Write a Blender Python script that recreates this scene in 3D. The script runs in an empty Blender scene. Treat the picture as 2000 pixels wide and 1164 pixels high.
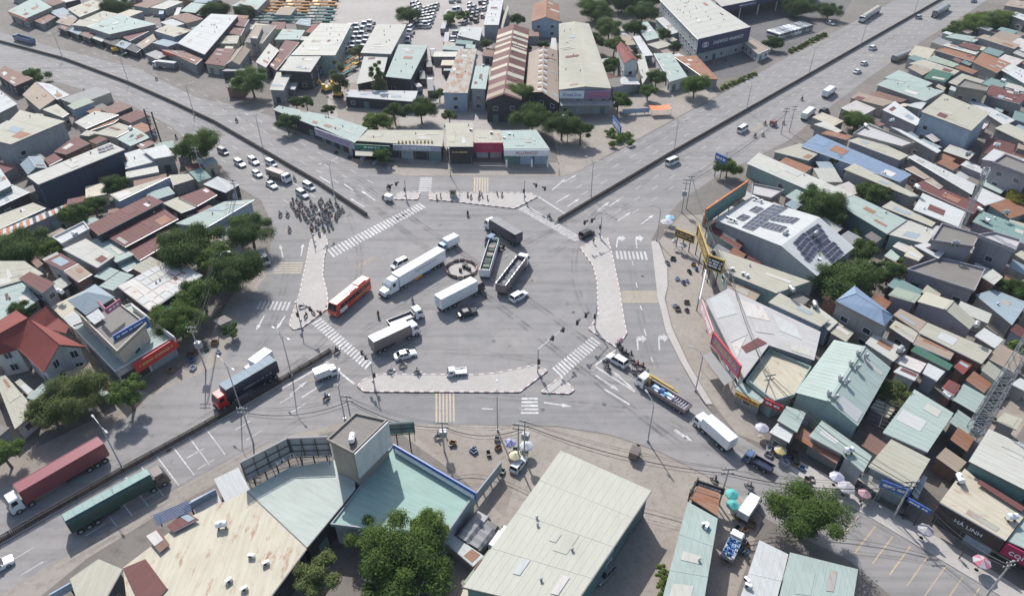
import bpy, bmesh, math, random
from mathutils import Vector, Matrix
R = random.Random(11)
rad = math.radians
scene = bpy.context.scene
COL = scene.collection

# ---------------------------------------------------------------- camera, sky, sun, exposure
FPX, PITCH, HCAM = 1351.0, rad(36.8), 93.0
cam = bpy.data.cameras.new('camera'); cam.sensor_width = 36.0; cam.lens = 36.0 * FPX / 2000.0
cam.clip_start = 1.0; cam.clip_end = 6000.0
cam_o = bpy.data.objects.new('camera', cam); COL.objects.link(cam_o)
cam_o.location = (0, 0, HCAM); cam_o.rotation_euler = (rad(90) - PITCH, 0, 0)
scene.camera = cam_o
SUN_EL, SUN_AZ = rad(44), rad(-19)          # sun stands beyond the crossing, slightly to the left
world = bpy.data.worlds.new('World'); scene.world = world; world.use_nodes = True
wn = world.node_tree
sky_n = wn.nodes.new('ShaderNodeTexSky'); sky_n.sky_type = 'NISHITA'; sky_n.sun_disc = False
sky_n.sun_elevation = SUN_EL; sky_n.sun_rotation = SUN_AZ; sky_n.air_density = 1.2; sky_n.dust_density = 2.0
wn.links.new(sky_n.outputs[0], wn.nodes['Background'].inputs[0]); wn.nodes['Background'].inputs[1].default_value = 0.13
sun = bpy.data.lights.new('sun', 'SUN'); sun.energy = 4.0; sun.angle = rad(0.6); sun.color = (1.0, 0.975, 0.94)
sun_o = bpy.data.objects.new('sun', sun); COL.objects.link(sun_o)
sdir = Vector((math.sin(SUN_AZ) * math.cos(SUN_EL), math.cos(SUN_AZ) * math.cos(SUN_EL), math.sin(SUN_EL)))
sun_o.rotation_euler = (-sdir).to_track_quat('-Z', 'Y').to_euler(); sun_o.location = sdir * 300
vs = scene.view_settings; vs.view_transform = 'Standard'; vs.look = 'None'; vs.gamma = 1.0; vs.use_curve_mapping = False
vs.exposure = 0.37

# ---------------------------------------------------------------- pixels to places
fw = Vector((0, math.cos(PITCH), -math.sin(PITCH))); upv = Vector((0, math.sin(PITCH), math.cos(PITCH)))
def P(x, y, z=0.0):
    d = fw * FPX + Vector((1, 0, 0)) * (x - 1000) + upv * (582 - y)
    t = (z - HCAM) / d.z
    return Vector((0, 0, HCAM)) + d * t
OX = [0, 400, 800, 1180, 1580]; OY = [0, 280, 560, 840]
ZO = {'z1': (560, 360), 'z2': (600, 500), 'z3': (840, 400), 'z4': (540, 620), 'z5': (1100, 440), 'z6': (1100, 620)}
def px(tile, x, y):
    if tile == 'p': return (x, y)
    if tile[0] == 'z': o = ZO[tile]; return (o[0] + x * .16, o[1] + y * .16)
    r, c = int(tile[0]), int(tile[1]); s = 420 / 1509 if r == 3 else 420 / 1630
    return (OX[c] + x * s, OY[r] + y * s)
def pts(tile, s):
    return [px(tile, *[float(q) for q in w.split(',')]) for w in s.split()]
def W(tile, s, z=0.0):
    return [P(x, y, z) for x, y in pts(tile, s)]
def scale_at(p): return FPX / (p - Vector((0, 0, HCAM))).length

# ---------------------------------------------------------------- materials
MATS = {}
def nd(nt, t, **kw):
    n = nt.nodes.new(t)
    for k, v in kw.items(): setattr(n, k, v)
    return n
def basemat(name, rough=.6, metal=0.0):
    m = bpy.data.materials.new(name); m.use_nodes = True; nt = m.node_tree; b = nt.nodes['Principled BSDF']
    b.inputs['Roughness'].default_value = rough; b.inputs['Metallic'].default_value = metal
    return m, nt, b
def mixc(nt, fac, a, b, mode='MIX'):
    m = nd(nt, 'ShaderNodeMix', data_type='RGBA', blend_type=mode)
    for s, v in ((0, fac), (6, a), (7, b)):
        if isinstance(v, (int, float)): m.inputs[s].default_value = v
        elif isinstance(v, tuple): m.inputs[s].default_value = (*v, 1)
        else: nt.links.new(v, m.inputs[s])
    return m.outputs[2]
def ramp(nt, src, p0, p1, c0=0.0, c1=1.0):
    r = nd(nt, 'ShaderNodeMapRange'); r.inputs[1].default_value = p0; r.inputs[2].default_value = p1
    r.inputs[3].default_value = c0; r.inputs[4].default_value = c1; nt.links.new(src, r.inputs[0]); return r.outputs[0]
def noise(nt, vec, scale, detail=4, rough=.6, mscale=None):
    if mscale:
        mp = nd(nt, 'ShaderNodeMapping'); mp.inputs['Scale'].default_value = mscale; nt.links.new(vec, mp.inputs[0]); vec = mp.outputs[0]
    n = nd(nt, 'ShaderNodeTexNoise'); n.inputs['Scale'].default_value = scale; n.inputs['Detail'].default_value = detail
    n.inputs['Roughness'].default_value = rough; nt.links.new(vec, n.inputs['Vector']); return n.outputs['Fac']
def bump(nt, b, h, s=.3, d=.05):
    n = nd(nt, 'ShaderNodeBump'); n.inputs['Strength'].default_value = s; n.inputs['Distance'].default_value = d
    nt.links.new(h, n.inputs['Height']); nt.links.new(n.outputs[0], b.inputs['Normal'])
def geopos(nt): return nd(nt, 'ShaderNodeNewGeometry').outputs['Position']
def mk_plain(name, c, rough=.5, metal=0., var=.12, sc=3.0):
    m, nt, b = basemat(name, rough, metal)
    g = geopos(nt); n = noise(nt, g, sc, 3)
    c2 = tuple(x * (1 - var) for x in c); c3 = tuple(min(1, x * (1 + var)) for x in c)
    nt.links.new(mixc(nt, ramp(nt, n, .3, .7), c2, c3), b.inputs['Base Color']); return m
def mk_roof(name, c, rust=0.0, rough=.72, stk=.5):
    m, nt, b = basemat(name, rough); b.inputs['Specular IOR Level'].default_value = .25
    uv = nd(nt, 'ShaderNodeUVMap').outputs[0]; g = geopos(nt)
    sep = nd(nt, 'ShaderNodeSeparateXYZ'); nt.links.new(uv, sep.inputs[0])
    fl = nd(nt, 'ShaderNodeMath', operation='FLOOR'); nt.links.new(sep.outputs[0], fl.inputs[0])
    wnz = nd(nt, 'ShaderNodeTexWhiteNoise', noise_dimensions='1D'); nt.links.new(fl.outputs[0], wnz.inputs['W'])
    oi = nd(nt, 'ShaderNodeObjectInfo')
    base = mixc(nt, ramp(nt, wnz.outputs['Value'], 0, 1, 0, .6), tuple(x * .965 for x in c), tuple(min(.95, x * 1.03) for x in c))
    base = mixc(nt, ramp(nt, oi.outputs['Random'], 0, 1, 0, .5), base, tuple(x * .82 for x in c))
    st = noise(nt, uv, 1.0, 5, .65, (1.6, .22, 1))                        # streaks down the slope
    base = mixc(nt, ramp(nt, st, .42, .8, 0, stk), base, (c[0] * .55, c[1] * .5, c[2] * .44))
    bl = noise(nt, g, .18, 4)
    base = mixc(nt, ramp(nt, bl, .45, .75, 0, .3), base, (c[0] * .7, c[1] * .68, c[2] * .62))
    if rust:
        rn = noise(nt, uv, .55, 6, .7, (1.0, .35, 1)); t = .72 - .35 * rust
        base = mixc(nt, ramp(nt, rn, t, t + .12, 0, .85), base, (.26, .10, .045))
    # seams: thin dark lines each metre
    fr = nd(nt, 'ShaderNodeMath', operation='FRACT'); nt.links.new(sep.outputs[0], fr.inputs[0])
    sm = nd(nt, 'ShaderNodeMath', operation='LESS_THAN'); nt.links.new(fr.outputs[0], sm.inputs[0]); sm.inputs[1].default_value = .07
    base = mixc(nt, ramp(nt, sm.outputs[0], 0, 1, 0, .10), base, (c[0] * .45, c[1] * .44, c[2] * .42))
    nt.links.new(base, b.inputs['Base Color'])
    wv = nd(nt, 'ShaderNodeTexWave', wave_type='BANDS', bands_direction='X'); wv.inputs['Scale'].default_value = .9
    nt.links.new(uv, wv.inputs['Vector']); bump(nt, b, wv.outputs['Fac'], .12, .03)
    return m
def mk_wall(name, c, stain=.5):
    m, nt, b = basemat(name, .85)
    g = geopos(nt); n = noise(nt, g, .35, 6, .65); s = noise(nt, g, 1.0, 5, .6, (1.3, 1.3, .2))
    base = mixc(nt, ramp(nt, n, .3, .75, 0, .6), c, tuple(x * .7 for x in c))
    base = mixc(nt, ramp(nt, s, .5, .8, 0, stain), base, tuple(x * .42 for x in c))
    nt.links.new(base, b.inputs['Base Color']); bump(nt, b, n, .3, .05); return m
def mk_ground(name, c1, c2, c3, sc=.05, rough=.9):
    m, nt, b = basemat(name, rough)
    g = geopos(nt); n = noise(nt, g, sc, 7, .62); n2 = noise(nt, g, sc * 9, 6, .7); n3 = noise(nt, g, 3.0, 4, .7)
    base = mixc(nt, ramp(nt, n, .35, .68), c1, c2); base = mixc(nt, ramp(nt, n2, .48, .72, 0, .75), base, c3)
    base = mixc(nt, ramp(nt, n3, .3, .75, 0, .35), base, tuple(x * .55 for x in c1))
    nt.links.new(base, b.inputs['Base Color']); bump(nt, b, n3, .4, .06); return m
def mk_asphalt(name, c, warm):
    m, nt, b = basemat(name, .9); b.inputs['Specular IOR Level'].default_value = .25
    g = geopos(nt); n = noise(nt, g, .035, 6, .6); n2 = noise(nt, g, .25, 6, .7); n3 = noise(nt, g, 6.0, 3, .7)
    base = mixc(nt, ramp(nt, n, .38, .66), c, warm)
    base = mixc(nt, ramp(nt, n2, .46, .74, 0, .6), base, tuple(x * .72 for x in c))
    n4 = noise(nt, g, .9, 5, .6, (.25, .25, 1))
    base = mixc(nt, ramp(nt, n4, .56, .72, 0, .3), base, tuple(x * 1.25 for x in warm))
    for ang, th in ((46, .50), (-43, .52)):
        mp = nd(nt, 'ShaderNodeMapping'); mp.inputs['Rotation'].default_value = (0, 0, rad(-ang)); mp.inputs['Scale'].default_value = (.022, .55, 1); nt.links.new(g, mp.inputs[0])
        base = mixc(nt, ramp(nt, noise(nt, mp.outputs[0], 1.0, 4, .55), th - .02, th + .18, 0, .5), base, tuple(x * .68 for x in c))
    sp = noise(nt, g, .7, 2, .5); base = mixc(nt, ramp(nt, sp, .66, .74, 0, .5), base, tuple(x * .5 for x in c))
    base = mixc(nt, ramp(nt, n3, .3, .8, 0, .22), base, tuple(x * .6 for x in c))
    nt.links.new(base, b.inputs['Base Color']); bump(nt, b, n3, .25, .03); return m
def mk_leaf(name, c1, c2, c3):
    m, nt, b = basemat(name, .8); b.inputs['Specular IOR Level'].default_value = .15
    gi = nd(nt, 'ShaderNodeNewGeometry'); oi = nd(nt, 'ShaderNodeObjectInfo')
    n = noise(nt, gi.outputs['Position'], .55, 3)
    base = mixc(nt, gi.outputs['Random Per Island'], c1, c2); base = mixc(nt, ramp(nt, n, .42, .7, 0, .8), base, c3)
    base = mixc(nt, ramp(nt, oi.outputs['Random'], 0, 1, 0, .45), base, tuple(x * .6 for x in c1))
    nt.links.new(base, b.inputs['Base Color'])
    tr = nd(nt, 'ShaderNodeBsdfTranslucent'); nt.links.new(base, tr.inputs[0])
    mx = nd(nt, 'ShaderNodeMixShader'); mx.inputs[0].default_value = .32
    nt.links.new(b.outputs[0], mx.inputs[1]); nt.links.new(tr.outputs[0], mx.inputs[2])
    nt.links.new(mx.outputs[0], nt.nodes['Material Output'].inputs[0]); return m
def mk_paint(name, c, rough=.3):
    m, nt, b = basemat(name, rough); b.inputs['Coat Weight'].default_value = .35
    n = noise(nt, geopos(nt), 1.3, 5)
    nt.links.new(mixc(nt, ramp(nt, n, .45, .8, 0, .35), c, tuple(x * .75 + .02 for x in c)), b.inputs['Base Color']); return m
def mk_glass(name, c):
    m, nt, b = basemat(name, .08); b.inputs['Base Color'].default_value = (*c, 1); b.inputs['Specular IOR Level'].default_value = .8; return m
def mk_paintmark(name, c):
    m, nt, b = basemat(name, .7)
    g = geopos(nt); n = noise(nt, g, 1.4, 6, .75); n2 = noise(nt, g, .12, 3)
    base = mixc(nt, ramp(nt, n, .40, .64, 0, .85), c, (.26, .25, .245)); base = mixc(nt, ramp(nt, n2, .40, .66, 0, .55), base, (.26, .25, .245))
    nt.links.new(base, b.inputs['Base Color']); return m

RC = dict(mint=(.345, .415, .385), pale=(.47, .465, .42), palemint=(.43, .475, .435), tealmint=(.29, .41, .37), cream=(.41, .395, .325), white=(.49, .505, .50), tan=(.33, .265, .21), maroon=(.150, .062, .058),
          brown=(.21, .125, .10), grey=(.29, .29, .29), teal=(.19, .28, .265), bluegrey=(.28, .34, .38), blue=(.19, .26, .365), red=(.225, .06, .052),
          rust=(.29, .16, .11), green=(.055, .14, .10), dark=(.07, .07, .078), concrete=(.21, .195, .18), orange=(.42, .17, .09), sage=(.31, .36, .29), lilac=(.45, .44, .435))
for k, c in RC.items(): MATS['r_' + k] = mk_roof('roof_' + k, c, .75 if k == 'rust' else .12)
MATS['r_plain'] = mk_roof('roof_plain', (.455, .45, .385), .04, .72, .16)
MATS['r_creamrust'] = mk_roof('roof_creamrust', (.50, .46, .365), .46)
MATS['r_whiterust'] = mk_roof('roof_whiterust', (.56, .53, .50), .5)
MATS['r_greyrust'] = mk_roof('roof_greyrust', (.36, .35, .31), .7)
for k, c in dict(grey=(.28, .27, .265), cream=(.48, .44, .36), white=(.60, .60, .59), blue=(.34, .41, .50), navy=(.035, .05, .085), mint=(.30, .39, .37), teal=(.13, .22, .21),
                 dark=(.05, .05, .055), concrete=(.30, .27, .23), brick=(.24, .13, .10), lilac=(.30, .28, .31), steel=(.33, .35, .37)).items(): MATS['w_' + k] = mk_wall('wall_' + k, c)
MATS['asphalt'] = mk_asphalt('asphalt', (.250, .240, .234), (.292, .275, .264))
MATS['asphalt_slip'] = mk_asphalt('asphalt_newer', (.236, .231, .228), (.262, .253, .248))
MATS['ground'] = mk_ground('bare_ground', (.15, .135, .12), (.215, .19, .17), (.10, .088, .075))  # kept dark overall: deep shade of the house gaps is put into this colour
MATS['dirt'] = mk_ground('dirt', (.25, .215, .185), (.32, .28, .245), (.18, .155, .13), .08)
MATS['yard'] = mk_ground('yard_concrete', (.33, .30, .28), (.40, .36, .335), (.25, .23, .22), .06)
MATS['darkyard'] = mk_ground('oily_yard', (.11, .105, .105), (.16, .15, .145), (.075, .07, .07), .08)
MATS['paver'] = mk_ground('paving', (.40, .375, .35), (.46, .43, .405), (.34, .315, .295), .12)
MATS['apron'] = mk_ground('apron_concrete', (.27, .237, .205), (.345, .305, .268), (.185, .158, .135), .11)
MATS['grass_soil'] = mk_ground('verge_soil', (.13, .13, .06), (.19, .17, .09), (.24, .20, .14), .2)
MATS['mark'] = mk_paintmark('white_marking', (.62, .61, .60)); MATS['ymark'] = mk_paintmark('yellow_marking', (.50, .39, .22)); MATS['omark'] = mk_paintmark('orange_marking', (.56, .40, .19))
MATS['leafA'] = mk_leaf('leaf_mid', (0.082, 0.143, 0.037), (0.165, 0.231, 0.059), (0.061, 0.108, 0.029))
MATS['leafB'] = mk_leaf('leaf_dark', (0.061, 0.108, 0.034), (0.121, 0.178, 0.050), (0.045, 0.079, 0.026))
MATS['leafC'] = mk_leaf('leaf_light', (0.125, 0.198, 0.045), (0.218, 0.284, 0.073), (0.086, 0.145, 0.034))
MATS['leafD'] = mk_leaf('leaf_dry', (0.116, 0.156, 0.055), (0.198, 0.224, 0.082), (0.079, 0.111, 0.040))
MATS['leafY'] = mk_leaf('leaf_yellow', (.30, .26, .03), (.20, .22, .04), (.12, .14, .03))
MATS['bark'] = mk_wall('bark', (.16, .125, .095))
for k, c in dict(white=(.72, .73, .74), red=(.50, .03, .035), busred=(.56, .065, .035), navy=(.018, .026, .055), blue=(.08, .14, .25), black=(.018, .018, .022), silver=(.36, .38, .40), grey=(.20, .20, .21),
                 green=(.03, .07, .058), maroon=(.25, .07, .08), yellow=(.74, .44, .04), orange=(.78, .33, .03), teal=(.06, .24, .22), greymaroon=(.20, .165, .165), brown=(.13, .10, .09), ltblue=(.30, .47, .60)).items():
    MATS['p_' + k] = mk_paint('paint_' + k, c)
MATS['glass'] = mk_glass('dark_glass', (.012, .015, .02)); MATS['bglass'] = mk_glass('window_glass', (.03, .045, .06))
for k, c, r in (('rubber', (.022, .022, .024), .9), ('steel', (.30, .31, .32), .45), ('darksteel', (.05, .047, .048), .6), ('railing', (.055, .045, .044), .7), ('galv', (.40, .41, .42), .45), ('black', (.02, .02, .022), .6),
                ('lightw', (.78, .78, .75), .4), ('tail', (.4, .02, .02), .4), ('kerbred', (.19, .05, .048), .8), ('ringbrown', (.085, .045, .04), .8), ('kerbpink', (.40, .31, .29), .8), ('median_soil', (.075, .062, .055), .9), ('kerbwhite', (.60, .58, .56), .75), ('concrete', (.42, .40, .38), .85), ('wood', (.22, .14, .08), .8),
                ('plastwhite', (.74, .74, .74), .5), ('crimson', (.33, .018, .075), .5), ('signnavy', (.028, .035, .095), .45), ('signblue', (.035, .11, .36), .45), ('signred', (.50, .03, .03), .5), ('signyellow', (.44, .29, .06), .6),
                ('signorange', (.62, .17, .04), .5), ('signpink', (.62, .36, .36), .5), ('signpurple', (.30, .16, .30), .5), ('signgreen', (.02, .17, .10), .5), ('signwhite', (.70, .72, .74), .5), ('signblack', (.02, .02, .024), .5), ('signlilac', (.36, .36, .44), .5),
                ('gold', (.50, .36, .14), .5), ('cyan', (.07, .36, .33), .7), ('ltblue', (.30, .52, .72), .6), ('umbwhite', (.38, .37, .385), .8), ('umbpink', (.42, .14, .20), .8), ('umbyel', (.52, .42, .17), .8), ('umbfade', (.40, .24, .26), .8), ('umbcream', (.50, .46, .30), .8), ('signblue2', (.18, .17, .42), .7), ('tarporange', (.75, .20, .07), .6),
                ('solar', (.030, .028, .055), .18), ('tarpgreen', (.20, .30, .275), .6), ('tarpdark', (.022, .05, .042), .7), ('tarpgrey', (.16, .165, .175), .7), ('skin', (.36, .21, .14), .6), ('hair', (.02, .018, .016), .6),
                ('c_blue', (.12, .20, .44), .8), ('c_white', (.70, .70, .70), .8), ('c_black', (.03, .03, .034), .8), ('c_red', (.36, .06, .06), .8), ('c_grey', (.30, .30, .32), .8), ('c_green', (.14, .30, .18), .8), ('c_navy', (.035, .045, .09), .8), ('c_jean', (.05, .07, .13), .8),
                ('trash', (.40, .42, .46), .6), ('cable', (.02, .02, .02), .6), ('sky_panel', (.18, .22, .34), .25)):
    MATS[k] = mk_plain('m_' + k, c, r)
def mk_tyre(name):
    m, nt, b = basemat(name, .9); b.inputs['Base Color'].default_value = (.12, .115, .113, 1)
    uv = nd(nt, 'ShaderNodeUVMap').outputs[0]; sep = nd(nt, 'ShaderNodeSeparateXYZ'); nt.links.new(uv, sep.inputs[0])
    sn = nd(nt, 'ShaderNodeMath', operation='SINE'); ml = nd(nt, 'ShaderNodeMath', operation='MULTIPLY'); ml.inputs[1].default_value = 6.2832; nt.links.new(sep.outputs[1], ml.inputs[0]); nt.links.new(ml.outputs[0], sn.inputs[0])
    ab = nd(nt, 'ShaderNodeMath', operation='ABSOLUTE'); nt.links.new(sn.outputs[0], ab.inputs[0])
    f = nd(nt, 'ShaderNodeMath', operation='MULTIPLY'); nt.links.new(ramp(nt, ab.outputs[0], .25, 1, 0, 1), f.inputs[0]); nt.links.new(ramp(nt, noise(nt, geopos(nt), .22, 5), .40, .70, 0, .26), f.inputs[1])
    tr = nd(nt, 'ShaderNodeBsdfTransparent'); mx = nd(nt, 'ShaderNodeMixShader'); nt.links.new(f.outputs[0], mx.inputs[0]); nt.links.new(tr.outputs[0], mx.inputs[1]); nt.links.new(b.outputs[0], mx.inputs[2]); nt.links.new(mx.outputs[0], nt.nodes['Material Output'].inputs[0]); return m
MATS['tyre'] = mk_tyre('tyre_rubber_on_asphalt')
MATS['galv'].node_tree.nodes['Principled BSDF'].inputs['Metallic'].default_value = .4

# ---------------------------------------------------------------- mesh building
class MB:
    def __init__(s): s.v = []; s.f = []; s.m = []; s.uv = []; s.keys = []
    def mi(s, k):
        if k not in s.keys: s.keys.append(k)
        return s.keys.index(k)
    def poly(s, ps, mat, uv=None):
        i = len(s.v); s.v += [tuple(p) for p in ps]; s.f.append(tuple(range(i, i + len(ps)))); s.m.append(s.mi(mat))
        s.uv.append(uv if uv else [(p[0], p[1]) for p in ps]); return s
    def box(s, c, d, mat, M=None, skip=''):
        x, y, z = d[0] / 2, d[1] / 2, d[2] / 2
        V = [Vector((c[0] + a * x, c[1] + b * y, c[2] + e * z)) for e in (-1, 1) for a, b in ((-1, -1), (1, -1), (1, 1), (-1, 1))]
        if M: V = [M @ q for q in V]
        for nm, idx in (('b', (3, 2, 1, 0)), ('t', (4, 5, 6, 7)), ('s', (0, 1, 5, 4)), ('e', (1, 2, 6, 5)), ('n', (2, 3, 7, 6)), ('w', (3, 0, 4, 7))):
            if nm not in skip: s.poly([V[q] for q in idx], mat)
        return s
    def frus(s, b, t, mat, top=None):          # b, t: 4 points each, counter-clockwise from above
        n = len(b)
        for i in range(n): s.poly([b[i], b[(i + 1) % n], t[(i + 1) % n], t[i]], mat)
        s.poly(t, top or mat); s.poly(list(reversed(b)), mat); return s
    def tube(s, p, q, r, mat, n=6, r2=None):
        p = Vector(p); q = Vector(q); d = (q - p)
        if d.length < 1e-6: return s
        a = d.orthogonal().normalized(); b = d.normalized().cross(a); r2 = r if r2 is None else r2
        A = [p + (a * math.cos(6.2832 * k / n) + b * math.sin(6.2832 * k / n)) * r for k in range(n)]
        B = [q + (a * math.cos(6.2832 * k / n) + b * math.sin(6.2832 * k / n)) * r2 for k in range(n)]
        for k in range(n): s.poly([A[k], A[(k + 1) % n], B[(k + 1) % n], B[k]], mat)
        s.poly(list(reversed(A)), mat); s.poly(B, mat); return s
    def prism(s, ps, z0, z1, mat, side=None):
        B = [Vector((p[0], p[1], z0)) for p in ps]; T = [Vector((p[0], p[1], z1)) for p in ps]; n = len(ps)
        for i in range(n): s.poly([B[i], B[(i + 1) % n], T[(i + 1) % n], T[i]], side or mat)
        s.poly(T, mat); s.poly(list(reversed(B)), mat); return s
    def loft(s, secs, mat):                    # secs: list of point rings
        n = len(secs[0])
        for a, b in zip(secs, secs[1:]):
            for i in range(n): s.poly([a[i], a[(i + 1) % n], b[(i + 1) % n], b[i]], mat)
        s.poly(list(reversed(secs[0])), mat); s.poly(secs[-1], mat); return s
    def mesh(s, name, org=None):
        o = Vector(org) if org is not None else Vector((0, 0, 0))
        me = bpy.data.meshes.new(name)
        me.from_pydata([(p[0] - o.x, p[1] - o.y, p[2] - o.z) for p in s.v], [], s.f)
        me.polygons.foreach_set('material_index', s.m)
        uvl = me.uv_layers.new(name='UVMap'); fl = []
        for u in s.uv:
            for q in u: fl += [q[0], q[1]]
        uvl.data.foreach_set('uv', fl)
        for k in s.keys: me.materials.append(MATS[k])
        me['keys'] = list(s.keys)
        me.update(); return me
def link(name, me, parent=None, over=None):
    o = bpy.data.objects.new(name, me); COL.objects.link(o)
    if parent: o.parent = parent
    if over:
        for i, k in enumerate(list(me['keys'])):
            if k in over: o.material_slots[i].link = 'OBJECT'; o.material_slots[i].material = MATS[over[k]]
    return o
def part(name, mb, parent, org=None): return link(name, mb.mesh(name, org), parent)
def tag(o, label=None, cat=None, group=None, kind=None):
    for k, v in (('label', label), ('category', cat), ('group', group), ('kind', kind)):
        if v: o[k] = v
    return o
def thing(name, label, cat, loc=(0, 0, 0), rz=0.0, group=None):
    o = bpy.data.objects.new(name, None); COL.objects.link(o); o.location = loc; o.rotation_euler = (0, 0, rz)
    o.empty_display_size = .5
    return tag(o, label, cat, group)
def area2(ps): return sum(a[0] * b[1] - b[0] * a[1] for a, b in zip(ps, ps[1:] + ps[:1])) / 2
def ccw(ps): return ps if area2(ps) > 0 else list(reversed(ps))
TXM = {}
def text_mesh(t, mat):
    key = (t, mat)
    if key not in TXM:
        cu = bpy.data.curves.new('lettering', 'FONT'); cu.body = t; cu.align_x = 'CENTER'; cu.align_y = 'CENTER'; cu.extrude = .02
        o = bpy.data.objects.new('lettering', cu); COL.objects.link(o); bpy.context.view_layer.update()
        me = bpy.data.meshes.new_from_object(o.evaluated_get(bpy.context.evaluated_depsgraph_get()))
        bpy.data.objects.remove(o); me.materials.clear(); me.materials.append(MATS[mat]); me['keys'] = [mat]
        xs = [v.co.x for v in me.vertices]; ys = [v.co.y for v in me.vertices]
        TXM[key] = (me, max(xs) - min(xs), max(ys) - min(ys))
    return TXM[key]
for t_, m_ in (('DAEWOO VINAMCO', 'signwhite'), ('VinaOne', 'signblue'), ('ALLIANOD', 'signred'), ('HÀ LINH', 'signwhite'), ('com', 'signwhite')): text_mesh(t_, m_)
# ---------------------------------------------------------------- ground, roads, islands
def sheet(name, ps, z, mat, kind='structure', parent=None):
    ps = ccw([Vector((p.x, p.y, z)) for p in ps])
    o = part(name, MB().poly(ps, mat), parent)
    if kind: o['kind'] = kind
    return o
gm = MB(); gm.poly([(-900, -150, 0), (900, -150, 0), (900, 1400, 0), (-900, 1400, 0)], 'ground'); tag(part('ground', gm, None), kind='structure')
ROADPX = ("-300,-5 -90,38 110,95 270,135 385,192 470,208 530,228 560,255 660,303 700,327 790,345 1090,345 1130,335 1200,300 1300,245 1400,190 1560,100 1640,58 1770,-10 1850,-60 1930,-105 "
          "2100,-115 2010,-60 1900,20 1810,75 1700,150 1600,225 1540,275 1400,345 1330,392 1288,440 1272,470 1275,510 1283,580 1300,650 1330,710 1375,790 1440,850 1500,885 1590,950 1700,1010 1900,1130 2040,1215 2240,1335 "
          "2000,1375 1800,1215 1660,1095 1500,1015 1430,955 1290,882 1190,848 1090,832 800,828 700,818 560,852 440,902 330,962 200,1042 50,1132 -90,1215 -280,1325 "
          "-280,1095 -90,1005 0,955 100,908 210,842 300,772 420,715 440,700 455,640 480,590 518,540 533,490 533,440 510,392 460,362 430,322 330,245 250,203 120,163 0,142 -90,128 -300,95")
road = sheet('road', W('p', ROADPX), .02, 'asphalt')
def strip(name, s, z, mat): return sheet(name, W('p', s), z, mat)
# slightly newer asphalt in the three slip lanes, and a resurfaced patch (own outlines)
strip('slip_road', "1196,478 1268,478 1276,510 1284,580 1300,650 1328,706 1262,716 1224,650 1212,580 1202,520", .026, 'asphalt_slip')
strip('slip_road', "720,769 1110,772 1180,846 1090,830 800,826 705,815 660,800", .026, 'asphalt_slip')
strip('slip_road', "530,470 596,470 584,560 560,640 500,700 444,702 458,642 482,592 520,541", .026, 'asphalt_slip')
strip('road_patch', "1150,545 1166,560 1168,618 1155,640 1143,600", .03, 'asphalt_slip')
# aprons, yards and verges
strip('yard', "640,0 960,-40 960,300 780,330 700,300 640,240", .008, 'yard')
strip('dirt_yard', "640,170 760,150 800,320 690,310", .012, 'dirt')
strip('apron', "1095,345 1130,334 1400,188 1380,150 1100,225 1080,260", .012, 'apron')
strip('yard', "1330,60 1700,-60 1640,40 1450,150 1360,160", .010, 'darkyard')
strip('pavement', "560,252 660,302 700,326 790,344 1090,344 1092,318 780,318 680,292 600,240", .012, 'apron')
strip('pavement', "1272,472 1285,470 1303,522 1304,560 1298,584 1312,640 1342,706 1392,790 1378,790 1331,710 1301,650 1284,580 1276,510", .12, 'paver')
strip('apron', "1288,470 1330,420 1420,420 1390,560 1420,700 1470,800 1500,870 1440,848 1393,788 1344,706 1314,640 1300,584 1306,556 1304,520", .012, 'apron')
strip('apron', "760,826 1090,834 1190,850 1290,884 1430,957 1440,1170 840,1170 930,1000 940,960 800,860", .012, 'apron')
strip('dirt_yard', "800,840 1000,845 1010,930 985,1010 930,960", .016, 'dirt')
strip('dirt_lane', "1800,1060 1990,740 2030,700 2030,780 1850,1080", .014, 'dirt')
strip('alley', "1400,1000 1440,960 1490,1010 1430,1190 1370,1190", .014, 'apron')
strip('verge', "1405,165 1480,138 1470,152 1410,180", .03, 'grass_soil'); strip('verge', "1540,100 1610,66 1620,72 1545,108", .03, 'grass_soil')
strip('pavement', "440,700 455,640 480,590 518,540 533,490 500,500 440,600 400,680 330,740 300,772 420,716", .014, 'apron')
strip('pavement', "0,955 100,908 210,842 300,772 270,760 180,820 80,870 0,900", .014, 'dirt')
strip('pavement', "-90,1215 50,1132 200,1042 330,962 440,902 560,852 700,818 690,830 560,870 450,930 300,1010 170,1090 60,1180 20,1220", .014, 'apron')
strip('pavement', "1500,886 1590,951 1700,1011 1900,1131 2040,1216 2040,1180 1900,1090 1720,985 1620,930 1520,880", .10, 'paver')

# traffic islands with painted kerb stones
ISL = [("islA", "622,455 634,462 640,475 632,505 630,540 638,572 641,602 600,633 588,641 573,644 566,634 572,615 585,580 592,545 600,510 607,472"),
       ("islB", "770,390 781,377 820,377 815,391"),
       ("islC", "838,378 1035,378 1048,386 1005,408 960,403 885,394 840,391"),
       ("islD", "1134,486 1169,464 1186,466 1196,504 1209,568 1218,626 1223,652 1204,679 1151,644 1169,616 1168,585 1167,552 1159,520"),
       ("islE", "700,755 708,745 729,735 748,732 860,733 925,734 965,731 1045,715 1068,725 1014,766 712,765"),
       ("islF", "1058,767 1094,738 1121,761 1112,769")]
KS = {}
for k, m in ((0, 'kerbred'), (1, 'kerbwhite')):
    mb = MB(); b = [(-.46, -.13, 0), (.46, -.13, 0), (.46, .13, 0), (-.46, .13, 0)]; t = [(-.44, -.10, .24), (.44, -.10, .24), (.44, .13, .24), (-.44, .13, .24)]
    mb.frus([Vector(q) for q in b], [Vector(q) for q in t], m, 'kerbpink' if k == 0 else m); KS[k] = mb.mesh('kerb_stone')  # red stones: faded top; side red darkened, its shade put into the colour
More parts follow.
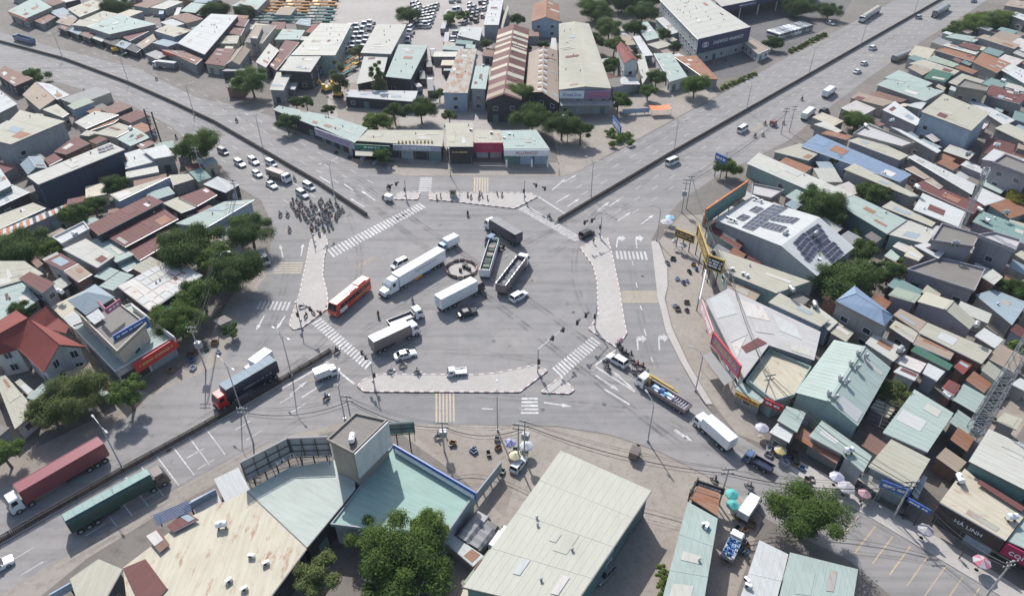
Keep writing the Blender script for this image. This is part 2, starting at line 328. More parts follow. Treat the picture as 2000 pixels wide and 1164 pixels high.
def kerbs(parent, ps, closed=True, off=.1, step=.95):
    n = len(ps); i = 0
    for a, b in zip(ps, ps[1:] + (ps[:1] if closed else [])):
        if a == b: continue
        L = (b - a).length; d = (b - a).normalized(); m = max(1, round(L / step)); nrm = Vector((d.y, -d.x, 0))
        for j in range(m):
            o = link('kerb_stone', KS[i % 2], parent); i += 1
            c = a + d * (L * (j + .5) / m) + nrm * off
            o.location = (c.x, c.y, .02); o.rotation_euler = (0, 0, math.atan2(d.y, d.x)); o.scale = (L / m / .95, 1, 1)
for nm, s in ISL:
    ps = ccw(W('p', s)); mb = MB(); mb.prism([(p.x, p.y) for p in ps], .0, .20, 'paver', 'kerbwhite')
    o = tag(part('traffic_island', mb, None), kind='structure'); kerbs(o, [Vector((p.x, p.y, 0)) for p in ps])

# ---------------------------------------------------------------- painted markings (each one a piece of the road)
MZ = .036
def mquad(name, a, b, c, d, mat='mark'):
    ps = ccw([Vector((q.x, q.y, MZ)) for q in (a, b, c, d)]); return part(name, MB().poly(ps, mat), road)
def mline(name, a, b, w, mat='mark'):
    d = (b - a).normalized(); n = Vector((-d.y, d.x, 0)) * w / 2; mquad(name, a + n, b + n, b - n, a - n, mat)
def zebra(A, B, n, duty=.52, mat='mark', name='crosswalk_stripe'):
    a0, a1 = W('p', A); b0, b1 = W('p', B)
    for i in range(n):
        s, e = (i + .5 - duty / 2) / n, (i + .5 + duty / 2) / n
        mquad(name, a0.lerp(a1, s), a0.lerp(a1, e), b0.lerp(b1, e), b0.lerp(b1, s), mat)
zebra("637,489 820,396", "650,504 833,405", 30); zebra("1030,401 1141,467", "1012,409 1122,472", 26)
zebra("626,620 727,709", "607,632 715,723", 20); zebra("1156,657 1077,720", "1175,670 1096,739", 15)
zebra("821,347 817,375", "844,347 842,375", 8); zebra("1019,775 1017,810", "1050,775 1052,810", 5)
zebra("1200,490 1263,492", "1203,506 1267,508", 8); zebra("506,588 570,590", "499,604 563,607", 8)
zebra("925,347 955,347", "924,375 955,375", 6, .55, 'ymark', 'rumble_stripe'); zebra("849,768 889,768", "849,824 890,824", 6, .5, 'ymark', 'rumble_stripe')
zebra("1209,568 1213,592", "1282,568 1287,592", 6, .5, 'ymark', 'rumble_stripe'); zebra("537,512 533,535", "592,512 588,535", 5, .4, 'ymark', 'rumble_stripe')
def arrow(tail, head, kind='s', w=.16):
    a, b = P(*tail), P(*head); d = (b - a); L = d.length; d.normalize(); n = Vector((-d.y, d.x, 0)); hl, hw = min(1.9, L * .4), .5
    def pt(u, v): return Vector((a.x + d.x * u + n.x * v, a.y + d.y * u + n.y * v, MZ))
    mb = MB()
    if kind == 's': mb.poly([pt(0, -w), pt(L - hl, -w), pt(L - hl, -hw), pt(L, 0), pt(L - hl, hw), pt(L - hl, w), pt(0, w)], 'mark')
    else:
        q = 1 if kind == 'l' else -1
        ps = [pt(0, -w * q), pt(L * .75, -w * q), pt(L * .92, w * q), pt(L * .92, 1.0 * q), pt(L * 1.05, 1.0 * q), pt(L * .80, 2.0 * q), pt(L * .5, 1.0 * q), pt(L * .65, 1.0 * q), pt(L * .65, w * q), pt(0, w * q)]
        mb.poly(ccw(ps), 'mark')
    part('turn_arrow', mb, road)
for t_, h_ in (((712, 405), (683, 387)), ((733, 392), (706, 373)), ((1086, 396), (1113, 380)), ((1108, 404), (1132, 388)), ((1163, 733), (1210, 764)), ((1240, 763), (1196, 724)),
               ((1167, 412), (1190, 395)), ((1206, 432), (1232, 415)), ((1252, 438), (1277, 420)), ((1190, 404), (1212, 388)), ((566, 772), (600, 744)), ((590, 776), (634, 748)),
               ((1318, 838), (1352, 862)), ((1062, 786), (1118, 794)), ((516, 617), (500, 646)), ((557, 617), (540, 643)), ((553, 503), (547, 478)), ((588, 500), (592, 476)),
               ((1078, 372), (1104, 350)), ((1102, 356), (1126, 342))):
    arrow(t_, h_)
for t_, h_ in (((1204, 484), (1207, 460)), ((1244, 485), (1241, 460)), ((1246, 684), (1244, 655)), ((1288, 684), (1286, 652))): arrow(t_, h_, 'r')
for s in ("1052,385 1107,420", "637,706 692,750", "1162,714 1202,684", "600,424 634,404", "548,760 634,712", "672,360 690,372", "1163,716 1240,765", "625,346 645,358", "1180,760 1230,790"):
    a, b = W('p', s); mline('stop_line', a, b, .4)
for s in ("1014,798 1024,798", "1234,510 1237,518", "1242,552 1245,562", "1250,596 1254,607", "1258,643 1262,655", "1271,697 1275,707", "941,798 963,799", "1315,840 1345,860"):
    a, b = W('p', s); mline('lane_marking', a, b, .22)
def polyoff(ps, off):
    out = []
    for i, p in enumerate(ps):
        d = (ps[min(i + 1, len(ps) - 1)] - ps[max(i - 1, 0)]).normalized(); out.append(p + Vector((-d.y, d.x, 0)) * off)
    return out
def along(ps):
    acc = [0]
    for a, b in zip(ps, ps[1:]): acc.append(acc[-1] + (b - a).length)
    def at(s):
        for i in range(len(ps) - 1):
            if s <= acc[i + 1] or i == len(ps) - 2:
                return ps[i].lerp(ps[i + 1], (s - acc[i]) / (acc[i + 1] - acc[i])), (ps[i + 1] - ps[i]).normalized()
    return acc[-1], at
NE = W('p', "1090,434 1317,299 1580,149 1840,0 1945,-60 2010,-98"); NW = W('p', "717,424 622,360 485,280 420,242 340,204 252,165 126,118 0,84 -80,64 -280,20"); SW = W('p', "647,689 547,749 390,840 242,921 0,1060 -60,1095 -260,1208")
def dashes(ps, off, s0, s1, dash=3.0, gap=6.0):
    L, at = along(polyoff(ps, off)); s = s0
    while s + dash < min(L, s1):
        a, d = at(s); b, _ = at(s + dash); mline('lane_marking', a, b, .17); s += dash + gap
for k in (1, 2, 3):
    dashes(NE, 1.0 + 3.6 * k, 14 + 2 * k, 270); dashes(NE, -(1.0 + 3.6 * k), 8 + 3 * k, 270)
    dashes(NW, 1.0 + 3.6 * k, 18 + k, 210); dashes(NW, -(1.0 + 3.6 * k), 12 + k, 210)
for k in (1, 2): dashes(SW, 1.0 + 3.6 * k, 12, 80, 3, 6)
for i in range(8):                             # transverse slow-down lines
    a = P(*px('30', 1100 - i * 108 + 108 * 3, 185 - 72 * 3 + i * 74 - 8)); b = P(*px('30', 1255 - i * 108 + 108 * 3, 395 - 72 * 3 + i * 72 - 8)); mline('slow_line', a, b, .18)
for i in range(8):
    a = P(*px('34', 345 + i * 122, 600 + i * 72)); b = P(*px('34', 200 + i * 122, 785 + i * 76)); mline('slow_line', a, b, .2, 'omark')

# ---------------------------------------------------------------- median barriers with steel railing panels
def panel_mesh():
    mb = MB()
    for z in (.18, 1.0): mb.box((0, 0, z), (2.36, .10, .08), 'railing')
    for k in range(9): mb.box((-1.06 + k * .265, 0, .59), (.17, .05, .76), 'railing', skip='bt')
    mb.box((1.2, 0, .55), (.10, .12, 1.1), 'railing'); return mb.mesh('railing_panel')
RP = panel_mesh()
def median(ps, label, smax):
    L, at = along(ps); L = min(L, smax)
    root = thing('median_barrier', label, 'barrier', (ps[0].x, ps[0].y, 0)); org = Vector((ps[0].x, ps[0].y, 0))
    mb = MB(); lf = polyoff(ps, .42); rt = polyoff(ps, -.42)
    for i in range(len(ps) - 1):
        q = [lf[i + 1], lf[i], rt[i], rt[i + 1]]
        if i == 0:
            tip = ps[0] + (ps[0] - ps[1]).normalized() * 1.6; q = [lf[1], lf[0], tip, rt[0], rt[1]]
        B = [Vector((p.x, p.y, .0)) for p in q]; T = [Vector((p.x, p.y, .26)) for p in q]; mb.frus(ccw(B), ccw(T), 'concrete', 'median_soil')  # top face in one dark brown tone
    part('base', mb, root, org)
    s = 1.2
    for side in (-.24, .24):
        s = 1.2
        while s < L - 1.3:
            c, d = at(s); n = Vector((-d.y, d.x, 0)) * side
            o = link('railing_panel', RP, root); o.location = (c.x + n.x - org.x, c.y + n.y - org.y, .26); o.rotation_euler = (0, 0, math.atan2(d.y, d.x)); o.scale = (1, 1, .85); s += 2.45
median(NE, 'dark railed median of the straight highway past the truck showroom', 345); median(NW, 'dark railed median on the bending highway beside the queue of cars', 300)
median(SW, 'dark railed median beside the red cab lorry and the green tarpaulin lorry', 140)

# manhole covers and repaired asphalt patches in the carriageway
mh = MB().tube((0, 0, 0), (0, 0, .012), .42, 'darksteel', 14).mesh('manhole_cover')
for x, y in ((964, 666), (1039, 548), (790, 690), (1120, 610), (700, 560), (860, 440), (1240, 730), (640, 780), (1180, 790), (540, 560), (1255, 540), (1060, 800), (330, 880), (1420, 300), (520, 330)):
    p = P(x, y); o = link('manhole_cover', mh, road); o.location = (p.x, p.y, .032)
for i, s in enumerate(("1033,540 1050,543 1046,552 1028,549", "905,650 960,646 965,660 908,664", "690,520 730,500 738,506 698,527", "1080,560 1120,548 1126,560 1086,572", "760,590 800,570 806,575 767,596", "330,880 392,846 400,852 338,886", "1450,262 1500,233 1506,238 1456,267", "300,215 352,238 346,243 294,220", "600,742 628,726 634,731 606,747")):
    ps = ccw([Vector((q.x, q.y, .029 + .0004 * i)) for q in W('p', s)]); part('asphalt_patch', MB().poly(ps, 'asphalt_slip' if i % 2 else 'apron'), road)

# turning tyre tracks worn into the carriageway
def tyre_track(s, w=2.1, z=.0325):
    k = W('p', s); n = 18; c = []
    for i in range(n + 1):
        t = i / n; c.append(k[0] * (1 - t) ** 2 + k[1] * 2 * t * (1 - t) + k[2] * t * t)
    L_, R_ = polyoff(c, w / 2), polyoff(c, -w / 2); mb = MB()
    for i in range(n): mb.poly([Vector((q.x, q.y, z)) for q in (R_[i], R_[i + 1], L_[i + 1], L_[i])], 'tyre', [(i, 0), (i + 1, 0), (i + 1, 1), (i, 1)])
    part('tyre_track', mb, road)
for i, s in enumerate(("560,770 900,560 1200,380", "590,790 930,590 1230,400", "1240,390 900,500 480,800", "640,330 900,540 1300,850", "660,350 920,560 1330,870", "1330,800 1000,560 720,370", "1300,780 980,540 690,350", "660,380 800,600 500,760", "1210,700 1050,520 1180,400", "1160,380 900,470 700,380", "620,760 880,760 1220,800", "600,720 900,640 1250,760", "1230,480 1240,600 1280,720", "560,500 560,600 500,690",
                        "200,930 380,830 600,700", "120,1100 330,985 560,860", "60,1110 300,985 600,815", "1250,360 1450,240 1750,70", "1290,380 1500,260 1780,90", "1180,330 1400,205 1700,35", "80,130 300,210 560,350", "40,100 300,185 600,330", "400,190 560,275 760,380", "1300,820 1450,910 1700,1060", "1330,800 1480,900 1760,1060")):
    tyre_track(s, 2.1, .0321 + .0002 * i)
# ---------------------------------------------------------------- buildings
KN = dict(h=('house', 'house'), w=('warehouse', 'warehouse'), s=('shop', 'shop'), d=('shed', 'shed'), t=('tower_block', 'building'), r=('showroom', 'showroom'))
CAMXY = Vector((0, 0, 0))
def inset(ps, d):
    n = len(ps); out = []
    for i in range(n):
        a, b, c = ps[i - 1], ps[i], ps[(i + 1) % n]
        d1 = Vector((b.x - a.x, b.y - a.y)).normalized(); d2 = Vector((c.x - b.x, c.y - b.y)).normalized()
        n1 = Vector((-d1.y, d1.x)); n2 = Vector((-d2.y, d2.x)); m = n1 + n2
        k = m.length_squared
        m = m * (2 / k) if k > .35 else n1
        out.append(Vector((b.x + m.x * d / 1, b.y + m.y * d / 1, b.z)))
    return out
SHUT = ['w_steel', 'w_teal', 'w_dark', 'w_blue']
def roofplane(mb, q, mat, ribs=True, th=.12, closed=True, u0=0.0):
    """q: CCW polygon; u runs along q0->q1, v down the slope"""
    ax = (q[1] - q[0]).normalized(); nrm = (q[1] - q[0]).cross(q[-1] - q[0])
    if nrm.length < 1e-6: nrm = Vector((0, 0, 1))
    ay = nrm.normalized().cross(ax)
    uv = [((p - q[0]).dot(ax) + u0, (p - q[0]).dot(ay)) for p in q]
    mb.poly(q, mat, uv)
    if closed:
        B = [p - Vector((0, 0, th)) for p in q]; n = len(q)
        for i in range(n): mb.poly([B[i], B[(i + 1) % n], q[(i + 1) % n], q[i]], mat, [(u0 + .5, 0)] * 4)
        mb.poly(list(reversed(B)), mat, [(u0 + .5, 0)] * n)
    if ribs and len(q) == 4:
        L = (q[1] - q[0]).length; m = int(L / 1.0); up = nrm.normalized() * (.028 if nrm.z > 0 else -.028)
        for k in range(1, m):
            s = k / m; a = q[0].lerp(q[1], s); b = q[3].lerp(q[2], s); w = ax * .05
            mb.poly([a - w, a + up, b + up, b - w], mat, [(k + .5, 0), (k + .5, 0), (k + .5, 5), (k + .5, 5)])
            mb.poly([a + up, a + w, b + w, b + up], mat, [(k + .5, 0), (k + .5, 0), (k + .5, 5), (k + .5, 5)])
BR = {}
def B(tile, s, h, col, label, roof='mono', kind='h', wall='grey', rise=1.6, win=.72, rot=0, ov=.35, name=None, cat=None, parapet=0, key=None, shop=None):
    p2 = pts(tile, s); n = len(p2); hs = h if isinstance(h, (list, tuple)) else [h + R.uniform(-.08, .08)] * n
    if kind in 'hd' and not key and max(hs) < 7.3: hs = [q * .82 for q in hs]
    C = [P(x, y, z) for (x, y), z in zip(p2, hs)]
    if area2(C) < 0: C.reverse()
    C = C[rot:] + C[:rot]
    cx = sum(p.x for p in C) / n; cy = sum(p.y for p in C) / n; org = Vector((cx, cy, 0))
    nm, ct = KN[kind]
    root = thing(name or nm, label, cat or ct, org); cm = 'r_' + col if 'r_' + col in MATS else col
    mb = MB(); wp = inset(C, ov); wb = MB(); wm = 'w_' + wall
    tops = [Vector((p.x, p.y, q.z - .14)) for p, q in zip(wp, C)]
    if roof == 'mono' or n != 4 and roof != 'flat':
        roofplane(mb, C, cm)
    elif roof == 'flat':
        roofplane(mb, C, cm, ribs=False, th=.25)
        if parapet:
            C2 = inset(C, .22)
            for i in range(n):
                j = (i + 1) % n; up = Vector((0, 0, parapet))
                mb.frus([C[i], C[j], C2[j], C2[i]], [C[i] + up, C[j] + up, C2[j] + up, C2[i] + up], wm)
    elif roof == 'gable':
        up = Vector((0, 0, rise)); r0 = (C[0] + C[1]) / 2 + up; r1 = (C[2] + C[3]) / 2 + up
        roofplane(mb, [C[1], C[2], r1, r0], cm); roofplane(mb, [C[3], C[0], r0, r1], cm, u0=50)
        cap = MB(); dd = (r1 - r0); cap.box((0, 0, 0), (dd.length, .5, .10), cm, Matrix.Translation((r0 + r1) / 2 + Vector((0, 0, .03))) @ dd.to_track_quat('X', 'Z').to_matrix().to_4x4())
    elif roof == 'hip':
        up = Vector((0, 0, rise)); a = (C[0] + C[1]) / 2; b = (C[2] + C[3]) / 2; w = (C[0] - C[1]).length; L = (a - b).length; k = min(.42, .5 * w / L)
        r0 = a.lerp(b, k) + up; r1 = b.lerp(a, k) + up
        roofplane(mb, [C[1], C[2], r1, r0], cm, False); roofplane(mb, [C[3], C[0], r0, r1], cm, False, u0=50)
        roofplane(mb, [C[0], C[1], r0], cm, False); roofplane(mb, [C[2], C[3], r1], cm, False)
        cap = MB()
        for aa, bb in ((r0, r1), (C[0], r0), (C[1], r0), (C[2], r1), (C[3], r1)): cap.tube(aa, bb, .10, cm, 5)
    ro = part('roof', mb, root, org)
    if roof in ('gable', 'hip'): part('ridge_cap', cap, ro, org)
    if roof in ('mono', 'gable') and n == 4:
        qq = C if roof == 'mono' else [C[1], C[2], (C[2] + C[3]) / 2 + Vector((0, 0, rise)), (C[0] + C[1]) / 2 + Vector((0, 0, rise))]; A_ = (qq[1] - qq[0]).cross(qq[3] - qq[0]); ar = A_.length; A_ = A_.normalized() if A_.z > 0 else -A_.normalized()
        f_ = lambda u, v: qq[0].lerp(qq[1], u).lerp(qq[3].lerp(qq[2], u), v)
        lu, lv = (qq[1] - qq[0]).length, (qq[3] - qq[0]).length
        for ip in range(min(5, int(ar / 55) + (R.random() < .6))):
            du, dv = min(.8, R.choice((1, 1, 2, 3)) / lu), min(.8, R.uniform(1.5, 5) / lv); u, v = R.uniform(.02, .98 - du), R.uniform(.02, .98 - dv); pm = MB()
            roofplane(pm, ccw([x_ + A_ * (.05 + .014 * ip) for x_ in (f_(u, v), f_(u + du, v), f_(u + du, v + dv), f_(u, v + dv))]), R.choice([cm, cm, 'r_rust', 'r_pale', 'r_maroon', 'r_white', 'r_whiterust', 'r_greyrust', 'r_bluegrey']), False, .03); part('roof_sheet', pm, ro, org)
        if lv > 11:
            for k in range(1, int(lv / 6)):
                v = k / int(lv / 6); a_, b_ = f_(.0, v), f_(1, v); sd = (f_(0, 1) - f_(0, 0)).normalized() * .09; lm = MB().poly([a_ - sd, b_ - sd, b_ + A_ * .045, a_ + A_ * .045], cm).poly([a_ + A_ * .045, b_ + A_ * .045, b_ + sd, a_ + sd], cm); part('sheet_lap', lm, ro, org)
        for _ in range(int(ar / 90)):
            p_ = f_(R.uniform(.1, .9), R.uniform(.1, .9)); part('roof_vent', MB().tube(p_, p_ + Vector((0, 0, .45)), .16, R.choice(['galv', 'darksteel']), 7).tube(p_ + Vector((0, 0, .45)), p_ + Vector((0, 0, .6)), .26, 'galv', 7, .05), ro, org)
    for i in range(n):
        j = (i + 1) % n; a, b = wp[i], wp[j]; q = [Vector((a.x, a.y, 0)), Vector((b.x, b.y, 0)), tops[j], tops[i]]
        if roof == 'gable' and i in (0, 2): q.insert(3, (tops[i] + tops[j]) / 2 + Vector((0, 0, rise - .1)))
        wb.poly(q, wm)
    part('wall', wb, root, org)
    if roof in ('mono', 'gable', 'hip'):
        for i in range(n):
            j = (i + 1) % n; a, b = C[i], C[j]; d = (b - a).normalized(); nv = Vector((d.y, -d.x, 0))
            if (b - a).length > 2 and nv.dot((CAMXY - a).normalized()) > .2 and not (roof == 'gable' and i in (0, 2)):
                part('gutter', MB().tube(a + nv * .07 - Vector((0, 0, .1)), b + nv * .07 - Vector((0, 0, .1)), .09, R.choice(['galv', 'darksteel', 'w_grey']), 5), ro, org)
    for i in range(n):
        j = (i + 1) % n; a, b = Vector((wp[i].x, wp[i].y, 0)), Vector((wp[j].x, wp[j].y, 0)); d = b - a; L = d.length
        if L < 2.4: continue
        d.normalize(); nv = Vector((d.y, -d.x, 0)); mid = (a + b) / 2
        if nv.dot((CAMXY - mid).normalized()) < .15: continue
        H = min(tops[i].z, tops[j].z); st = max(1, int(H / 3.0)); M = Matrix(((d.x, nv.x, 0, 0), (d.y, nv.y, 0, 0), (0, 0, 1, 0), (0, 0, 0, 1)))
        def opening(u, z0, w, hh, pane, nm_, fr='w_white'):
            c = a + d * u; T = Matrix.Translation((c.x - org.x, c.y - org.y, z0 + hh / 2)) @ M
            pm = MB().box((0, .02, 0), (w, .06, hh), pane, T); po = part(nm_, pm, root)
            fm = MB()
            for q in (-1, 1): fm.box((q * (w / 2 + .05), .05, 0), (.1, .14, hh + .2), fr, T)
            fm.box((0, .05, hh / 2 + .05), (w, .14, .1), fr, T); fm.box((0, .07, -hh / 2 - .05), (w, .2, .1), fr, T)
            part('frame', fm, po)
        if shop and i in shop:
            m = max(1, int(L / 4.0))
            for k in range(m): opening(L * (k + .5) / m, .1, L / m - .7, min(2.8, H - .8), R.choice(SHUT), 'roller_shutter', 'w_grey')
            continue
        for sidx in range(st):
            m = max(1, int(L / 4.2))
            for k in range(m):
                if R.random() < win:
                    if sidx == 0 and R.random() < .4: opening(L * (k + .5) / m, .05, min(1.6, L / m - .6), 2.3, R.choice(SHUT), 'door', 'w_grey')
                    elif H > 2.8: opening(L * (k + .5) / m, sidx * 3.0 + 1.1, min(1.5, L / m - .6), 1.2, 'bglass', 'window')
    root['roof_z'] = max(hs); BR[key or label] = (root, org, C); return root
def bars(mb, M, w, h, rows, mat, seed):
    rr = random.Random(seed)
    for r_ in range(rows):
        x = -w / 2; z = h / 2 - (r_ + .5) * h / rows; hh = h / rows * .55
        while x < w / 2 - .3:
            l = rr.uniform(.25, .7); l = min(l, w / 2 - x); mb.box((x + l / 2, 0, z), (l, .05, hh), mat, M); x += l + rr.choice((.08, .08, .35))
def sign(parent, org, tile, s, ztop, hh, mat, text=None, tmat='signwhite', rows=0, face=1, name='sign', frame=None, tw=.8, th=.6, back=False, toff=0.0):
    zp = max(ztop, parent.get('roof_z', 0)); (x0, y0), (x1, y1) = pts(tile, s); a = P(x0, y0, zp); b = P(x1, y1, zp); a.z = b.z = ztop; d = b - a; L = d.length; d.normalize(); nv = Vector((d.y, -d.x, 0))
    if nv.dot(CAMXY - (a + b) / 2) * face < 0: nv = -nv; d = -d
    c = (a + b) / 2 - Vector((0, 0, hh / 2)) - org + nv * (.06 * face)
    M = Matrix.Translation(c) @ Matrix(((d.x, -nv.x, 0, 0), (d.y, -nv.y, 0, 0), (0, 0, 1, 0), (0, 0, 0, 1)))
    so = part(name, MB().box((0, 0, 0), (L, .22, hh), mat, M), parent)
    if frame:
        fm = MB()
        for q in (-1, 1): fm.box((q * (L / 2 - .1), -.02, 0), (.24, .34, hh + .1), frame, M); fm.box((0, -.02, q * (hh / 2 - .1)), (L - .5, .34, .24), frame, M)
        part('frame', fm, so)
    if text:
        me, tw_, th_ = text_mesh(text, tmat); o = link('lettering', me, so); k = min(L * tw / tw_, hh * th / th_)
        o.matrix_local = M @ Matrix.Translation((toff * L, -.14, 0)) @ Matrix.Rotation(rad(90), 4, 'X') @ Matrix.Diagonal((k, k, 1, 1))
    if rows:
        lm = MB(); bars(lm, M @ Matrix.Translation((0, -.13, 0)), L * tw, hh * th, rows, tmat, int(L * 97)); part('lettering', lm, so)
    if back:                                   # steel lattice carrying the board, on the side away from its face
        fm = MB(); nx = max(2, int(L / 1.6)); nz = max(2, int(hh / 1.3))
        for k in range(nx + 1): fm.box((-L / 2 + L * k / nx, .25, 0), (.10, .12, hh), 'darksteel', M)
        for k in range(nz + 1): fm.box((0, .32, -hh / 2 + hh * k / nz), (L, .10, .10), 'darksteel', M)
        for k in range(0, nx + 1, 2): fm.tube(M @ Vector((-L / 2 + L * k / nx, .3, hh / 2)), M @ Vector((-L / 2 + L * k / nx, 2.2, -hh / 2)), .06, 'darksteel', 4)
        part('lattice', fm, so)
    return so
def awning(parent, org, tile, s, zs, mat, posts=True, name='awning'):
    C = [P(x, y, z) for (x, y), z in zip(pts(tile, s), zs)]
    if area2(C) < 0: C.reverse()
    mb = MB(); roofplane(mb, C, mat, th=.06); o = part(name, mb, parent, org)
    if posts:
        for p in C:
            part('post', MB().tube((p.x, p.y, 0), (p.x, p.y, p.z - .05), .05, 'galv'), o, org)
    return o
# ---- north-west row above the highway
B('00', "60,85 200,140 395,55 260,-20", 5, 'mint', 'mint roofed shop with an orange fascia at the end of the shop row', kind='s', key='orangeshop')
r, o, C = BR['orangeshop']; sign(r, o, '00', "62,88 203,143", 4.9, 1.6, 'signorange', rows=1)
B('00', "235,150 330,95 425,130 330,185", 3.6, 'brown', 'small brown roofed stall beside the orange fascia shop', kind='d')
B('00', "370,90 480,60 600,125 500,165", 4, 'bluegrey', 'blue grey roofed house behind the brown stall')
B('00', "510,70 700,0 815,45 600,130", 5.2, 'cream', 'cream roofed house next to the far dirt yard', wall='cream')
B('00', "420,170 490,120 590,140 530,200", 4, 'tan', 'tan roofed house wedged between blue grey and cream roofs')
B('00', "540,190 780,85 910,110 660,205", 5, 'cream', 'long cream roof with small vents beside the long mint roof', kind='w')
B('00', "660,207 900,112 1185,185 830,262", 5.2, 'mint', 'long mint roof with three dark vents in the shop row', kind='w')
B('00', "830,268 950,218 1000,245 900,292", 4, 'orange', 'small orange tiled roof in the shop row')
B('00', "930,283 1160,188 1200,202 980,312", 4.2, 'maroon', 'narrow brown strip roof beside the orange tiled roof', kind='d')
B('00', "1030,342 1160,258 1185,300 1080,372", 4, 'tan', 'tan sloping roof beside the blue signed shop')
B('00', "1170,237 1270,187 1460,232 1320,282", 6, 'cream', 'cream roofed two storey house with a blue front wall', wall='blue', kind='h')
B('00', "1345,328 1550,415 1805,118 1600,107", 6, 'white', 'big pale grey hall roof behind the red fascia', kind='w', wall='dark')
B('00', "1230,378 1385,388 1540,442 1482,492", 4.2, 'brown', 'brown roofed shop with a long red fascia', kind='s', key='redfascia')
r, o, C = BR['redfascia']; sign(r, o, '00', "1228,380 1482,470", 4.4, 1.6, 'signred', rows=1, tmat='signorange')
B('00', "1100,412 1180,382 1270,420 1190,452", 3.6, 'grey', 'small grey roofed kiosk left of the red fascia', kind='d')
for i in range(7):
    x = 430 + i * 88; y = 208 + i * 27
    B('00', f"{x},{y} {x+52},{y-38} {x+128},{y-12} {x+78},{y+30}", 3.5 + .15 * (i % 3), ['dark', 'bluegrey', 'brown', 'pale', 'dark', 'bluegrey', 'dark'][i],
      ['dark awning stall, first after the brown stall', 'blue grey awning stall with hanging wares', 'brown awning stall in the roadside row', 'pale awning stall in the roadside row', 'dark awning stall beside the blue board', 'blue grey awning stall by the yellow loader', 'dark awning stall nearest the grey kiosk'][i], kind='d', wall='dark')
# ---- west block
B('00', "-30,560 30,500 250,595 110,655", 5, 'brown', 'brown corrugated roof house by the roadside hedge', wall='dark')
B('00', "170,720 270,622 430,742 300,832", 5, 'tan', 'tan roofed house with a cable mast in front')
B('00', "275,622 385,640 530,722 432,757", 5.3, 'white', 'white wedge roof house beside the tan roof')
B('00', "-30,690 0,688 130,790 -30,870", 7, 'white', 'white roofed house with ragged eave beside the tan one')
B('00', "-70,1060 80,1095 492,920 150,835", 8.5, 'cream', 'large cream roofed hall with stained grey side wall', kind='w', wall='steel', win=.1)
B('00', "320,832 430,790 522,862 472,892", 5, 'cream', 'little cream roofed house behind the large cream hall')
B('00', "510,802 640,742 715,772 560,832", 6.2, 'sage', 'olive roofed two storey house with blue front', wall='blue', win=.9)
B('00', "565,927 720,842 900,872 650,977", 5, 'pale', 'pale low roof house behind the red brown strip roof')
B('00', "680,992 740,932 900,902 862,932", 4.2, 'rust', 'red brown strip roof beside the pale low roof', kind='d')
B('00', "710,1012 900,932 1020,972 880,1042", 5, 'cream', 'cream roof with a white tank beside the mint roof', wall='cream')
B('00', "890,1052 1030,972 1140,1042 990,1107", 5, 'mint', 'mint roof house by the empty steel billboard frame')
B('00', "410,1150 570,1032 682,1087 500,1172", 6.3, 'maroon', 'upper maroon roof above the navy walled house', wall='brick')
B('10', "1080,50 1250,10 1325,92 1170,118", 5, 'white', 'white roofed shop beneath the leaning roadside tree', kind='s')
B('00', "1030,1102 1120,1052 1180,1082 1080,1132", 4.4, 'brown', 'little brown roof between mint and white roofs', kind='d')
B('10', "205,250 290,312 945,47 832,-5", 7.8, 'pale', 'long pale roof house with a tall navy side wall', wall='navy', win=.05, key='navy', rot=1)
r, o, C = BR['navy']
B('10', "150,160 310,100 360,188 210,240", 6, 'bluegrey', 'blue grey roof house left of the navy walled house', roof='gable', rise=1.2)
B('10', "330,120 410,75 472,120 372,170", 6, 'maroon', 'small maroon roof wedged against the navy walled house', wall='brick')
B('10', "-40,210 0,190 90,318 -40,382", 7, 'white', 'bright white upper roof at the edge of the west block', wall='teal')
B('10', "-40,392 92,312 222,370 -40,492", 5, 'white', 'wide white lower roof in front of the bright white upper roof', wall='dark')
B('10', "-30,552 250,450 345,490 -30,662", 5, 'cream', 'long cream roof beside the orange and white striped roof', wall='grey', win=.1)
B('10', "930,82 1060,42 1205,132 950,197", 5, 'white', 'white roofed house with pale blue awning wall', wall='blue')
B('10', "830,388 1220,266 1290,252 902,437", 6, 'cream', 'cream strip roof house with pale blue long wall', wall='blue', win=.4, rot=1)
B('10', "1280,242 1430,232 1470,272 1312,322", 4.2, 'cream', 'cream awning roof at the foot of the leaning roadside tree')
B('10', "660,622 1130,392 1237,442 742,697", 7, 'maroon', 'highest of the three maroon hall roofs', kind='w', wall='dark', win=.1)
B('10', "790,692 1210,472 1350,572 945,787", 5.5, 'maroon', 'wide middle maroon hall roof below the highest one', kind='w', wall='dark', win=.6)
B('10', "965,802 1270,642 1335,722 1057,887", 4.4, 'maroon', 'lowest maroon hall roof half under the dark trees', kind='w', wall='brick')
B('10', "1235,452 1350,407 1490,482 1372,527", 5, 'cream', 'square cream roof between the maroon roofs', wall='dark')
B('10', "1350,412 1560,332 1645,390 1492,477", 5.2, 'maroon', 'brown roof with a white ball by the roadside tree', wall='dark')
B('10', "1330,607 1700,442 1925,427 1560,640", 5, 'mint', 'pale corner roof with a blue grey fascia behind dark trees', wall='blue', kind='s', key='cornershop')
B('10', "400,722 640,602 682,660 472,772", 5, 'white', 'white terrace roof beside the bushy hedge', roof='flat', parapet=.5, wall='white')
B('10', "475,802 650,722 870,852 737,942", 6.2, 'pale', 'pale grey two storey roof with a white water tank', wall='steel', win=.7)
B('10', "692,732 792,702 1015,842 882,902", 5.6, 'mint', 'mint lean-to roof against the pale two storey house', wall='mint')
B('10', "900,932 1010,862 1092,897 962,972", 4, 'mint', 'small mint roof over a carport near the rusted white roof', kind='d')
B('10', "335,892 460,832 592,910 482,967", 6, 'maroon', 'maroon half of a paired roof beside the cream half', wall='white')
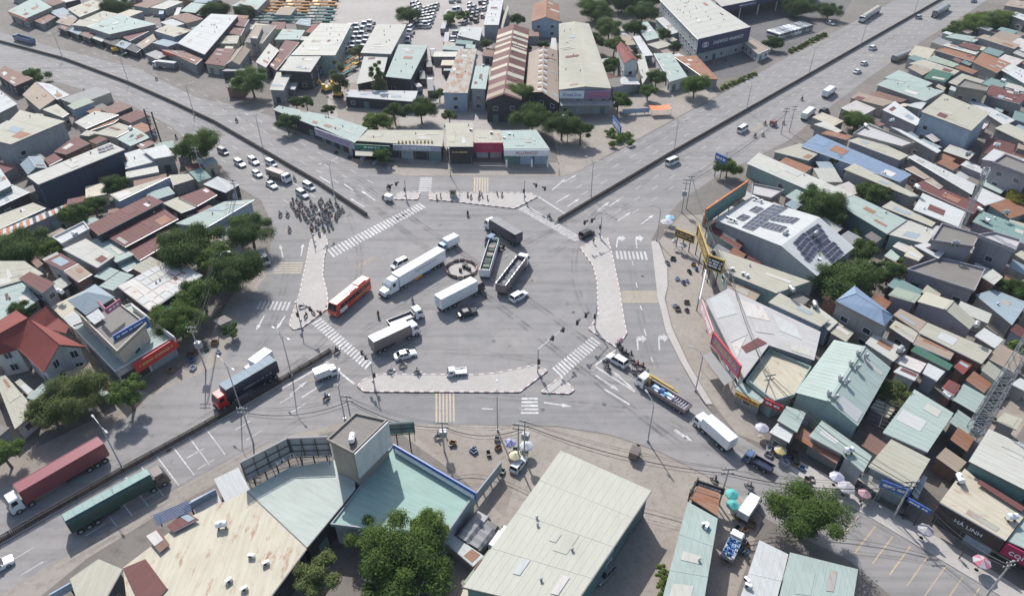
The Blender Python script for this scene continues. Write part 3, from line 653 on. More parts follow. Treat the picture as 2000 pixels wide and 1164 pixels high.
B('10', "487,972 594,912 697,990 592,1050", 5.8, 'tan', 'cream half of a paired roof beside the maroon half', wall='brick', win=.8)
B('10', "-60,892 185,892 330,990 -60,1105", 5, 'cream', 'broad cream roof under the round hedge tree', kind='w')
B('10', "-60,1062 150,1037 297,1182 -60,1430", 4.6, 'mint', 'broad mint roof in front of the small maroon house', kind='w', win=.1)
B('10', "145,1022 225,972 415,1057 320,1132", 7, 'maroon', 'small maroon house standing above the broad mint roof', key='mE', wall='lilac', win=.9)
B('10', "890,1085 1300,868 1535,1000 1135,1271", 5, 'whiterust', 'white roof of patched panels streaked with rust', kind='w', wall='dark', key='patch')
B('10', "230,892 270,862 330,912 282,947", 4, 'brown', 'tiny brown roof behind the maroon and cream pair', kind='d')
# ---- red roofed villa (custom faces)
def custom(tile, label, faces, outline, key, col, wall, name='house', cat='house', win=()):
    allp = [P(*px(tile, x, y), z) for f in faces for x, y, z in f]
    org = Vector((sum(p.x for p in allp) / len(allp), sum(p.y for p in allp) / len(allp), 0))
    root = thing(name, label, cat, org); mb = MB(); cap = MB()
    for f in faces:
        q = [P(*px(tile, x, y), z) for x, y, z in f]
        if area2(q) < 0: q.reverse()
        roofplane(mb, q, col, False, .14)
        for a, b in zip(q, q[1:] + q[:1]): cap.tube(a, b, .07, col, 4)
    ro = part('roof', mb, root, org); part('ridge_cap', cap, ro, org)
    wb = MB()
    for pl in outline:
        q = [P(*px(tile, x, y), z) for x, y, z in pl]
        q = ccw(q); qi = inset(q, .45); n = len(q)
        for i in range(n):
            j = (i + 1) % n; wb.poly([Vector((qi[i].x, qi[i].y, 0)), Vector((qi[j].x, qi[j].y, 0)), Vector((qi[j].x, qi[j].y, q[j].z - .2)), Vector((qi[i].x, qi[i].y, q[i].z - .2))], wall)
            L = (qi[j] - qi[i]).length; d = (qi[j] - qi[i]); d.z = 0; d.normalize(); nv = Vector((d.y, -d.x, 0))
            if nv.dot((CAMXY - qi[i]).normalized()) > .1:
                for k in range(max(1, int(L / 3.2))):
                    for zz in (1.0, 4.0):
                        if zz + 1.5 > min(q[i].z, q[j].z): continue
                        c = qi[i] + d * (L * (k + .5) / max(1, int(L / 3.2))) - org
                        T = Matrix.Translation((c.x, c.y, zz + .7)) @ Matrix(((d.x, nv.x, 0, 0), (d.y, nv.y, 0, 0), (0, 0, 1, 0), (0, 0, 0, 1)))
                        wo = part('window', MB().box((0, .02, 0), (1.2, .08, 1.4), 'bglass', T), root); fm = MB()
                        for s_ in (-1, 0, 1): fm.box((s_ * .62, .05, 0), (.08, .14, 1.5), 'w_white', T)
                        part('frame', fm, wo)
    part('wall', wb, root, org); BR[key] = (root, org, None); return root
custom('20', 'white villa with a bright red hipped tile roof', [
    [(210, 238, 9), (450, 440, 8.6), (330, 652, 5.6), (140, 472, 5.8)], [(210, 238, 9), (450, 440, 8.6), (652, 457, 5.8), (340, 332, 6.2)],
    [(-70, 392, 8.6), (210, 238, 9), (140, 472, 5.8), (-70, 532, 5.6)], [(-70, 392, 8.6), (210, 238, 9), (120, 180, 6), (-70, 300, 6)],
    [(228, 238, 8.7), (350, 150, 8.5), (432, 240, 6.2), (335, 318, 6.5)], [(332, 312, 7), (442, 238, 7), (522, 300, 5.9), (500, 352, 6.0)]],
    [[(145, 470, 5.9), (330, 645, 5.7), (450, 450, 7.6), (645, 460, 5.9), (350, 330, 6.2), (215, 250, 6.4)], [(-65, 525, 5.7), (140, 470, 5.9), (230, 260, 6.2), (-65, 400, 6.4)]], 'villa', 'r_red', 'w_white')
# ---- mint block with red fascia
B('20', "540,300 872,650 1322,385 1000,130", 4.6, 'mint', 'mint flat roofed shop with a long red fascia and gold lettering', kind='s', roof='flat', parapet=.25, wall='white', key='redshop', shop=(0, 1, 2, 3))
r, o, C = BR['redshop']
sign(r, o, '20', "1005,590 1330,385", 4.9, 2.3, 'signred', rows=1, tmat='gold', th=.35); sign(r, o, '20', "1000,135 1322,378", 6.0, 1.3, 'w_white', face=-1, name='block_parapet')
B('20', "560,175 890,500 1115,285 830,70", 8.2, 'concrete', 'upper storey with grey hipped corner roof and a blue board above the red fascia shop', kind='h', wall='cream', roof='flat', parapet=.4, name='house', key='upper', win=.8)
r, o, C = BR['upper']
sign(r, o, '20', "850,372 1108,222", 9.4, 2.6, 'signblue', rows=3, tw=.85, th=.7); 
mb = MB(); q = [P(*px('20', x, y), z) for x, y, z in ((510, 105, 9.2), (650, 215, 9.2), (870, 80, 9.2), (720, -20, 9.2))]; q = ccw(q); ap = sum(q, Vector()) / 4 + Vector((0, 0, 1.8))
for i in range(4): roofplane(mb, [q[i], q[(i + 1) % 4], ap], 'r_bluegrey', False)
part('hipped_roof', mb, r, o)
sign(r, o, '20', "740,100 800,165", 12.2, 1.3, 'umbpink', rows=1); sign(r, o, '20', "800,165 905,90", 12.2, 1.3, 'umbpink', rows=1)
awning(r, o, '20', "650,225 745,165 800,235 715,285", [9.4, 9.4, 9.0, 9.0], 'r_white', False)
B('20', "-40,690 40,670 278,937 112,1077", 4.2, 'cream', 'cream roofed cottage with a barred window below the villa', wall='white', win=1)
B('20', "112,722 152,697 287,812 242,852", 3.2, 'cream', 'narrow cream lean-to beside the cream cottage', kind='d')
B('20', "705,742 822,682 860,790 770,830", 3, 'mint', 'small mint shelter roof between the two roadside trees', kind='d')
B('21', "60,250 150,215 210,250 120,290", 2.6, 'concrete', 'low concrete roadside bus shelter under trees', kind='d')
# ---- north centre
B('01', "205,47 390,-60 490,-20 395,77", 5, 'mint', 'mint roofed house behind the pale grey hall')
for a, hh, c, l in (("210,190 250,130 335,150 300,205", 5, 'maroon', 'rearmost brown roof of the row beside the pale grey hall'), ("165,252 200,210 300,217 270,272", 4.8, 'maroon', 'middle brown roof of the row beside the pale grey hall'),
                    ("85,332 150,274 265,272 245,332", 4.6, 'cream', 'cream roof in front of the stacked brown roofs'), ("0,482 90,367 230,372 150,502", 5, 'maroon', 'broad maroon roof facing the highway'),
                    ("300,322 380,192 540,197 430,332", 7, 'concrete', 'concrete walled house with a tan inset roof'), ("385,472 490,332 560,382 460,512", 6, 'pale', 'pale tin roof house beside the tall roadside tree'),
                    ("480,492 610,307 715,322 540,532", 5, 'maroon', 'long maroon roof against the long pale factory'), ("530,302 590,222 760,232 715,302", 5, 'mint', 'mint roof behind the long maroon roof'),
                    ("682,182 722,142 805,147 800,202", 5.5, 'bluegrey', 'small blue walled house beside the trailer yard'), ("762,247 812,192 870,192 850,252", 5, 'red', 'small red roof beside the long pale factory')):
    B('01', a, hh, c, l, wall=R.choice(['grey', 'cream', 'steel']))
B('01', "160,492 240,377 345,377 260,492", 5.2, 'tan', 'tan gabled house facing the highway', roof='gable', rise=1.4, rot=1)
B('01', "335,290 392,197 440,200 398,296", 7.6, 'tan', 'tan inset roof on the concrete walled house', kind='d', key='mD')
B('01', "650,420 880,177 1110,184 985,422", 7.2, 'pale', 'long pale factory roof beside the tractor yard', kind='w', wall='mint', rot=1)
B('01', "565,535 650,424 880,427 800,547", 7, 'pale', 'front bay of the long pale factory roof', kind='w', wall='dark')
B('01', "490,682 545,549 660,549 595,687", 5, 'pale', 'low pale roof wing in front of the long pale factory', kind='w')
B('01', "615,672 660,592 725,592 680,682", 3, 'white', 'white roofed container hut in the dark yard', kind='d')
B('01', "1180,402 1300,187 1530,187 1410,412", 7, 'pale', 'pale square depot roof behind the feathery trees', kind='w')
B('01', "1370,582 1470,337 1690,347 1560,602", 6, 'mint', 'mint depot roof above parked lorries', kind='w', wall='dark')
B('01', "1150,640 1205,430 1390,424 1345,600", 6, 'pale', 'pale depot roof half hidden by the feathery tree', kind='w', wall='dark')
B('01', "1060,732 1080,682 1615,692 1590,772", 4, 'white', 'long low white roof along the planted bed', kind='w', wall='dark')
B('01', "515,832 560,802 1000,890 965,1010", 4.6, 'mint', 'curving mint roof of the corner market row', kind='s', wall='dark')
B('01', "845,955 1000,895 1232,970 1132,1082", 5, 'mint', 'mint corner roof with a long lilac banner', kind='s', wall='dark', key='banner')
r, o, C = BR['banner']; sign(r, o, '01', "832,968 1132,1078", 4.9, 2.4, 'signlilac', rows=2, tmat='signpurple')
B('01', "1150,1067 1237,987 1812,987 1802,1112", 5, 'cream', 'long cream roof shop row with gold caps and a grey fascia', kind='s', wall='dark', key='row1', shop=(0, 1, 2, 3))
r, o, C = BR['row1']
sign(r, o, '01', "1135,1082 1400,1096", 4.6, 1.6, 'signgreen', rows=1, tw=.5, th=.5); sign(r, o, '01', "1425,1096 1790,1106", 5.1, 1.9, 'signlilac', rows=2, th=.5, tw=.6); awning(r, o, '01', "1140,1140 1400,1152 1400,1190 1140,1180", [3.1, 3.1, 2.8, 2.8], 'r_cream', False)
tm = MB()
for k in range(10):
    a = P(*px('01', 1470 + k * 28, 1082), 5.2); tm.frus([a + Vector((x, y, 0)) for x, y in ((-.3, -.3), (.3, -.3), (.3, .3), (-.3, .3))], [a + Vector((x, y, .7)) for x, y in ((-.1, -.1), (.1, -.1), (.1, .1), (-.1, .1))], 'gold')
part('gold_caps', tm, r, o)
B('02', "270,932 480,932 482,1112 280,1112", 5.8, 'cream', 'square cream roof shop with black and gold fascia', kind='s', wall='dark', key='goldshop', shop=(0, 1, 2, 3))
r, o, C = BR['goldshop']; sign(r, o, '02', "282,1114 480,1114", 5.4, 2.4, 'signblack', rows=1, tmat='gold', tw=.6, th=.3)
B('02', "487,987 690,987 712,1085 489,1085", 5, 'cream', 'low roofed shop behind a tall crimson fascia', kind='s', wall='dark', key='crimson', shop=(0, 1, 2, 3))
r, o, C = BR['crimson']; sign(r, o, '02', "486,1082 709,1082", 6.2, 3.1, 'crimson', rows=1, tmat='signpurple', tw=.35, th=.12)
B('02', "692,990 960,985 1062,1130 714,1130", [5.6, 5.6, 5.2, 5.2], 'mint', 'mint roofed shop with a white fascia and red green lettering', kind='s', wall='teal', key='alli', shop=(0, 1, 2, 3))
r, o, C = BR['alli']; sign(r, o, '02', "714,1130 1062,1130", 5.3, 1.9, 'signwhite', 'ALLIANOD', 'signred', tw=.5, th=.5)
for x in (735, 925, 1045):
    a = P(*px('12', x, 200), 0); fo = part('flag', MB().box((a.x, a.y, 2.0), (.5, .05, 2.4), 'signwhite').tube((a.x + .3, a.y, 0), (a.x + .3, a.y, 3.4), .03, 'galv'), r, o)
B('02', "250,702 372,372 510,372 440,707", 7, 'greyrust', 'rust streaked grey warehouse roof beside the truck yard', kind='w', wall='blue', rot=1)
B('02', "465,672 500,502 605,502 577,677", 8, 'mint', 'narrow mint townhouse with a green band', wall='steel', win=1, rot=1)
B('02', "578,765 672,225 908,225 850,762", 7.6, 'maroon', 'long gabled hall striped with brown and white sheets', kind='w', roof='gable', rise=2.2, wall='dark', key='striped', rot=3)
B('02', "880,702 905,402 1122,384 1132,782", 6.6, 'tan', 'tan gabled hall with white ridge lights', kind='w', roof='gable', rise=2.0, wall='dark', key='tanhall', rot=3)
B('02', "1132,682 1132,182 1360,182 1530,672", 9, 'cream', 'large pale hall with white and pink boards on its front', kind='w', roof='gable', rise=.9, wall='steel', key='vina', rot=1)
r, o, C = BR['vina']; sign(r, o, '02', "1138,682 1325,682", 8.6, 2.6, 'signwhite', 'VinaOne', 'signblue', tw=.85, th=.5); sign(r, o, '02', "1330,682 1528,676", 8.6, 2.9, 'signpurple', rows=2, tmat='umbpink', tw=.8, th=.6)
awning(r, o, '02', "1140,765 1530,762 1528,800 1142,804", [5.2, 5.2, 4.8, 4.8], 'r_grey', False)
B('02', "560,192 612,-20 716,-20 675,192", 6, 'white', 'long white roof beside the car park rows', kind='w', wall='steel', rot=1)
B('02', "682,212 738,40 752,60 706,215", 4.6, 'cream', 'thin cream strip roof along the lane', kind='d')
B('02', "360,270 392,207 555,207 530,312", 4.2, 'white', 'white carport roof in the truck yard', kind='d')
B('02', "920,167 942,32 1130,32 1140,167", 7, 'rust', 'rusted gabled hall with a blue front', kind='w', roof='gable', rise=2, wall='blue', rot=3)
B('02', "545,422 562,377 640,382 630,432", 4, 'brown', 'small brown shed between the striped hall and the townhouse', kind='d')
B('02', "1060,420 1075,290 1110,290 1120,410", 5, 'white', 'narrow white hut beside the large pale hall', kind='d')
# ---- north east
B('03', "75,212 160,210 242,340 170,347", 4.2, 'tan', 'tan roof house behind the red gabled townhouse')
B('03', "215,277 270,272 372,422 300,427", 4.6, 'white', 'white strip roof house behind the red gabled townhouse')
B('03', "92,357 150,335 262,462 150,482", 9, 'red', 'tall white townhouse with a red gabled roof', roof='gable', rise=1.3, wall='white', win=1, key='redtown', rot=0)
r, o, C = BR['redtown']; awning(r, o, '03', "110,585 235,585 275,642 130,642", [4.2, 4.2, 3.6, 3.6], 'r_white')
B('03', "225,172 330,167 425,287 322,312", 5, 'mint', 'mint roof with a brown lower patch beside the orchard')
B('03', "240,417 302,412 345,560 290,640", 5, 'pale', 'pale strip roof beside the red gabled townhouse')
B('03', "377,407 510,402 632,582 500,622", 5, 'mint', 'mint roof house above the orange tarpaulin', wall='white')
B('03', "532,432 700,422 867,602 772,602", 4.6, 'rust', 'rusted brown roof beside the truck showroom')
B('03', "390,142 450,132 582,242 512,262", 6, 'white', 'white roof house with a green side beside the showroom', wall='mint')
B('03', "422,2 690,-70 1112,207 712,302", 10, 'pale', 'truck showroom with a navy fascia and oval emblem', kind='r', wall='steel', win=.9, key='show')
r, o, C = BR['show']; sign(r, o, '03', "716,298 1112,206", 10.3, 6.0, 'signnavy', 'DAEWOO VINAMCO', 'signwhite', tw=.6, th=.22, toff=.08)
a = P(*px('03', 792, 280), 9.0); em = MB()
(x0, y0), (x1, y1) = pts('03', "716,298 1112,206"); d = (P(x1, y1, 10) - P(x0, y0, 10)).normalized(); nv = Vector((d.y, -d.x, 0)); a = P(x0, y0, 10.3) + d * 4.2 + nv * .35; a.z = 7.4
for k in range(20):
    t0, t1 = 6.2832 * k / 20, 6.2832 * (k + 1) / 20
    em.tube(a + d * 1.7 * math.cos(t0) + Vector((0, 0, .9 * math.sin(t0))), a + d * 1.7 * math.cos(t1) + Vector((0, 0, .9 * math.sin(t1))), .16, 'signwhite', 5)
for q in (-.5, .0, .5): em.tube(a + d * q + Vector((0, 0, -.7)), a + d * q + Vector((0, 0, .7)), .13, 'signwhite', 5)
part('emblem', em, r, o)
B('03', "890,52 760,-70 1500,-200 1640,-95", 8, 'pale', 'second showroom hall on white columns with a navy fascia', kind='r', wall='dark', win=0, ov=6.0, key='show2')
r, o, C = BR['show2']; sign(r, o, '03', "890,54 1640,-92", 8.3, 2.4, 'signnavy', 'DAEWOO VINAMCO', 'signwhite', tw=.3, th=.35, toff=-.25)
for k in range(6):
    a = P(*px('03', 905 + k * 140, 50 - k * 28), 7.6); part('column', MB().box((a.x, a.y + .6, 3.8), (.5, .5, 7.6), 'w_white'), r, o)
B('03', "1060,332 1110,292 1257,377 1170,417", 4.2, 'tan', 'flat roofed glazed gatehouse of the showroom yard', kind='h', roof='flat', parapet=.3, wall='white', win=1)
B('13', "1280,62 1480,2 1650,60 1550,132", 5, 'cream', 'cream roof house by the highway bend beside the blue roof')
# ---- east block, far part
for t, a, hh, c, l, w in (
    ('04', "1030,282 1110,257 1320,290 1250,322", 4.2, 'mint', 'mint strip roof below the roadside hedge', 'mint'), ('04', "1280,282 1330,262 1605,342 1560,372", 6, 'tan', 'long tan roof with a grey side wall', 'grey'),
    ('04', "1510,112 1570,92 1680,130 1640,162", 6, 'white', 'white roof house behind the long tan roof', 'grey'), ('04', "1480,42 1540,-10 1680,30 1660,72", 6, 'tan', 'far tan roof house behind the white one', 'grey'),
    ('04', "960,382 1060,357 1262,432 1242,470", 5, 'rust', 'rusted tile roof nearest the highway', 'grey'), ('04', "1242,472 1312,397 1532,482 1422,555", 6, 'rust', 'broad rusted tile roof in the east block', 'grey'),
    ('04', "1010,345 1052,330 1292,395 1262,417", 5.6, 'pale', 'pale strip roof between the rusted tile roof and the maroon roof', 'cream'), ('04', "1130,347 1182,322 1312,355 1272,387", 6, 'maroon', 'maroon roof between pale strips near the hedge', 'grey'),
    ('04', "880,452 950,422 1142,490 1092,512", 5, 'sage', 'pale green strip roof in the east block', 'grey'), ('04', "760,482 870,452 1142,540 1092,572", 5.2, 'cream', 'long cream roof beside the dark green tarp roof', 'grey'),
    ('04', "750,512 812,485 932,532 862,572", 5.4, 'tan', 'tan roof beside the dark green tarp roof', 'lilac'), ('04', "870,592 940,522 1097,562 1032,622", 5.6, 'green', 'dark green tarp roof among the tin roofs', 'grey'),
    ('04', "515,642 592,600 1027,692 880,767", 6, 'mint', 'long mint roof with a rooftop stair and railings', 'grey'), ('04', "570,592 682,532 937,632 882,662", 5, 'mint', 'mint double roof beside the long mint roof', 'grey'),
    ('04', "440,722 522,692 742,757 692,777", 4.4, 'brown', 'brown strip roof below the long mint roof', 'brick'), ('04', "310,742 380,702 652,772 560,807", 4.6, 'tan', 'faded tan roof by the highway edge', 'cream'),
    ('04', "560,832 652,767 867,922 817,952", 6, 'white', 'white elbow roof house with dark windows', 'lilac'), ('04', "850,847 1022,712 1372,857 1232,992", 9, 'cream', 'tall cream roofed townhouse with a grey balcony front', 'blue'),
    ('04', "1200,772 1252,752 1562,912 1482,952", 5, 'white', 'white strip roof beside the tall townhouse', 'grey'), ('04', "1110,662 1172,607 1362,662 1342,702", 8, 'concrete', 'bare concrete block house with a flat roof', 'concrete'),
    ('04', "1340,722 1382,642 1660,722 1600,790", 7, 'maroon', 'maroon roof house with two white tanks', 'grey'), ('04', "1410,972 1500,932 1660,1002 1640,1082", 5, 'cream', 'cream roof house at the east edge behind the mast', 'grey'),
    ('04', "330,1022 440,950 800,1090 700,1122", 6.4, 'lilac', 'long rooftop terrace house with scattered tanks', 'concrete'), ('04', "620,962 692,982 1002,1142 972,1160", 6, 'white', 'narrow white strip roof beside the rooftop terrace', 'grey'),
    ('04', "90,1012 142,992 322,1032 282,1062", 5, 'rust', 'small rust roof between the terrace house and the blue roof', 'grey'), ('04', "40,942 122,922 252,992 222,1007", 5, 'pale', 'pale roof by the highway beside the rust roof', 'grey'),
    ('04', "1420,510 1540,490 1700,560 1640,640", 6, 'white', 'white ribbed roof above the teal walled house', 'teal'), ('04', "900,770 850,830 740,800 800,780", 5.4, 'white', 'tiny white porch roof beside the white elbow roof', 'grey'),
    ('14', "-60,22 60,-70 777,237 690,292", 5.6, 'blue', 'very long light blue roof in the east block', 'blue'), ('14', "300,-20 420,-60 757,92 690,127", 6, 'cream', 'cream strip roof behind the very long light blue roof', 'lilac'),
    ('14', "-470,150 -380,72 342,390 200,442", 5.2, 'pale', 'long pale roof beside the solar hall', 'mint'), ('14', "190,444 345,394 742,582 592,687", 5.6, 'mint', 'long mint roof with a rust slit behind the solar hall', 'teal'),
    ('14', "600,690 745,584 1000,630 890,762", 5.4, 'pale', 'pale roof joining the long mint roof', 'mint'), ('14', "265,197 345,152 842,402 762,402", 7, 'cream', 'long cream roof house with a grey side wall and a rooftop tank row', 'grey'),
    ('14', "550,482 622,437 962,602 932,632", 6, 'cream', 'cream roof in the middle of the east block', 'grey'), ('14', "790,502 862,377 1192,522 1152,642", 6.6, 'white', 'broad white roof with a rusted sheet', 'grey'),
    ('14', "730,192 792,172 927,262 882,272", 5, 'tan', 'upper tan patch roof beside the dark gap', 'brick'), ('14', "880,282 932,262 1017,327 992,347", 5, 'tan', 'lower tan patch roof beside the maroon strip', 'brick'),
    ('14', "750,102 802,87 1262,312 1237,387", 5.2, 'white', 'long white strip roof leading to the roof mast', 'grey'), ('14', "790,322 862,282 1322,472 1252,532", 4.6, 'maroon', 'long maroon strip roof under the roof mast', 'brick'),
    ('14', "1250,422 1302,332 1492,422 1332,472", 5, 'white', 'square white roof beside the roof mast', 'grey'), ('14', "1300,312 1342,272 1492,352 1452,382", 5.4, 'mint', 'small mint roof beside the tall bare concrete house', 'grey'),
    ('14', "1390,152 1482,92 1680,170 1680,262", 10, 'concrete', 'tall bare concrete house with a mint washed roof', 'lilac'), ('14', "1310,122 1402,42 1680,132 1562,162", 7.5, 'white', 'white roof terrace behind the tall bare concrete house', 'lilac'),
    ('14', "1150,162 1192,132 1382,212 1342,242", 6, 'white', 'white roof house with a rounded tank', 'lilac'), ('14', "920,742 1002,617 1292,702 1242,792", 8, 'concrete', 'grey flat roof with two white awnings and water tanks', 'lilac'),
    ('14', "1272,702 1402,682 1602,742 1562,822", 9, 'lilac', 'dark violet grey sloped roof house with an antenna', 'lilac'), ('14', "735,962 992,872 1332,962 1252,1130", 6, 'concrete', 'wide bare grey rooftop below the white awnings', 'lilac'),
    ('14', "720,852 772,772 872,852 832,892", 6.4, 'creamrust', 'cream and rust patch roof beside the garden trees', 'grey'), ('14', "800,772 892,752 1052,812 982,872", 7, 'white', 'white double awning roof above the wide grey rooftop', 'grey'),
    ('14', "570,852 622,802 692,862 652,897", 3.2, 'mint', 'small mint shed roof among the garden trees', 'grey'), ('14', "1240,592 1312,512 1680,652 1660,772", 7, 'teal', 'dark grey green roof house with many tanks', 'lilac'),
    ('14', "1310,1012 1392,952 1472,1012 1402,1072", 7, 'pale', 'small square pale roof above the lane', 'brick'), ('14', "1560,842 1640,792 1680,820 1660,902", 5, 'cream', 'cream roof corner at the east edge', 'grey'),
    ('24', "600,62 662,2 852,62 802,122", 6, 'sage', 'green tinted roof beside the cream gabled house', 'lilac'),
    ('24', "640,212 692,167 892,267 832,342", 5.2, 'tan', 'pinkish tan tile roof behind the blue hipped house', 'grey'), ('24', "612,302 655,254 832,344 792,422", 5, 'cream', 'cream roof below the pinkish tan tile roof', 'grey'),
    ('24', "832,344 897,270 1392,482 1312,582", 5.4, 'cream', 'long cream roof ending at the lattice tower lane', 'brick'), ('24', "790,432 836,352 1122,467 1072,552", 4.8, 'tan', 'tan roof behind the green translucent roof', 'grey'),
    ('24', "770,482 812,442 1092,592 1062,632", 4.6, 'green', 'green translucent roof framed in white', 'grey'), ('24', "430,422 492,352 732,472 642,562", 6, 'pale', 'pale roof next to the turbine vent warehouse', 'sage' if False else 'grey'),
    ('24', "650,572 722,512 892,582 842,652", 5.2, 'whiterust', 'rust and white patchwork roof', 'brick'), ('24', "640,642 692,602 832,662 802,712", 5, 'white', 'white flat porch roof beside the planted courtyard', 'white'),
    ('24', "862,652 902,577 1032,642 972,712", 5, 'white', 'white square roof beside the red tile roofs', 'steel'), ('24', "1100,602 1152,552 1237,592 1172,662", 4.6, 'red', 'red tile roof behind the gate', 'brick'),
    ('24', "1010,762 1062,702 1152,747 1102,822", 4.4, 'red', 'red tile porch roof beside the gate', 'brick'), ('24', "560,1102 800,777 1097,957 900,1252", 5, 'mint', 'wide mint roof half in shade beside the lane', 'grey'),
    ('24', "-20,192 42,132 222,267 152,332", 5.4, 'pale', 'pale roof with a round tank left of the blue hipped house', 'blue'), ('24', "152,342 222,270 342,347 282,417", 5, 'cream', 'cream square roof below the blue hipped house', 'grey'),
    ('24', "1420,1012 1482,952 1622,1002 1572,1082", 4.6, 'cream', 'cream roof across the lane from the wide mint roof', 'grey'), ('24', "1260,60 1400,20 1660,120 1540,290", 5, 'bluegrey', 'blue grey flat roof behind the lattice tower', 'grey'),
    ('24', "1255,370 1330,310 1475,400 1410,465", 4.8, 'white', 'white triangular porch roof at the lane corner', 'grey'), ('24', "1530,735 1600,690 1700,740 1640,790", 4, 'white', 'white awning roof across the dirt lane', 'grey'),
    ('23', "1245,117 1332,47 1710,245 1640,300", 6.4, 'cream', 'cream roof house with a pale blue side wall and rooftop tank', 'blue')):
    B(t, a, hh, c, l, wall=w, win=.65, roof='flat' if c in ('concrete', 'lilac') else 'mono', parapet=.5)
B('24', "820,112 882,37 1272,262 1217,322", 6.4, 'cream', 'cream gabled house with a grey end wall', roof='gable', rise=1.4, wall='lilac', rot=1)
B('24', "200,107 347,-8 642,222 572,297", 8, 'blue', 'blue hipped roof house with a barred red window', roof='hip', rise=1.3, wall='grey')
# ---- solar hall and its neighbours
q = {k: P(*px('13', x, y), z) for k, (x, y, z) in dict(A=(832, 577, 6), B=(1120, 405, 6), C=(1632, 560, 8.6), D=(1342, 777, 8.6), E=(1897, 790, 6), F=(1612, 1005, 6)).items()}
org = Vector((q['D'].x, q['D'].y, 0)); sol = thing('warehouse', 'pale gabled hall with groups of rooftop solar panels', 'warehouse', org)
mb = MB(); roofplane(mb, [q['B'], q['A'], q['D'], q['C']], 'r_white'); roofplane(mb, [q['F'], q['E'], q['C'], q['D']], 'r_white', u0=50); ro = part('roof', mb, sol, org)
wb = MB(); ce = (q['A'] + q['B'] + q['E'] + q['F']) / 4
w = {k: Vector((v.x + (ce.x - v.x) * .03, v.y + (ce.y - v.y) * .03, v.z - .15)) for k, v in q.items()}; g = {k: Vector((v.x, v.y, 0)) for k, v in w.items()}
wb.poly([g['A'], g['D'], g['F'], w['F'], w['D'], w['A']], 'w_steel'); wb.poly([g['F'], g['E'], w['E'], w['F']], 'w_steel'); wb.poly([g['E'], g['C'], g['B'], w['B'], w['C'], w['E']], 'w_steel'); wb.poly([g['B'], g['A'], w['A'], w['B']], 'w_mint')
part('wall', wb, sol, org)
spm = MB().box((0, 0, 0), (1.9, 1.0, .05), 'solar'); spf = MB()
for s_ in (-1, 1): spf.box((s_ * .97, 0, 0), (.06, 1.06, .08), 'galv'); spf.box((0, s_ * .51, 0), (1.9, .05, .08), 'galv')
SPM = spm.mesh('solar_panel'); SPF = spf.mesh('frame')
def panels(o0, eu, ev, cells, pu, pv):
    eu_n = eu.normalized(); n = eu.cross(ev).normalized(); n = n if n.z > 0 else -n; ev_n = n.cross(eu_n)
    for u, v in cells:
        c = o0 + eu * u + ev * v + n * .16 - org
        o = link('solar_panel', SPM, ro); o.matrix_local = Matrix.Translation(c) @ Matrix((eu_n, ev_n, n)).transposed().to_4x4() @ Matrix.Diagonal((pu / 2.0, pv / 1.1, 1, 1))
        f = link('frame', SPF, o)
# slope 1: u along A->B, v along A->D
def grid(tile, quad, nu, nv, o0, eu, ev, z):
    c = [P(*px(tile, x, y), z) for x, y in quad]; out = []
    det = eu.x * ev.y - eu.y * ev.x
    def uv(p):
        d = p - o0; return ((d.x * ev.y - d.y * ev.x) / det, (eu.x * d.y - eu.y * d.x) / det)
    for i in range(nu):
        for j in range(nv):
            a, b = (i + .5) / nu, (j + .5) / nv
            p = c[0].lerp(c[1], a).lerp(c[3].lerp(c[2], a), b); out.append(uv(p))
    return out
E1, E2 = q['B'] - q['A'], q['D'] - q['A']; F1, F2 = q['E'] - q['F'], q['D'] - q['F']
for quad, nu, nv, z in (([(1160, 540), (1290, 455), (1390, 490), (1255, 575)], 4, 4, 7.4), ([(1110, 490), (1150, 468), (1205, 490), (1160, 520)], 2, 2, 7.2), ([(1255, 570), (1330, 540), (1475, 582), (1430, 615)], 2, 5, 7.9),
                        ([(1050, 640), (1150, 555), (1245, 590), (1120, 675)], 4, 3, 7.0), ([(1010, 560), (1050, 535), (1100, 560), (1060, 585)], 2, 2, 6.9), ([(1195, 625), (1240, 600), (1375, 650), (1335, 685)], 2, 5, 7.7)):
    panels(q['A'], E1, E2, grid('13', quad, nu, nv, q['A'], E1, E2, z), 2.0, 1.25)
for quad, nu, nv, z in (([(1432, 765), (1500, 700), (1615, 800), (1560, 885)], 4, 4, 7.7), ([(1520, 690), (1610, 630), (1720, 745), (1640, 800)], 4, 4, 7.7), ([(1650, 815), (1735, 750), (1810, 810), (1740, 885)], 4, 3, 7.0)):
    panels(q['F'], F1, F2, grid('13', quad, nu, nv, q['F'], F1, F2, z), 1.9, 1.3)
BR['solar'] = (sol, org, None)
B('13', "780,652 830,577 1092,717 1022,802", 5, 'maroon', 'small hut with a ribbed brown roof beside the solar hall', wall='mint', win=.9)
B('13', "935,985 835,795 1560,1045 1300,1135", 4.8, 'cream', 'long cream roof behind the yellow framed boards', kind='s', wall='mint')
B('13', "920,1102 930,1002 1190,1132 1130,1202", 4.2, 'tan', 'tan panelled roof beside the steel truss roof', wall='grey')
B('13', "1112,392 1122,312 1362,362 1262,427", 4.2, 'lilac', 'dark rooftop deck behind the teal backed billboard', roof='flat', parapet=.5, wall='grey')
B('23', "772,102 942,12 1642,342 1592,557 1247,442 1062,690", 5.6, 'lilac', 'large grey white tin roof behind the purple and pink boards', kind='s', wall='steel', key='bigtin')
r, o, C = BR['bigtin']
sign(r, o, '23', "832,342 1042,602", 8.0, 2.9, 'signpurple', rows=2, tmat='gold', frame='signred', tw=.8, th=.45); sign(r, o, '23', "745,97 832,335", 8.0, 2.6, 'signpink', rows=2, tmat='signwhite', tw=.85, th=.5)
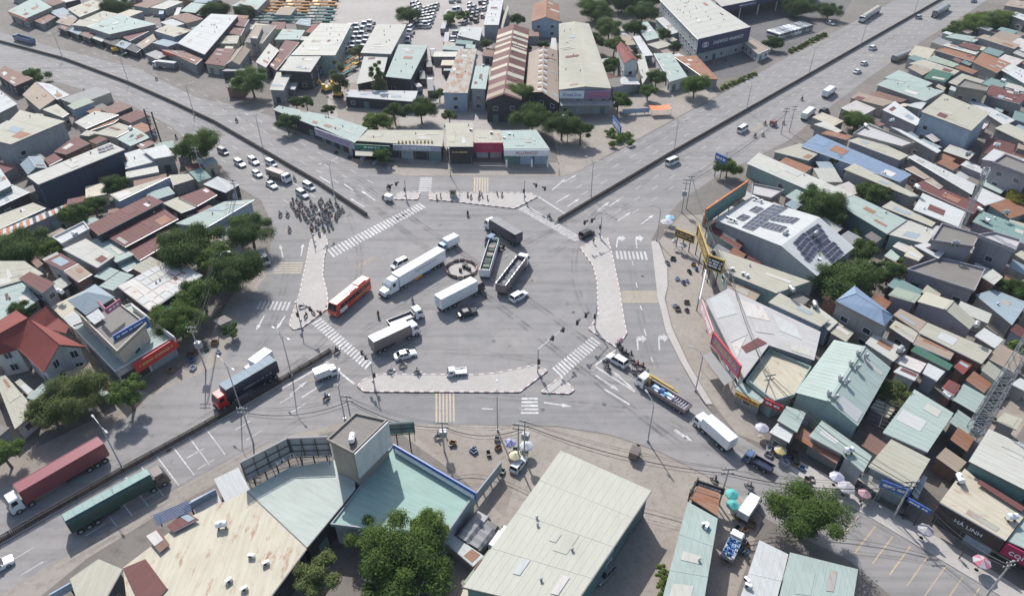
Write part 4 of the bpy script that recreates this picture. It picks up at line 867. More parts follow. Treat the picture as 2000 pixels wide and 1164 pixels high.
awning(r, o, '23', "747,522 812,492 987,702 912,747", [3.4, 3.7, 3.7, 3.4], 'r_grey')
mb = MB(); t6 = W('23', "1040,455 1165,385 1235,425 1075,500", 5.72)
for p_ in t6: p_.z = 5.72
roofplane(mb, ccw(t6), 'r_maroon', False, .05); part('brown_sheet', mb, r, o)
for k, s_ in enumerate(("800,95 930,45 1010,200 860,240", "870,252 1010,212 1090,360 960,420", "1020,92 1200,150 1260,260 1080,222", "1270,202 1450,290 1500,400 1330,330", "965,432 1080,372 1040,452 1010,540", "1400,422 1560,470 1570,530 1420,480", "1100,230 1240,275 1290,360 1150,340")):
    t6 = W('23', s_, 5.72)
    for p_ in t6: p_.z = r['roof_z'] + .06 + .004 * k
    mb = MB(); roofplane(mb, ccw(t6), ['r_white', 'r_lilac', 'r_whiterust', 'r_white', 'r_whiterust', 'r_pale', 'r_lilac'][k], False, .03); part('roof_sheet', mb, r, o)
B('23', "1075,717 1245,482 1565,622 1440,832 1282,882", 4.2, 'creamrust', 'cluttered low cream roof with a blue sheet', kind='s', wall='mint', roof='flat', parapet=.6)
B('23', "992,772 1052,722 1232,832 1192,882", 3.6, 'mint', 'mint eave with a yellow fascia below the cluttered roof', kind='s', key='yelf'); r, o, C = BR['yelf']; sign(r, o, '23', "1000,790 1180,885", 3.6, 1.0, 'signyellow', rows=1, tmat='signred')
B('23', "1312,1012 1382,902 1532,952 1462,1102", 4.5, 'mint', 'mint square roof beside a red board', kind='s', key='redb'); r, o, C = BR['redb']; sign(r, o, '23', "1222,842 1362,905", 4.6, 1.4, 'signred', rows=1)
B('23', "1252,1102 1312,1032 1442,1092 1402,1182", 3.8, 'white', 'white porch roof beside the brown canopy', kind='s')
B('24', "-105,800 370,1055 620,615 190,402", 6, 'mint', 'wide mint gabled warehouse with turbine vents along its ridge', kind='w', roof='gable', rise=1.8, wall='mint', key='turbine', win=.6)
r, o, C = BR['turbine']
for x, y in ((370, 510), (430, 530), (315, 590), (370, 612), (235, 700), (290, 725), (150, 815), (205, 842)):
    a = P(*px('24', x, y), 8.1); v = MB().tube(a - Vector((0, 0, .9)), a, .22, 'galv', 8)
    for k in range(8): v.tube(a + Vector((.42 * math.cos(k * .785), .42 * math.sin(k * .785), .35)), a + Vector((.2 * math.cos(k * .785 + .4), .2 * math.sin(k * .785 + .4), .75)), .12, 'galv', 4)
    v.tube(a, a + Vector((0, 0, .7)), .38, 'galv', 8, .3); part('turbine_vent', v, r, o)
B('34', "415,252 577,62 852,202 727,412", 5, 'cream', 'cream striped roof shop with a blue fascia beside the lane', kind='s', key='bluef', wall='steel', shop=(0, 1, 2, 3))
r, o, C = BR['bluef']; sign(r, o, '34', "515,340 725,415", 4.9, 1.6, 'signblue', rows=1); awning(r, o, '34', "340,340 400,300 525,370 480,440", [3.2, 3.6, 3.6, 3.0], 'r_cream'); awning(r, o, '34', "515,410 535,385 680,450 665,490", [3.2, 3.6, 3.6, 3.0], 'r_teal')
B('34', "240,172 312,82 442,182 382,292", 4.6, 'mint', 'mint shop roof with a small tank beside the cream striped roof', kind='s', wall='steel')
B('34', "0,40 90,-70 310,85 240,170", 4.4, 'mint', 'mint shop roof above a carved brown canopy', kind='s', key='carved'); r, o, C = BR['carved']; awning(r, o, '34', "-140,20 -60,-30 235,165 195,235", [3.0, 3.6, 3.6, 3.0], 'r_rust')
B('34', "722,442 802,312 832,332 762,482", 4, 'white', 'narrow white kiosk roof at the lane mouth', kind='d')
B('34', "1120,217 1262,-10 1700,190 1560,440", 7, 'pale', 'big pale roof above the black fascia shop', kind='w', wall='teal')
B('34', "920,502 1092,267 1512,602 1382,772", 5, 'creamrust', 'cream ribbed roof shop with a black fascia', kind='s', wall='dark', key='halinh', shop=(0, 1, 2, 3))
r, o, C = BR['halinh']; sign(r, o, '34', "920,512 1380,778", 5.2, 2.7, 'signblack', 'HÀ LINH', 'signwhite', tw=.42, th=.36)
awning(r, o, '34', "1180,370 1200,345 1520,540 1490,570", [5.6, 5.7, 5.7, 5.6], 'r_maroon', False)
B('34', "1392,772 1512,602 1700,700 1660,890", 4.6, 'mint', 'mint roof shop with a crimson fascia', kind='s', wall='dark', key='com'); r, o, C = BR['com']; sign(r, o, '34', "1385,785 1640,915", 4.6, 2.4, 'crimson', 'com', 'signwhite', tw=.6, th=.45)
# ---- south side
B('p', "483,958 567,912 690,893 694,955 600,1068", 5.5, 'palemint', 'mint half of the broad roof beside the concrete tower', kind='w', wall='dark', win=.1)
B('p', "240,1108 372,1008 482,960 599,1070 505,1195 250,1195", 5.3, 'creamrust', 'broad cream roof streaked with rust behind the lattice backed billboard', kind='w', wall='dark', win=.1)
B('30', "490,1042 690,902 858,972 700,1250 560,1250", 5.0, 'cream', 'cream roof at the roadside beside the maroon strip', kind='w')
B('30', "862,967 1020,902 1172,1107 1050,1250 960,1180", 5.6, 'maroon', 'maroon strip laid across the broad cream roof', kind='d', key='mA')
B('30', "1170,672 1300,572 1392,622 1212,712", 6.0, 'maroon', 'short maroon roof behind the rooftop pipe rack', kind='d', key='mB'); B('30', "1020,740 1110,690 1190,800 1120,860", 5.9, 'brown', 'brown corner sheet roof near the rooftop pipe rack', kind='d', key='mC')
B('p', "638,860 695,808 757,822 690,887", 13, 'concrete', 'tall bare concrete tower with a white tank on top', kind='t', roof='flat', parapet=.35, wall='concrete', win=0, key='tower')
r, o, C = BR['tower']; sign(r, o, 'p', "692,886 757,823", 13.2, 5.5, 'w_white', name='white_cladding')
B('p', "645,1025 768,868 930,963 868,1052", 5, 'tealmint', 'mint flat roof with a blue and white parapet board', kind='s', roof='flat', parapet=.3, wall='steel', key='blueparapet')
r, o, C = BR['blueparapet']; sign(r, o, 'p', "768,866 930,961", 6.6, 1.7, 'signblue', face=-1, rows=1); sign(r, o, 'p', "772,876 926,967", 6.0, .8, 'signwhite')
B('p', "1095,879 1272,958 1112,1195 905,1146", 6.2, 'plain', 'big plain pale roof warehouse in the south', kind='w', wall='teal', win=.2)
B('p', "905,1150 1010,1172 1000,1230 880,1220", 4.4, 'creamrust', 'striped cream and rust lean-to below the plain warehouse', kind='d')
B('p', "905,1136 955,1072 962,1078 915,1145", 3.6, 'sage', 'thin yellow edged lean-to beside the plain warehouse', kind='d')
B('p', "862,1052 882,1042 945,1085 925,1105", 3.2, 'white', 'white striped carport beside the shade trees', kind='d')
B('p', "1343,979 1402,1012 1372,1190 1288,1190", 5, 'mint', 'long narrow mint roof beside the alley', kind='s', wall='dark'); B('p', "1347,972 1363,948 1405,962 1403,1008", 4.2, 'rust', 'rusted front porch roof at the alley mouth', kind='s', wall='dark')
B('p', "1483,1054 1540,1082 1512,1190 1438,1190", 5, 'white', 'white roof beside the big leafy tree', kind='s'); B('p', "1543,1078 1676,1111 1662,1200 1516,1190", 5.2, 'mint', 'pale mint roof beside the orange marked road', kind='s', wall='mint')
# ---- single roof sheets that stand out
def sheets(key, plan):
    r, o, C = BR[key]; up = Vector((0, 0, plan['rise'])); r0 = (C[0] + C[1]) / 2 + up; r1 = (C[2] + C[3]) / 2 + up
    for q in ([C[1], C[2], r1, r0], [C[0], C[3], r1, r0]):
        n = (q[1] - q[0]).cross(q[3] - q[0]).normalized(); n = n if n.z > 0 else -n
        for a, b, v0, v1, m in plan['cells']:
            p = [q[0].lerp(q[1], a).lerp(q[3].lerp(q[2], a), v0), q[0].lerp(q[1], b).lerp(q[3].lerp(q[2], b), v0), q[0].lerp(q[1], b).lerp(q[3].lerp(q[2], b), v1), q[0].lerp(q[1], a).lerp(q[3].lerp(q[2], a), v1)]
            mb = MB(); roofplane(mb, ccw([x + n * .09 for x in p]), m, False, .05); part('roof_sheet', mb, r, o)
cells = []; x = .015
rr = random.Random(5)
while x < .95:
    w = rr.uniform(.03, .06); cells.append((x, x + w, .02, .97, rr.choice(['r_creamrust', 'r_cream', 'r_tan']))); x += w + rr.uniform(.03, .085)
sheets('striped', dict(rise=2.2, cells=cells))
sheets('tanhall', dict(rise=2.0, cells=[(i / 8 + .03, i / 8 + .07, .72, .96, 'r_white') for i in range(8)] + [(i / 8 + .08, i / 8 + .11, .72, .96, 'r_maroon') for i in range(8)]))
r, o, C = BR['patch']
for i in range(7):
    for j in range(5):
        if rr.random() < .75:
            a, b, c, d = (i + .06) / 7, (i + .94) / 7, (j + .08) / 5, (j + .92) / 5
            f = lambda u, v: C[0].lerp(C[1], u).lerp(C[3].lerp(C[2], u), v) + Vector((0, 0, .08))
            mb = MB(); roofplane(mb, ccw([f(a, c), f(b, c), f(b, d), f(a, d)]), rr.choice(['r_white', 'r_whiterust', 'r_white', 'r_pale']), False, .05); part('roof_sheet', mb, r, o)
root = thing('shed', 'long low roof striped orange and white beside the hedge', 'shed', (0, 0, 0)); c4 = W('10', "-30,672 342,500 500,462 520,492 -30,735", 4.8); org = Vector((c4[1].x, c4[1].y, 0)); root.location = org
a0, a1, b0, b1 = c4[0], c4[2], c4[4], c4[3]
for i in range(22):
    q = [a0.lerp(a1, i / 22), a0.lerp(a1, (i + .96) / 22), b0.lerp(b1, (i + .96) / 22), b0.lerp(b1, i / 22)]; mb = MB(); roofplane(mb, ccw(q), ['r_white', 'r_orange', 'r_white', 'r_dark'][i % 4] if i > 8 else ['r_white', 'r_orange'][i % 2], False, .08); part('roof_sheet', mb, root, org)
mb = MB(); mb.frus(ccw([Vector((p.x, p.y, 0)) for p in (a0, a1, b1, b0)]), ccw([Vector((p.x, p.y, 4.6)) for p in (a0, a1, b1, b0)]), 'w_lilac'); part('wall', mb, root, org)
r, o, C = BR['navy']
for i in range(3):
    for j in range(2):
        a = P(*px('10', 765 + i * 30 + j * 10, 40 - i * 12 + j * 20), 7.95) - o; so = link('solar_panel', SPM, r); so.location = a; so.rotation_euler = (0, 0, .7); link('frame', SPF, so)

# ---------------------------------------------------------------- vehicles (x forward, z up, origin on the ground)
PROTO = {}
class Pr:
    def __init__(s): s.p = []
    def add(s, name, mb, par=-1, loc=None): s.p.append((name, mb if not isinstance(mb, MB) else mb.mesh(name), par, loc)); return len(s.p) - 1
def spawn(pr, name, label, cat, loc, rz, group=None, over=None, sc=None):
    root = thing(name, label, cat, loc, rz, group); objs = []
    if sc: root.scale = sc
    for nm, me, par, lc in pr.p:
        o = link(nm, me, root if par < 0 else objs[par], over)
        if lc: o.location = lc
        objs.append(o)
    return root
WH = {}
def wheel_me(r, w):
    if (r, w) not in WH:
        t = MB().tube((0, -w / 2, 0), (0, w / 2, 0), r, 'rubber', 14); h = MB().tube((0, -w / 2 - .015, 0), (0, w / 2 + .015, 0), r * .55, 'galv', 10); WH[(r, w)] = (t.mesh('wheel'), h.mesh('rim'))
    return WH[(r, w)]
def add_wheels(pr, xs, hw, r, w):
    t, h = wheel_me(r, w)
    for x in xs:
        for s in (-1, 1): i = pr.add('wheel', t, -1, (x, s * hw, r)); pr.add('rim', h, i)
def ring(x, hw, z0, z1, c=.12): return [Vector((x, -hw, z0)), Vector((x, hw, z0)), Vector((x, hw, z1 - c)), Vector((x, hw - c * 1.2, z1)), Vector((x, -hw + c * 1.2, z1)), Vector((x, -hw, z1 - c))]
def car(kind):
    L, Wd, Ht, belt, x0, x1, t0, t1 = dict(sedan=(4.5, 1.75, 1.46, .92, -1.75, 1.0, -1.1, .25), suv=(4.7, 1.85, 1.75, 1.05, -2.2, 1.15, -2.0, .45), hatch=(3.8, 1.65, 1.5, .95, -1.75, .95, -1.5, .3),
                                            van=(5.2, 1.9, 2.15, 1.2, -2.5, 2.2, -2.45, 1.45), mini=(4.4, 1.75, 1.8, 1.05, -2.1, 1.55, -2.0, .75))[kind]
    pr = Pr(); h = Wd / 2; m = MB(); nose = .72 if kind != 'van' else 1.0
    m.loft([ring(-L / 2, h * .86, .38, belt * .88), ring(-L / 2 + .22, h, .24, belt * .99), ring(x0, h, .22, belt + .02), ring(0, h, .22, belt), ring(x1, h, .22, belt), ring(L / 2 - .35, h * .96, .22, nose + .10), ring(L / 2, h * .80, .32, nose)], 'body')
    b = pr.add('body', m)
    g = MB(); tw = h * .78; B4 = [Vector((x0, -h * .95, belt)), Vector((x1, -h * .95, belt)), Vector((x1, h * .95, belt)), Vector((x0, h * .95, belt))]; T4 = [Vector((t0, -tw, Ht - .05)), Vector((t1, -tw, Ht - .05)), Vector((t1, tw, Ht - .05)), Vector((t0, tw, Ht - .05))]
    g.frus(B4, T4, 'glass'); pr.add('windows', g)
    rf = MB(); rf.frus([Vector((p.x, p.y, Ht - .05)) for p in T4], [Vector((p.x * .96, p.y * .9, Ht)) for p in T4], 'body')
    for i in range(4): rf.tube(B4[i], T4[i], .06, 'body', 4)
    xm = (x0 + x1) / 2 - .1
    for s in (-1, 1): rf.tube((xm, s * h * .95, belt), ((t0 + t1) / 2, s * tw, Ht - .05), .05, 'body', 4)
    pr.add('roof', rf); add_wheels(pr, (-L * .29, L * .30), h - .08, .32, .2)
    for s in (-1, 1):
        pr.add('headlight', MB().box((L / 2 - .1, s * h * .62, nose - .08), (.22, .36, .16), 'lightw')); pr.add('tail_light', MB().box((-L / 2 + .06, s * h * .72, belt * .78), (.12, .26, .2), 'tail')); pr.add('mirror', MB().box((x1 - .25, s * (h + .08), belt + .08), (.14, .16, .12), 'body'))
    pr.add('bumper', MB().box((L / 2 - .04, 0, .38), (.14, h * 1.5, .14), 'black')); pr.add('number_plate', MB().box((-L / 2 - .01, 0, .6), (.03, .5, .16), 'plastwhite'))
    return pr
MATS['body'] = MATS['p_white']
CARS = {k: car(k) for k in ('sedan', 'suv', 'hatch', 'van', 'mini')}
def place(tile, s, z=.8):
    (x0, y0), (x1, y1) = pts(tile, s); a, b = P(x0, y0, z), P(x1, y1, z); c = (a + b) / 2; return Vector((c.x, c.y, .03)), math.atan2(b.y - a.y, b.x - a.x), a, b
def C_(kind, tile, s, col, label, group=None):
    loc, rz, a, b = place(tile, s); return spawn(CARS[kind], 'car' if kind != 'van' else 'van', label, 'car' if kind != 'van' else 'van', loc, rz, group, {'body': 'p_' + col})
def cab(pr, x, wd, ht, col, bonnet=False, z0=.55, ln=1.9):
    """cab whose rear face is at x; returns front x"""
    h = wd / 2; m = MB()
    if bonnet:
        m.loft([ring(x, h, z0, ht, .2), ring(x + 1.6, h, z0, ht, .25), ring(x + 2.3, h * .97, z0, ht - .9, .2), ring(x + 2.5, h * .95, z0, 1.95, .2), ring(x + 4.0, h * .85, z0, 1.75, .2), ring(x + 4.2, h * .8, z0, 1.3, .2)], 'p_' + col); f = x + 4.2; wx0, wx1, wz0, wz1 = x + 1.75, x + 2.42, 2.05, ht - .45
    else:
        m.loft([ring(x, h, z0, ht, .14), ring(x + ln * .75, h, z0, ht, .14), ring(x + ln * .96, h * .97, z0, ht * .62, .1), ring(x + ln, h * .96, z0, ht * .55, .1)], 'p_' + col); f = x + ln; wx0, wx1, wz0, wz1 = x + ln * .78, x + ln * .955, ht * .63, ht - .16
    c = pr.add('cab', m)
    pr.add('windscreen', MB().frus([Vector((wx1 + .02, -h * .88, wz0)), Vector((wx1 + .06, -h * .88, wz0)), Vector((wx1 + .06, h * .88, wz0)), Vector((wx1 + .02, h * .88, wz0))], [Vector((wx0 + .0, -h * .82, wz1)), Vector((wx0 + .05, -h * .82, wz1)), Vector((wx0 + .05, h * .82, wz1)), Vector((wx0 + .0, h * .82, wz1))], 'glass'), c)
    for s in (-1, 1):
        pr.add('side_window', MB().box((x + (1.3 if bonnet else ln * .48), s * (h + .01), (wz0 + wz1) / 2 - .05), (.8, .04, (wz1 - wz0) * .8), 'glass'), c); pr.add('headlight', MB().box((f - .02, s * h * .7, z0 + .25), (.1, .34, .2), 'lightw'), c); pr.add('mirror', MB().box((f - (.5 if not bonnet else 1.7), s * (h + .2), wz0 + .25), (.08, .22, .45), 'black'), c)
    pr.add('bumper', MB().box((f + .05, 0, z0 + .02), (.2, wd * .96, .34), 'black'), c)
    return f
def ribbed(mb, x0, x1, h, z0, z1, mat, step=.45, top=None):
    mb.box(((x0 + x1) / 2, 0, (z0 + z1) / 2), (x1 - x0, 2 * h, z1 - z0), mat); n = int((x1 - x0) / step)
    for k in range(n):
        x = x0 + (k + .5) * (x1 - x0) / n
        for s in (-1, 1): mb.box((x, s * (h + .02), (z0 + z1) / 2), (step * .45, .05, z1 - z0 - .3), mat)
        mb.box((x, 0, z1 + .015), (step * .45, 2 * h - .3, .03), top or mat)
    for s in (-1, 1): mb.box(((x0 + x1) / 2, s * (h - .04), z1 + .02), (x1 - x0, .12, .06), mat)
def truck(tile, s, ztop, label, box='white', cabc='white', kind='box', wd=2.4, cabh=2.9, bonnet=False, axles=2, cabrot=None, top=None, name='lorry', group=None, gap=.25, cl=None):
    """s: pixels of the rear and the front end of the cargo top centre line at height ztop"""
    loc, rz, a, b = place(tile, s, ztop); L = (b - a).length; pr = Pr(); h = wd / 2; z0 = 1.15 if ztop > 3 else .85; wr = .5 if ztop > 2.7 else .38
    ln = cl or (1.9 if cabh > 2.4 else 1.5)
    ch = MB(); ch.box((.6, 0, z0 - .2), (L + 1.4, .9, .24), 'darksteel'); 
    for k in (-1, 1): ch.box((-L * .1, k * (h - .25), .75), (L * .3, .2, .35), 'darksteel')
    pr.add('chassis', ch)
    x0, x1 = -L / 2, L / 2
    if kind in ('container', 'box', 'tarp', 'tarpgrey', 'stripe'):
        m = MB(); mat = 'p_' + box
        if kind == 'container': ribbed(m, x0, x1, h, z0, ztop - .05, mat, .42)
        elif kind == 'box':
            m.box((0, 0, (z0 + ztop) / 2), (L, wd, ztop - z0), mat)
            for k in range(int(L / 1.2) + 1):
                for q in (-1, 1): m.box((x0 + k * L / int(L / 1.2), q * (h + .01), (z0 + ztop) / 2), (.07, .05, ztop - z0 - .1), mat)
            for q in (-1, 1): m.box((0, q * (h - .05), ztop + .02), (L, .1, .05), mat)
        else:                                   # hooped tarpaulin
            n = max(6, int(L / 1.1)); secs = []
            for k in range(n + 1):
                zz = ztop - .10 + (.12 if k % 2 == 0 else 0); x = x0 + L * k / n; ww = h + (.02 if k % 2 == 0 else -.02)
                secs.append([Vector((x, -ww, z0)), Vector((x, ww, z0)), Vector((x, ww, zz - .35)), Vector((x, ww * .6, zz)), Vector((x, -ww * .6, zz)), Vector((x, -ww, zz - .35))])
            m.loft(secs, mat)
        bi = pr.add('container' if kind == 'container' else ('tarpaulin' if kind.startswith('tarp') else 'cargo_box'), m)
        if top:
            tm = MB(); 
            n = max(4, int(L / 1.3))
            for k in range(n): tm.box((x0 + (k + .5) * L / n, 0, ztop + (.05 if kind != 'tarp' else .06) + .02 * (k % 2)), (L / n * .98, wd * (.98 if kind != 'tarp' else .66), .04), top)
            pr.add('roof_strips', tm, bi)  # strips along the top, toned apart from the sides
        if kind == 'stripe':
            pass
        for q in (-1, 1): pr.add('rear_door', MB().box((x0 - .04, q * h * .5, (z0 + ztop) / 2 - .05), (.06, h * .94, ztop - z0 - .3), mat).tube((x0 - .09, q * h * .25, z0 + .2), (x0 - .09, q * h * .25, ztop - .3), .03, 'galv', 4), bi)
    elif kind in ('open', 'flat', 'frame'):
        hb = ztop - z0 - .15; m = MB().box((0, 0, z0), (L, wd, .14), 'p_' + box); bi = pr.add('cargo_bed', m)
        for q in (-1, 1):
            sm = MB().box((0, q * (h - .05), z0 + hb / 2 + .1), (L, .1, hb), 'p_' + box); n = int(L / 1.1)
            for k in range(n + 1): sm.box((x0 + L * k / n, q * (h + .02), z0 + hb / 2 + .1), (.1, .08, hb), 'p_' + box)
            pr.add('side_board', sm, bi)
        pr.add('tail_board', MB().box((x0 + .05, 0, z0 + hb / 2 + .1), (.1, wd - .22, hb), 'p_' + box), bi); pr.add('head_board', MB().box((x1 - .05, 0, z0 + hb / 2 + .25), (.1, wd - .22, hb + .3), 'p_' + box), bi)
        if kind == 'open':                      # load with crumpled tarpaulin
            g = MB(); n = int(L / .5)
            rr = random.Random(int(L * 77)); P0 = [[Vector((x0 + .15 + (L - .3) * i / n, -h + .16 + (wd - .32) * j / 4, z0 + hb * .75 + rr.uniform(-.18, .18))) for j in range(5)] for i in range(n + 1)]
            for i in range(n):
                for j in range(4): g.poly([P0[i][j], P0[i + 1][j], P0[i + 1][j + 1], P0[i][j + 1]], 'tarpgrey' if rr.random() < .8 else 'black')
            pr.add('load', g, bi)
            for q in (-1, 1):
                rl = MB()
                for i in range(n): rl.tube((x0 + L * i / n, q * (h - .12 + .08 * (i % 2)), ztop + .06 * ((i * 7) % 3)), (x0 + L * (i + 1) / n, q * (h - .12 + .08 * ((i + 1) % 2)), ztop + .06 * (((i + 1) * 7) % 3)), .14, 'p_silver', 5)
                pr.add('rolled_cover', rl, bi)
        if kind == 'frame':                     # open-topped load of crates between white side frames
            rr = random.Random(4); n = int(L / .85)
            for i in range(n): pr.add('crate', MB().box((x0 + (i + .5) * L / n, rr.uniform(-.1, .1), z0 + hb * .45), (L / n * .8, wd * .62, hb * rr.uniform(.5, .9)), rr.choice(['p_green', 'black', 'tarpdark', 'p_brown'])), bi)
    rearax = [x0 + 1.0 + 1.25 * k for k in range(axles)]
    add_wheels(pr, rearax, h - .2, wr, .42)
    if cabrot is None:
        f = cab(pr, x1 + gap, wd * .97, cabh, cabc, bonnet, z0 - .55, ln)
        add_wheels(pr, ([x1 - .6, f - .95] if not bonnet else [x1 - .4, x1 - 1.6, f - .9]), h - .2, wr, .34)
    loc2 = loc.copy()
    root = spawn(pr, name, label, 'lorry' if name == 'lorry' else name.replace('_', ' '), loc2, rz, group)
    if cabrot is not None:                      # articulated: the tractor turned on its pivot
        pv = thing('tractor_unit', None, None, (x1 + .3, 0, 0), cabrot); pv.parent = root; p2 = Pr(); cab(p2, .3, wd * .97, cabh, cabc, bonnet, z0 - .55, ln); p2.add('chassis', MB().box((-.6, 0, .85), (3.4, .9, .25), 'darksteel')); add_wheels(p2, [.3 + ln - .9, -.8, -1.9], h - .2, wr, .4)
        objs = []
        for nm, me, par, lc in p2.p:
            o = link(nm, me, pv); objs.append(o); lc = lc or (p2.p[par][3] if par >= 0 else None)
            if lc: o.location = lc
    return root
# ---- lorries, buses, vans, cars
truck('p', "196,859 30,954", 4.1, 'white cab lorry carrying a dull red container', 'maroon', 'white', 'container', 2.44, 3.2, axles=3, top='r_red' if False else None)
ntr = truck('21', "515,540 132,765", 4.1, 'red cab lorry carrying a navy container', 'navy', 'red', 'container', 2.44, 3.3, axles=3, top='r_bluegrey')
truck('21', "482,474 356,566", 3.2, 'small white box lorry behind the navy container', 'white', 'white', 'box', 2.1, 2.3)
truck('21', "828,645 935,603", 2.4, 'small white van bodied truck waiting at the stop line', 'white', 'white', 'box', 1.8, 1.9, cl=1.5, gap=.05)
wtr = truck('p', "862,485 772,537", 4.0, 'long white trailer pulled by a white bonneted tractor', 'white', 'white', 'box', 2.5, 3.6, bonnet=True, axles=3)
truck('12', "355,690 268,733", 2.9, 'small white box lorry with a pale blue cab', 'white', 'ltblue', 'box', 2.0, 2.2)
truck('p', "855,581 926,545", 3.9, 'white container lorry beside the barrier ring', 'white', 'black', 'container', 2.44, 2.8, axles=3, top='plastwhite')
truck('p', "946,527 965,466", 2.8, 'trailer loaded with crates behind a blue cab turned left', 'white', 'blue', 'frame', 2.4, 3.1, axles=3, cabrot=rad(62))
truck('12', "828,685 630,567", 3.7, 'grey topped box lorry with a white cab', 'navy', 'white', 'box', 2.45, 3.0, axles=2, top='r_grey')
truck('p', "978,556 1019,502", 3.0, 'long open tipper trailer with rolled grey covers', 'greymaroon', 'white', 'open', 2.5, 3.0, axles=3)
truck('z4', "1150,270 1600,62", 3.6, 'white roofed lorry with grey slatted sides', 'greymaroon', 'white', 'box', 2.4, 2.9, axles=2, top='plastwhite')
truck('p', "759,630 806,612", 1.5, 'low flatbed lorry with a white cab beside the slatted lorry', 'grey', 'white', 'flat', 2.2, 2.5)
truck('p', "911,722 888,724", 1.15, 'tiny white pickup truck beside the south traffic island', 'white', 'white', 'flat', 1.6, 1.75, cl=1.4, gap=.05)
truck('p', "124,1012 290,921", 3.7, 'green tarpaulin lorry with a white roofed brown cab', 'green', 'brown', 'tarp', 2.45, 3.0, axles=3, top='tarpgreen')
cr = truck('p', "1345,795 1266,746", 1.7, 'flatbed crane lorry with a white cab and yellow boom', 'greymaroon', 'white', 'flat', 2.3, 2.8, axles=2)
truck('p', "1433,858 1381,813", 3.3, 'white box lorry in the south east lane', 'white', 'white', 'box', 2.2, 2.5)
truck('33', "1185,265 1052,190", 1.4, 'small dark blue open lorry beside the yellow parasol', 'navy', 'blue', 'flat', 1.7, 1.95, cl=1.3)
truck('03', "1520,860 1577,812", 2.8, 'white box lorry by the highway edge before the blue roof', 'white', 'white', 'box', 2.0, 2.2)
truck('04', "128,690 180,653", 2.9, 'white box van lorry following the two white cars', 'white', 'white', 'box', 2.1, 2.2)
truck('04', "960,85 1050,30", 3.4, 'tall grey tarpaulin lorry on the far highway', 'grey', 'grey', 'tarp', 2.4, 2.8)
truck('04', "532,45 415,118", 3.2, 'white cab lorry with a long cream covered trailer', 'silver', 'white', 'tarp', 2.4, 3.0, axles=3, top='r_cream')
truck('04', "650,425 780,375", 2.8, 'dark grey covered lorry parked at the roadside houses', 'grey', 'black', 'tarp', 2.3, 2.4)
truck('00', "240,298 130,268", 2.6, 'blue tipper lorry on the far north west highway', 'blue', 'blue', 'flat', 2.3, 2.7)
truck('00', "1330,478 1190,462", 2.8, 'white roofed dark lorry parked under the red fascia', 'grey', 'white', 'box', 2.2, 2.5, top='r_white')
truck('11', "480,185 590,225", 2.7, 'dark bodied box lorry waiting in the queue of cars', 'brown', 'white', 'box', 2.2, 2.6)
truck('p', "902,1052 934,1012", 2.9, 'grey covered lorry parked nearest the blue parapet board', 'grey', 'grey', 'tarpgrey', 2.3, 2.5, gap=-.1); truck('p', "925,1066 955,1028", 2.7, 'grey covered lorry parked beside the white box truck', 'grey', 'black', 'tarpgrey', 2.3, 2.4, gap=-.1)
truck('p', "965,1068 985,1040", 2.6, 'white box truck squeezed beside the plain warehouse', 'white', 'white', 'box', 1.9, 2.2)
truck('p', "1452,1002 1470,975", 2.3, 'white canopied truck parked beside the turquoise parasol', 'white', 'white', 'box', 1.8, 2.0); wt = truck('p', "1420,1088 1436,1054", 1.5, 'alley lorry piled with blue water bottles', 'silver', 'white', 'flat', 1.9, 2.1)
for root_, z_, mt_, w_ in ((wtr, 2.9, 'signlilac', 7.0), (ntr, 2.2, 'p_grey', 6.0)):
    lm = MB(); bars(lm, Matrix.Translation((-.8, 1.29, z_)), w_, .7, 1, mt_, 5); part('lettering', lm, root_)
part('red_fairing', MB().box((5.9, 0, 3.3), (.5, 2.2, 1.3), 'signred'), wtr); part('side_locker', MB().box((1.5, 1.1, .8), (2.2, .25, .5), 'p_orange'), wtr); part('side_locker', MB().box((-1.6, 1.1, .8), (1.4, .25, .5), 'p_blue'), wtr)
# crane and load of the flatbed
loc, rz, a, b = place('p', "1345,795 1266,746", 1.7); L = (b - a).length
part('crane_post', MB().tube((L / 2 - .4, .2, 1.2), (L / 2 - .4, .2, 3.3), .22, 'signyellow', 8), cr); part('crane_boom', MB().box((L / 2 - 2.6, -.35, 3.2), (5.4, .38, .45), 'signyellow').box((L / 2 - 5.6, -.35, 3.15), (1.4, .25, .3), 'signyellow'), cr)
for i in range(6): part('load_sheet', MB().box((L / 2 - 1.6 - i * .75, .25 * (i % 2), 1.45 + .1 * (i % 3)), (.9, 1.2, .2), ['ltblue', 'signwhite', 'signblue', 'ltblue', 'ltblue', 'signwhite'][i]), cr)
for i in range(7): part('load_bar', MB().box((-L / 2 + .5 + i * .55, 0, 1.36), (.18, 1.9, .1), 'signlilac'), cr)
rr = random.Random(9); loc, rz, a, b = place('p', "1420,1088 1436,1054", 1.5); L = (b - a).length
bt = MB().tube((0, 0, 0), (0, 0, .42), .15, 'ltblue', 8).tube((0, 0, .42), (0, 0, .52), .06, 'signblue', 6).mesh('bottle')
bw = MB().tube((0, 0, 0), (0, 0, .42), .15, 'signwhite', 8).tube((0, 0, .42), (0, 0, .52), .06, 'signblue', 6).mesh('bottle'); bb = MB().tube((0, 0, 0), (0, 0, .42), .15, 'signblue', 8).mesh('bottle')
for i in range(int(L / .36)):
    for j in range(5):
        o = link('bottle', rr.choice([bt, bw, bb]), wt); o.location = (-L / 2 + .25 + i * .36, -.72 + j * .36, 1.0 + rr.choice((0, .45)))
